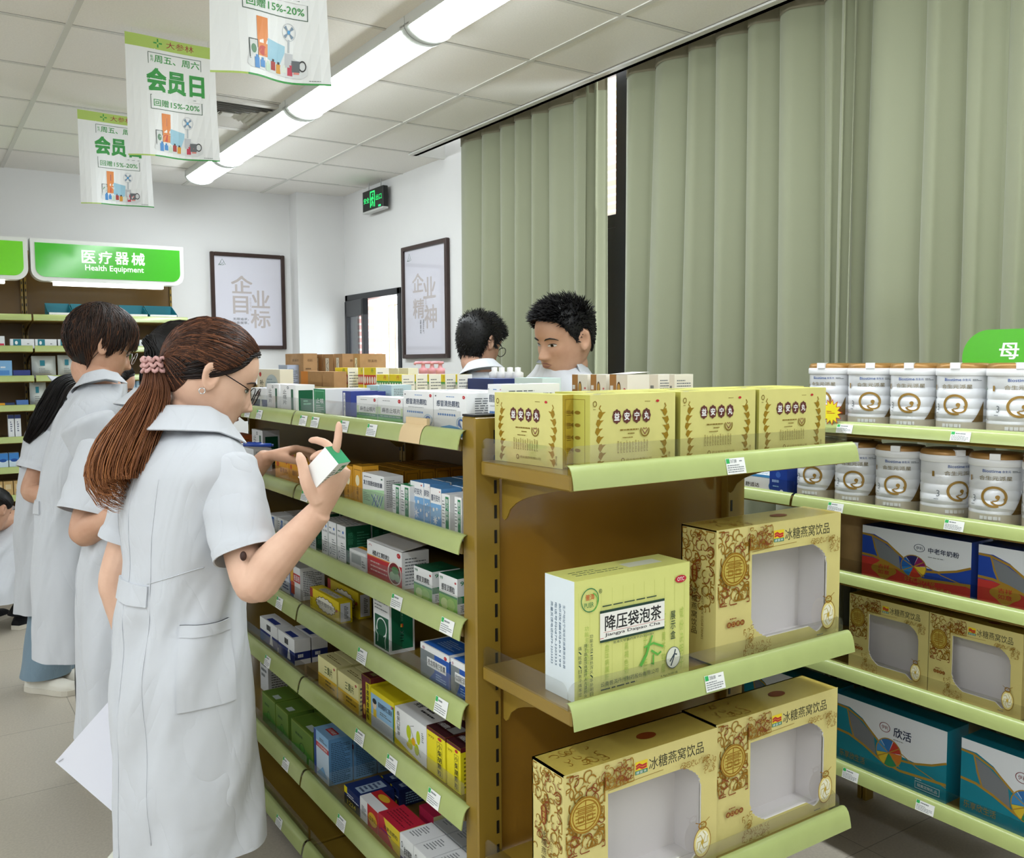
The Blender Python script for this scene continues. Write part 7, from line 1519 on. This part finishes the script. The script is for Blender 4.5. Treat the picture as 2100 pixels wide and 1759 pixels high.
def person(label, base, fwd, H, coat, arms, skin, voxel=.0045, cgap=.95, neck=None, legs=None, trousers=DARKT, shoes=None, collar_k=1.0, collar_c=None, collar_up=None, sleeve_r=(.072, .068), sleeve_cut=.72, head=True, group='people in white coats', smooth=3):
    """body (one continuous skin) + coat, sleeves, trousers and shoes as clothing"""
    base = np.array([base[0], base[1], 0.0]); root = tag(empty('person', base), label, 'person', group); off = np.eye(4); off[:3, 3] = -base
    F = nrm([fwd[0], fwd[1], 0]); R = np.array([F[1], -F[0], 0]); up = np.array([0, 0, 1.0]); SM = skin_mat(skin); Z = MB(); zt = coat.r[-1, 0]; top = coat.r[-1]
    nb = coat.b+top[4]*R+top[3]*F+up*(zt-.03); hc = H[:3, 3]; hu = nrm(H[:3, 2]); hf = nrm(H[:3, 1]); sc_ = np.linalg.norm(H[:3, 2]); nk = neck or .052
    head_solid(Z, H, SM)
    limb(Z, [nb-up*.06-F*.01, nb, hc-hu*.088*sc_-hf*.008*sc_, hc-hu*.055*sc_-hf*.006*sc_], [nk*1.5, nk*1.12, nk*.98, nk*.82], SM, 18)
    zz = coat.r[:, 0]; tor = []
    for z in np.linspace(max(zz[0], .62), zt-.045, 12):
        hw, hd, fy, sx = (float(spl(z, zz, coat.r[:, i])) for i in (1, 2, 3, 4)); th = np.arange(20)*2*PI/20; tor.append([coat.b+R*(sx+(hw*.82)*math.cos(q))+F*(fy+(hd*.80)*math.sin(q))+up*z for q in th])
    T_ = np.array(tor); Z.grid(T_, SM, cv=True, flip=True); Z.add(T_[0], [tuple(range(20))], SM); Z.add(T_[-1], [tuple(range(19, -1, -1))], SM)
    sl = []
    for A in arms:
        S, E, Wr = (np.asarray(A[k], float) for k in 'SEW'); g = A.get('thick', 1.0)
        limb(Z, [S-(E-S)*.05, S+(E-S)*.5, E, E+(Wr-E)*.28, E+(Wr-E)*.65, Wr+(Wr-E)*.02], np.array([.044, .0435, .0385, .0400, .0320, .0250])*g, SM, 16, 30); Z.ellipsoid(E-nrm(Wr-S)*0, (.039*g,)*3, SM)
        if 'U' in A: hand(Z, Wr, A['U'], A['P'], A['right'], A['curls'], SM, A.get('spread', 0), A.get('thumb', (.55, .75, .35, .5)), A.get('hs', 1.0))
        sl.append((S, E, A))
    if legs:
        for (hip, knee, ank) in legs: limb(Z, [hip, (np.array(hip)+knee)/2, knee, (np.array(knee)*.6+np.array(ank)*.4), ank], [.075, .066, .048, .050, .034], SM, 12)
    for k in range(len(Z.v)): Z.v[k] = Z.v[k]-base
    body = remesh(Z, 'body', root, voxel, SM, smooth)
    c = MB(); c.T = off; coat.mesh(c); co = c.build('lab_coat', root)
    for i, (S, E, A) in enumerate(sl):
        m = MB(); m.T = off; sleeve(m, S, E, A.get('cut', sleeve_cut), *A.get('sr', sleeve_r), squash=A.get('sq', 1.0), seed=i+3); m.build('sleeve', co)
    m = MB(); m.T = off; cc = nb+up*.032 if collar_c is None else collar_c; collar(m, cc, nrm(hc-hu*.05-nb+up*.10) if collar_up is None else collar_up, F, k=collar_k, gap=cgap); m.build('collar', co)
    if legs:
        for (hip, knee, ank) in legs:
            m = MB(); m.T = off; q = curve_pts([hip, knee, np.array(ank)], 20); r_ = np.interp(np.linspace(0, 1, 20), [0, .5, 1], legs_r.get(trousers.name, (.095, .085, .085))); pts = []
            th = np.arange(24)*2*PI/24
            for i, (p, rr) in enumerate(zip(q, r_)): pts.append([p+R*(rr*math.cos(t)*(1+.05*math.sin(3*t+i*.5)))+F*(rr*math.sin(t)*(1+.05*math.cos(2*t+i*.7))) for t in th])
            m.grid(np.array(pts), trousers, cv=True, flip=True); m.build('trouser_leg', root)
    if shoes:
        for (p, d, cm) in shoes: m = MB(); m.T = off; shoe(m, p, d, 1.0, cm); m.build('shoe', root)
    return root, off, co, body
legs_r = {'pale_denim': (.075, .085, .11), 'dark_trousers': (.075, .075, .07), 'black_trousers': (.07, .07, .065)}
def dirv(right, away): return nrm([AX_R[0]*right+math.sin(YAW)*away, AX_R[1]*right+math.cos(YAW)*away, 0])
UPV = np.array([0, 0, 1.0])
def put_hair(root, off, mb): 
    for k in range(len(mb.v)): mb.v[k] = mb.v[k]+off[:3, 3]
    return mb.build('hair', root, tone=True)
# ---- the woman with the auburn ponytail, seen from behind
fw = nrm([.97, .16, 0]); hf = nrm([.985, -.13, 0])
b0 = at(378, 1560, 1.98); base = (b0[0], b0[1])
def loc(fw, b): F = nrm([fw[0], fw[1], 0]); R = np.array([F[1], -F[0], 0]); return lambda x, y, z: np.array([b[0], b[1], 0])+R*x+F*y+UPV*z
Lm = loc(fw, base)
rings = [(.42, .166, .150, .005, 0), (.62, .160, .145, .004, 0), (.80, .155, .136, .0, 0), (.93, .148, .122, .005, 0), (1.02, .145, .116, .012, 0), (1.12, .158, .122, .02, 0), (1.18, .172, .122, .026, 0), (1.24, .176, .108, .028, 0), (1.278, .150, .090, .034, 0), (1.302, .108, .076, .042, 0), (1.316, .076, .068, .048, 0)]
coat = Coat((base[0], base[1], 0), fw, rings, .0075, 4)
H = head_frame(at(432, 770, 1.985), hf, math.radians(26), math.radians(0), 1.008)
RS = at(462, 962, 1.88); RE = at(520, 1196, 1.80); RW = at(654, 1050, 1.76)
LS = Lm(-.150, .02, 1.235); LE = at(240, 1180, 2.06); LW = at(263, 1318, 2.08)
ir, iu, ia = AX_R, AX_U, AX_F
Uh = nrm(ir*.42+iu*.90+ia*.05); Ph = nrm(-ir*.80+iu*.40+ia*.42)
arms = [dict(S=RS, E=RE, W=RW, U=Uh, P=Ph, right=True, curls=[(.10, .18, .12), (.75, .75, .4), (1.0, .95, .5), (1.15, 1.0, .6)], thumb=(.62, .72, .45, .55), spread=.12, cut=.76, sr=(.066, .066), sq=.92, thick=1.0, hs=1.02),
        dict(S=LS, E=LE, W=LW, U=nrm(ir*.2-iu*.95+ia*.1), P=nrm(ir*.8+iu*.1+ia*.3), right=False, curls=[(.5, .6, .4)]*4, cut=.70, sr=(.062, .062))]
root, off, co, body = person('woman with auburn ponytail, glasses and white coat holding up a small green and white box', base, fw, H, coat, arms, '#dfb8a0', voxel=.0032, neck=.047, legs=[(Lm(-.06, 0, .8), Lm(-.06, .0, .45), Lm(-.06, -.02, .08)), (Lm(.06, 0, .8), Lm(.06, .0, .45), Lm(.06, -.02, .08))], trousers=BLKT, shoes=[(Lm(-.06, 0, 0), fw, None), (Lm(.06, 0, 0), fw, None)], smooth=3)
m = MB(); m.T = off
coat.patch(PI-.52, PI+.42, .962, 1.004, .0045, m); m.build('back_belt', co)
m = MB(); m.T = off; coat.patch(1.25, 2.05, .755, .925, .004, m, 18); coat.patch(1.25, 2.05, .902, .925, .0062, m, 18); m.build('pocket', co)
m = MB(); m.T = off
coat.seam([(PI-.05, z) for z in np.linspace(.43, 1.27, 20)], m, .0010); coat.seam([(PI+.55-.1*(z-.5), z) for z in np.linspace(.48, 1.22, 20)], m); coat.seam([(PI-.62+.12*(z-.5), z) for z in np.linspace(.48, 1.22, 20)], m); coat.seam([(a, 1.02-.02*math.cos(2*a)) for a in np.linspace(1.7, PI-.5, 10)], m, .0010)
m.build('seams', co)
hb = MB(); hair_cap(hb, H, 'f', '#3c241a', .0045); tieL = np.array([0.012, -.116, -.022]); combed_hair(hb, H, tieL, 2600, 'f', '#2a1811', '#865438', 3, .0012)
TW = xf(H, tieL); tp = [TW, at(318, 800, 1.925), at(296, 850, 1.90), at(264, 905, 1.875), at(240, 955, 1.87), at(238, 992, 1.87), at(262, 1010, 1.86)]
tail(hb, tp, [.016, .034, .045, .055, .056, .030], 900, '#4e2a1c', '#c2804e', 5, .0012, .017)
combed_hair(hb, H, tieL+[0, .01, -.03], 260, 'f', '#120c0a', '#2a1812', 9, .0012, .0)
put_hair(root, off, hb)
r = random.Random(4); m = MB(); tx = nrm(tp[1]-TW); ta = nrm(np.cross(tx, AX_F)); tb = np.cross(tx, ta); SC_ = M('#c99c98', .45)
for k in range(3):
    t = np.linspace(0, 2*PI, 60); rr = .022+.0035*np.sin(9*t+k*2); P = TW+tx*(.004+.011*k-.008)+np.outer(rr*np.cos(t), ta)+np.outer(rr*np.sin(t), tb)+np.outer(.004*np.cos(9*t+k), tx); m.tube(P+off[:3, 3], .0038, SC_, 8, False)
m.build('hair_tie', root)
spectacles(root, H, M('#2a2426', .3, .8)); face_parts(root, H, '#2a1a14', True, '#b5736a', .25)
m = MB(); t = np.linspace(0, 2*PI, 20); e = np.array([.0835, -.013, -.040]); m.tube(xf(H, np.stack([np.full(20, e[0]), e[1]+.006*np.cos(t), e[2]+.006*np.sin(t)], -1))+off[:3, 3], .0013, M('#dfe0e4', .15, 1.0), 6, False); m.build('earring', root)
m = MB(); m.ellipsoid(at(499, 1140, 1.768)+off[:3, 3], (.0065, .0065, .0095), M('#3a211b', .6)); m.build('birthmark', root)
m = MB(); t = np.linspace(0, 2*PI, 24); d_ = nrm(LW-LE); a_ = nrm(np.cross(d_, AX_F)); b_ = np.cross(d_, a_); m.tube(LW-d_*.012+np.outer(.029*np.cos(t), a_)+np.outer(.029*np.sin(t), b_)+off[:3, 3], .0016, M('#c9a78a', .4, .3), 6, False); m.build('bracelet', root)
# the small box in her raised hand
bx = carton('medicine_box', .042, .042, .086, CW, lambda fc: [(fc[k].rect(.55, .1, .9, .9, GRN), fc[k].lines(.6, .2, .85, .85, 6, CW, .5), fc[k].lines(.1, .1, .45, .8, 9, TG, .4)) for k in 'FL'], {'T': M('#17935f', .4), 'R': CW2})
c_ = at(665, 962, 1.742); zz_ = nrm(ir*.62+iu*.62-ia*.30); xx_ = nrm(np.cross(zz_, -ia*.9+iu*.25)); xx_ = -xx_; yy_ = np.cross(zz_, xx_)
bx.matrix_world = Matrix([[xx_[0], yy_[0], zz_[0], c_[0]-zz_[0]*.043], [xx_[1], yy_[1], zz_[1], c_[1]-zz_[1]*.043], [xx_[2], yy_[2], zz_[2], c_[2]-zz_[2]*.043], [0, 0, 0, 1]])
tag(bx, 'small green and white box held up in the ponytail woman\'s raised hand', 'medicine box')
# sheets of paper hanging from her left hand
A_ = at(113, 1562, 2.10); e1 = at(252, 1405, 2.12)-A_; e2 = at(231, 1656, 2.10)-A_; e1 = nrm(e1)*.297; e2 = nrm(e2-nrm(e1)*np.dot(e2, nrm(e1)))*.21; n_ = nrm(np.cross(e1, e2)); mb = MB()
for k in range(4):
    P = [[A_+e1*s+e2*t+n_*(.0012*k+.010*math.sin(PI*s)*t+.006*k*.1*math.sin(3*s)) for t in np.linspace(0, 1, 7)] for s in np.linspace(0, 1, 7)]; mb.grid(P, M('#e3e4ee', .7)); mb.grid(np.array(P)+n_*.0003, M('#e3e4ee', .7), flip=True)
mb.tube([A_+e1*.02+e2*.03-n_*.002, A_+e1*.06+e2*.045-n_*.002], .0006, M('#a9abb2', .3, .9), 6)
tag(mb.build('paper_sheets'), 'stapled white paper sheets hanging from the ponytail woman\'s lowered left hand', 'paper')

# ---- the tall student with glasses and brown fringe
fw = dirv(.9, .42); b0 = at(146, 1320, 3.18); base = (b0[0], b0[1]); Lm = loc(fw, base)
rings = [(.46, .185, .120, 0, 0), (.6, .18, .115, 0, 0), (.82, .165, .108, .0, 0), (.95, .155, .102, .012, 0), (1.08, .18, .118, .045, 0), (1.20, .195, .118, .08, 0), (1.285, .195, .105, .10, 0), (1.33, .16, .09, .115, 0), (1.362, .10, .078, .13, 0), (1.382, .072, .068, .14, 0)]
coat = Coat((base[0], base[1], 0), fw, rings, .014, 12)
H = head_frame(at(207, 708, 3.22), dirv(.80, .60), math.radians(24), 0, 1.11)
arms = [dict(S=Lm(.18, .08, 1.255), E=at(250, 1000, 3.02), W=at(300, 985, 3.06), U=ir, P=-iu, right=True, curls=[(.4, .5, .3)]*4, cut=.8, sr=(.088, .085)),
        dict(S=Lm(-.18, .08, 1.255), E=Lm(-.21, .12, 1.0), W=Lm(-.10, .34, 1.10), U=Lm(0, 1, .2)-Lm(0, 0, 0), P=-iu, right=False, curls=[(.4, .5, .3)]*4, cut=.8, sr=(.085, .080))]
root, off, co, body = person('tall student in white coat with glasses and brown streaked fringe, looking down', base, fw, H, coat, arms, '#cda187', voxel=.0042, collar_k=.85, neck=.055, legs=[(Lm(-.06, .05, .8), Lm(-.06, .08, .45), Lm(-.08, .075, .07)), (Lm(.06, .05, .8), Lm(.06, .09, .45), Lm(.07, .09, .07))], trousers=DARKT, shoes=[(Lm(-.08, .09, 0), dirv(.3, .9), M('#cbbd9c', .7)), (Lm(.07, .10, 0), dirv(-.2, .9), M('#c9cbcb', .6))])
m = MB(); m.T = off; coat.patch(PI-.5, PI+.5, .95, .995, .005, m); m.build('back_belt', co)
m = MB(); m.T = off; coat.seam([(PI-.04, z) for z in np.linspace(.48, 1.30, 20)], m, .0014); coat.seam([(PI+.6, z) for z in np.linspace(.48, 1.2, 20)], m); m.build('seams', co)
hb = MB(); hair_cap(hb, H, 'm', '#15100f', .012); mop(hb, H, 1700, 6, '#171110', '#a06440', puff=1.14, length=.03); put_hair(root, off, hb)
spectacles(root, H, M('#c9c6c8', .25, .8)); face_parts(root, H, '#1a1310', True, '#a86c60', .25)

# ---- the student behind with a long black ponytail
fw = dirv(.85, .5); b0 = at(98, 1250, 4.10); base = (b0[0], b0[1]); Lm = loc(fw, base)
rings = [(.36, .165, .125, 0, 0), (.6, .16, .118, 0, 0), (.8, .155, .112, .0, 0), (.95, .15, .108, .015, 0), (1.08, .158, .112, .04, 0), (1.17, .165, .108, .06, 0), (1.24, .16, .092, .08, 0), (1.28, .12, .08, .095, 0), (1.305, .08, .066, .105, 0), (1.32, .056, .056, .115, 0)]
coat = Coat((base[0], base[1], 0), fw, rings, .012, 21)
H = head_frame(at(228, 790, 4.17), dirv(.93, .36), math.radians(26), 0, 1.0)
sh = at(165, 905, 4.05)
arms = [dict(S=at(105, 895, 3.98), E=at(62, 1005, 3.92), W=at(140, 1040, 3.80), U=ir, P=iu, right=True, curls=[(.5, .6, .4)]*4, cut=.66, sr=(.082, .085)),
        dict(S=Lm(-.12, .06, 1.14), E=Lm(-.15, .1, .92), W=Lm(-.05, .3, 1.0), U=Lm(0, 1, .1)-Lm(0, 0, 0), P=-iu, right=False, curls=[(.4, .5, .3)]*4, cut=.66, sr=(.058, .06))]
root, off, co, body = person('student with long black ponytail in white coat and pale jeans, behind the tall student', base, fw, H, coat, arms, '#c89d83', voxel=.0045, collar_k=.8, neck=.046, legs=[(Lm(-.08, 0, .75), Lm(-.06, .02, .42), Lm(-.02, .0, .07)), (Lm(.08, 0, .75), Lm(.05, .02, .42), Lm(.03, -.02, .07))], trousers=DENIM, shoes=[(at(92, 1408, 4.05), dirv(.9, -.2), M('#dcd8cc', .6)), (at(125, 1400, 4.12), dirv(.9, .2), M('#dcd8cc', .6))])
hb = MB(); hair_cap(hb, H, 'f', '#0c0a0b', .007); combed_hair(hb, H, (-.01, -.116, -.01), 800, 'f', '#0a0909', '#241b19', 13, .0016)
tail(hb, [xf(H, (-.01, -.114, -.01)), at(128, 788, 3.99), at(102, 830, 3.93), at(78, 870, 3.90), at(54, 905, 3.90)], [.022, .040, .046, .040, .016], 420, '#080808', '#221a18', 15, .0018, .006); put_hair(root, off, hb)
face_parts(root, H, '#1a1310', True, '#b0665c', .2)

# ---- the student hidden behind the ponytail woman, reaching into the shelf
fw = dirv(.80, .45); b0 = at(262, 1500, 2.62); base = (b0[0], b0[1]); Lm = loc(fw, base)
rings = [(.38, .15, .128, 0, 0), (.6, .148, .124, 0, 0), (.8, .145, .118, .0, 0), (.95, .142, .112, .015, 0), (1.08, .155, .115, .04, 0), (1.18, .165, .110, .06, 0), (1.25, .16, .094, .08, 0), (1.29, .12, .08, .095, 0), (1.315, .08, .066, .105, 0), (1.33, .056, .056, .115, 0)]
coat = Coat((base[0], base[1], 0), fw, rings, .010, 31)
H = head_frame(at(372, 745, 2.64), dirv(.9, .4), math.radians(28), 0, .98)
HW_ = at(560, 932, 2.36)
arms = [dict(S=at(225, 925, 2.52), E=at(172, 1088, 2.46), W=at(262, 1050, 2.40), U=ir, P=iu, right=True, curls=[(.5, .6, .4)]*4, cut=.80, sr=(.080, .082)),
        dict(S=at(420, 930, 2.70), E=at(478, 1010, 2.52), W=at(545, 938, 2.40), U=nrm(ir*.85+iu*.25+ia*.3), P=nrm(-iu+ir*.25), right=False, curls=[(.45, .7, .4), (.5, .7, .4), (.55, .7, .4), (.6, .7, .4)], thumb=(.8, .5, .5, .4), cut=.5, thick=.92, hs=.95)]
root, off, co, body = person('student mostly hidden behind the ponytail woman, reaching into the shelf with a blue pen', base, fw, H, coat, arms, '#c89d83', voxel=.0042, neck=.046, legs=[(Lm(-.06, .03, .75), Lm(-.06, .07, .42), Lm(-.06, .06, .07)), (Lm(.06, .03, .75), Lm(.06, .07, .42), Lm(.06, .05, .07))], trousers=DARKT, shoes=[(Lm(-.06, .07, 0), dirv(.8, .5), M('#dfe0d2', .6)), (Lm(.06, .0, 0), dirv(.6, .6), M('#dfe0d2', .6))])
m = MB(); m.T = off; coat.seam([(PI-.04, z) for z in np.linspace(.46, 1.25, 20)], m, .0016); m.build('seams', co)
hb = MB(); hair_cap(hb, H, 'f', '#0c0a0b', .008); combed_hair(hb, H, (0, -.116, .02), 700, 'f', '#0a0909', '#241b19', 17, .0015)
tail(hb, [xf(H, (0, -.114, .02)), at(322, 722, 2.58), at(312, 770, 2.57), at(305, 830, 2.56)], [.02, .03, .032, .02], 220, '#080808', '#221a18', 19, .0016, .006); put_hair(root, off, hb)
face_parts(root, H, '#1a1310', True, '#b0665c', .2)
mb = MB(); p0 = at(482, 911, 2.30); p1 = at(556, 913, 2.33); d_ = nrm(p1-p0); mb.tube([p0+d_*.02, p1], .0052, M('#1c3f94', .3), 12); mb.tube([p0, p0+d_*.006, p0+d_*.02], [.0012, .002, .0048], M('#c8ccd2', .3, .6), 10); mb.tube([p0+d_*.03+UPV*.006, p0+d_*.065+UPV*.0065], .0012, M('#1c3f94', .3), 6); mb.tube([p1, p1+d_*.006], .0035, M('#16306f', .3), 10)
tag(mb.build('pen'), 'blue ballpoint pen in the reaching hand by the second shelf', 'pen')
mb = MB(); q = [at(*p) for p in ((186, 1085, 2.46), (196, 1086, 2.5), (219, 1165, 2.5), (212, 1168, 2.46))]; mb.add(q+[x+AX_F*.01 for x in q], [(0, 1, 2, 3), (7, 6, 5, 4), (0, 4, 5, 1), (1, 5, 6, 2), (2, 6, 7, 3), (3, 7, 4, 0)], M('#dcdccb', .5))
tag(mb.build('clipboard'), 'cream clipboard edge held under the arm behind the ponytail woman', 'clipboard')

# ---- the crouching person at the left edge
fw = dirv(.2, 1.0); b0 = at(-18, 1290, 5.0); base = (b0[0], b0[1]); Lm = loc(fw, base)
rings = [(0.180, .23, .22, 0, 0), (0.246, .21, .19, .0, 0), (0.328, .185, .15, .05, 0), (0.410, .18, .135, .10, 0), (0.483, .19, .13, .16, 0), (0.541, .185, .11, .20, 0), (0.574, .14, .09, .225, 0), (0.590, .09, .075, .24, 0), (0.600, .062, .062, .25, 0)]
coat = Coat((base[0], base[1], 0), fw, rings, .012, 41, False)
H = head_frame(at(-14, 1045, 4.98), dirv(.2, 1), math.radians(35), 0, 1.0)
arms = [dict(S=Lm(.165, .17, .53), E=Lm(.20, .30, .36), W=Lm(.06, .45, .40), U=Lm(-.3, 1, 0)-Lm(0, 0, 0), P=-iu, right=True, curls=[(.5, .6, .4)]*4, cut=.8), dict(S=Lm(-.165, .17, .53), E=Lm(-.20, .30, .36), W=Lm(-.06, .45, .40), U=Lm(.3, 1, 0)-Lm(0, 0, 0), P=-iu, right=False, curls=[(.5, .6, .4)]*4, cut=.8)]
kn = [(Lm(-.1, .02, .26), Lm(-.15, .36, .42), Lm(-.12, .06, .08)), (Lm(.1, .02, .26), Lm(.17, .36, .42), Lm(.14, .06, .08))]
root, off, co, body = person('person in white coat crouching at the left edge of the photo before the back shelves', base, fw, H, coat, arms, '#c89d83', voxel=.006, neck=.05, legs=kn, trousers=BLKT, shoes=[(Lm(-.12, .10, 0), fw, BLKT), (Lm(.14, .10, 0), fw, BLKT)])
hb = MB(); hair_cap(hb, H, 'f', '#0c0a0b', .008); combed_hair(hb, H, (0, -.116, .0), 400, 'f', '#0a0909', '#241b19', 23, .002); tail(hb, [xf(H, (0, -.114, 0)), xf(H, (0, -.15, -.04)), xf(H, (0, -.15, -.12))], [.02, .03, .012], 120, '#080808', '#221a18', 29, .002, .004); put_hair(root, off, hb)
m = MB(); t = np.linspace(0, 2*PI, 24); P = xf(H, np.stack([.026*np.cos(t), np.full(24, -.128), -.004+.026*np.sin(t)], -1))+off[:3, 3]; m.tube(P, .007, M('#cfcfcf', .6), 8, False); m.build('hair_tie', root); face_parts(root, H)

# ---- the two men on the far side of the gondola
fw = nrm([-1, -.06, 0]); b0 = at(1175, 900, 3.12); base = (b0[0], b0[1]); Lm = loc(fw, base)
rings = [(.50, .21, .17, 0, 0), (.8, .2, .15, 0, 0), (1.0, .195, .14, .0, 0), (1.15, .205, .14, .02, 0), (1.27, .215, .135, .035, 0), (1.345, .205, .115, .04, 0), (1.39, .15, .095, .05, 0), (1.42, .095, .078, .058, 0), (1.44, .068, .068, .065, 0)]
coat = Coat((base[0], base[1], 0), fw, rings, .012, 51)
H = head_frame(at(1158, 694, 3.03), dirv(-.80, -.60), math.radians(15), math.radians(-3), 1.09)
arms = [dict(S=Lm(.19, .03, 1.29), E=Lm(.24, .0, 1.0), W=Lm(.17, .13, .86), U=Lm(-.2, 1, .1)-Lm(0, 0, 0), P=-iu, right=True, curls=[(.4, .5, .3)]*4, cut=.75, sr=(.086, .082)), dict(S=Lm(-.19, .03, 1.29), E=Lm(-.24, .0, 1.0), W=Lm(-.17, .13, .86), U=Lm(.2, 1, .1)-Lm(0, 0, 0), P=-iu, right=False, curls=[(.4, .5, .3)]*4, cut=.75, sr=(.086, .082))]
root, off, co, body = person('young man with short spiky black hair facing left behind the golden boxes', base, fw, H, coat, arms, '#c39a80', voxel=.0036, cgap=1.6, neck=.058, legs=[(Lm(-.09, 0, .8), Lm(-.09, .02, .45), Lm(-.09, 0, .07)), (Lm(.09, 0, .8), Lm(.09, .02, .45), Lm(.09, 0, .07))], trousers=BLKT, shoes=[(Lm(-.09, .03, 0), fw, BLKT), (Lm(.09, .03, 0), fw, BLKT)], smooth=2)
hb = MB(); hair_cap(hb, H, 'c', '#0e0d0e', .005); spiky(hb, H, 'c', 2600, .036, 3, side=.22); put_hair(root, off, hb); face_parts(root, H, '#15100f', True, '#9a6a60', .55)
fw = dirv(.6, .8); b0 = at(966, 900, 3.98); base = (b0[0], b0[1]); Lm = loc(fw, base)
rings = [(.50, .21, .17, 0, 0), (.8, .2, .15, 0, 0), (1.0, .195, .14, .0, 0), (1.12, .205, .14, .03, 0), (1.23, .215, .135, .05, 0), (1.31, .205, .115, .06, 0), (1.355, .15, .095, .07, 0), (1.385, .095, .078, .08, 0), (1.405, .070, .068, .088, 0)]
coat = Coat((base[0], base[1], 0), fw, rings, .012, 61)
H = head_frame(at(984, 702, 4.10), dirv(.70, .71), math.radians(22), 0, 1.09)
arms = [dict(S=Lm(.19, .05, 1.25), E=Lm(.23, .08, 1.0), W=Lm(.16, .28, .98), U=Lm(-.2, 1, .1)-Lm(0, 0, 0), P=-iu, right=True, curls=[(.4, .5, .3)]*4, cut=.75, sr=(.086, .082)), dict(S=Lm(-.19, .05, 1.25), E=Lm(-.23, .08, 1.0), W=Lm(-.16, .28, .98), U=Lm(.2, 1, .1)-Lm(0, 0, 0), P=-iu, right=False, curls=[(.4, .5, .3)]*4, cut=.75, sr=(.086, .082))]
root, off, co, body = person('man with short black hair and dark glasses bending away beside the curtain', base, fw, H, coat, arms, '#c8a08a', voxel=.0045, cgap=1.6, neck=.056, legs=[(Lm(-.09, 0, .8), Lm(-.09, .02, .45), Lm(-.09, 0, .07)), (Lm(.09, 0, .8), Lm(.09, .02, .45), Lm(.09, 0, .07))], trousers=BLKT, shoes=[(Lm(-.09, .03, 0), fw, BLKT), (Lm(.09, .03, 0), fw, BLKT)])
hb = MB(); hair_cap(hb, H, 'm', '#0b0a0b', .012); spiky(hb, H, 'm', 3000, .032, 7, side=.55); put_hair(root, off, hb); spectacles(root, H, M('#151516', .3), .0016); face_parts(root, H, '#15100f', True, '#a9685c', .4)
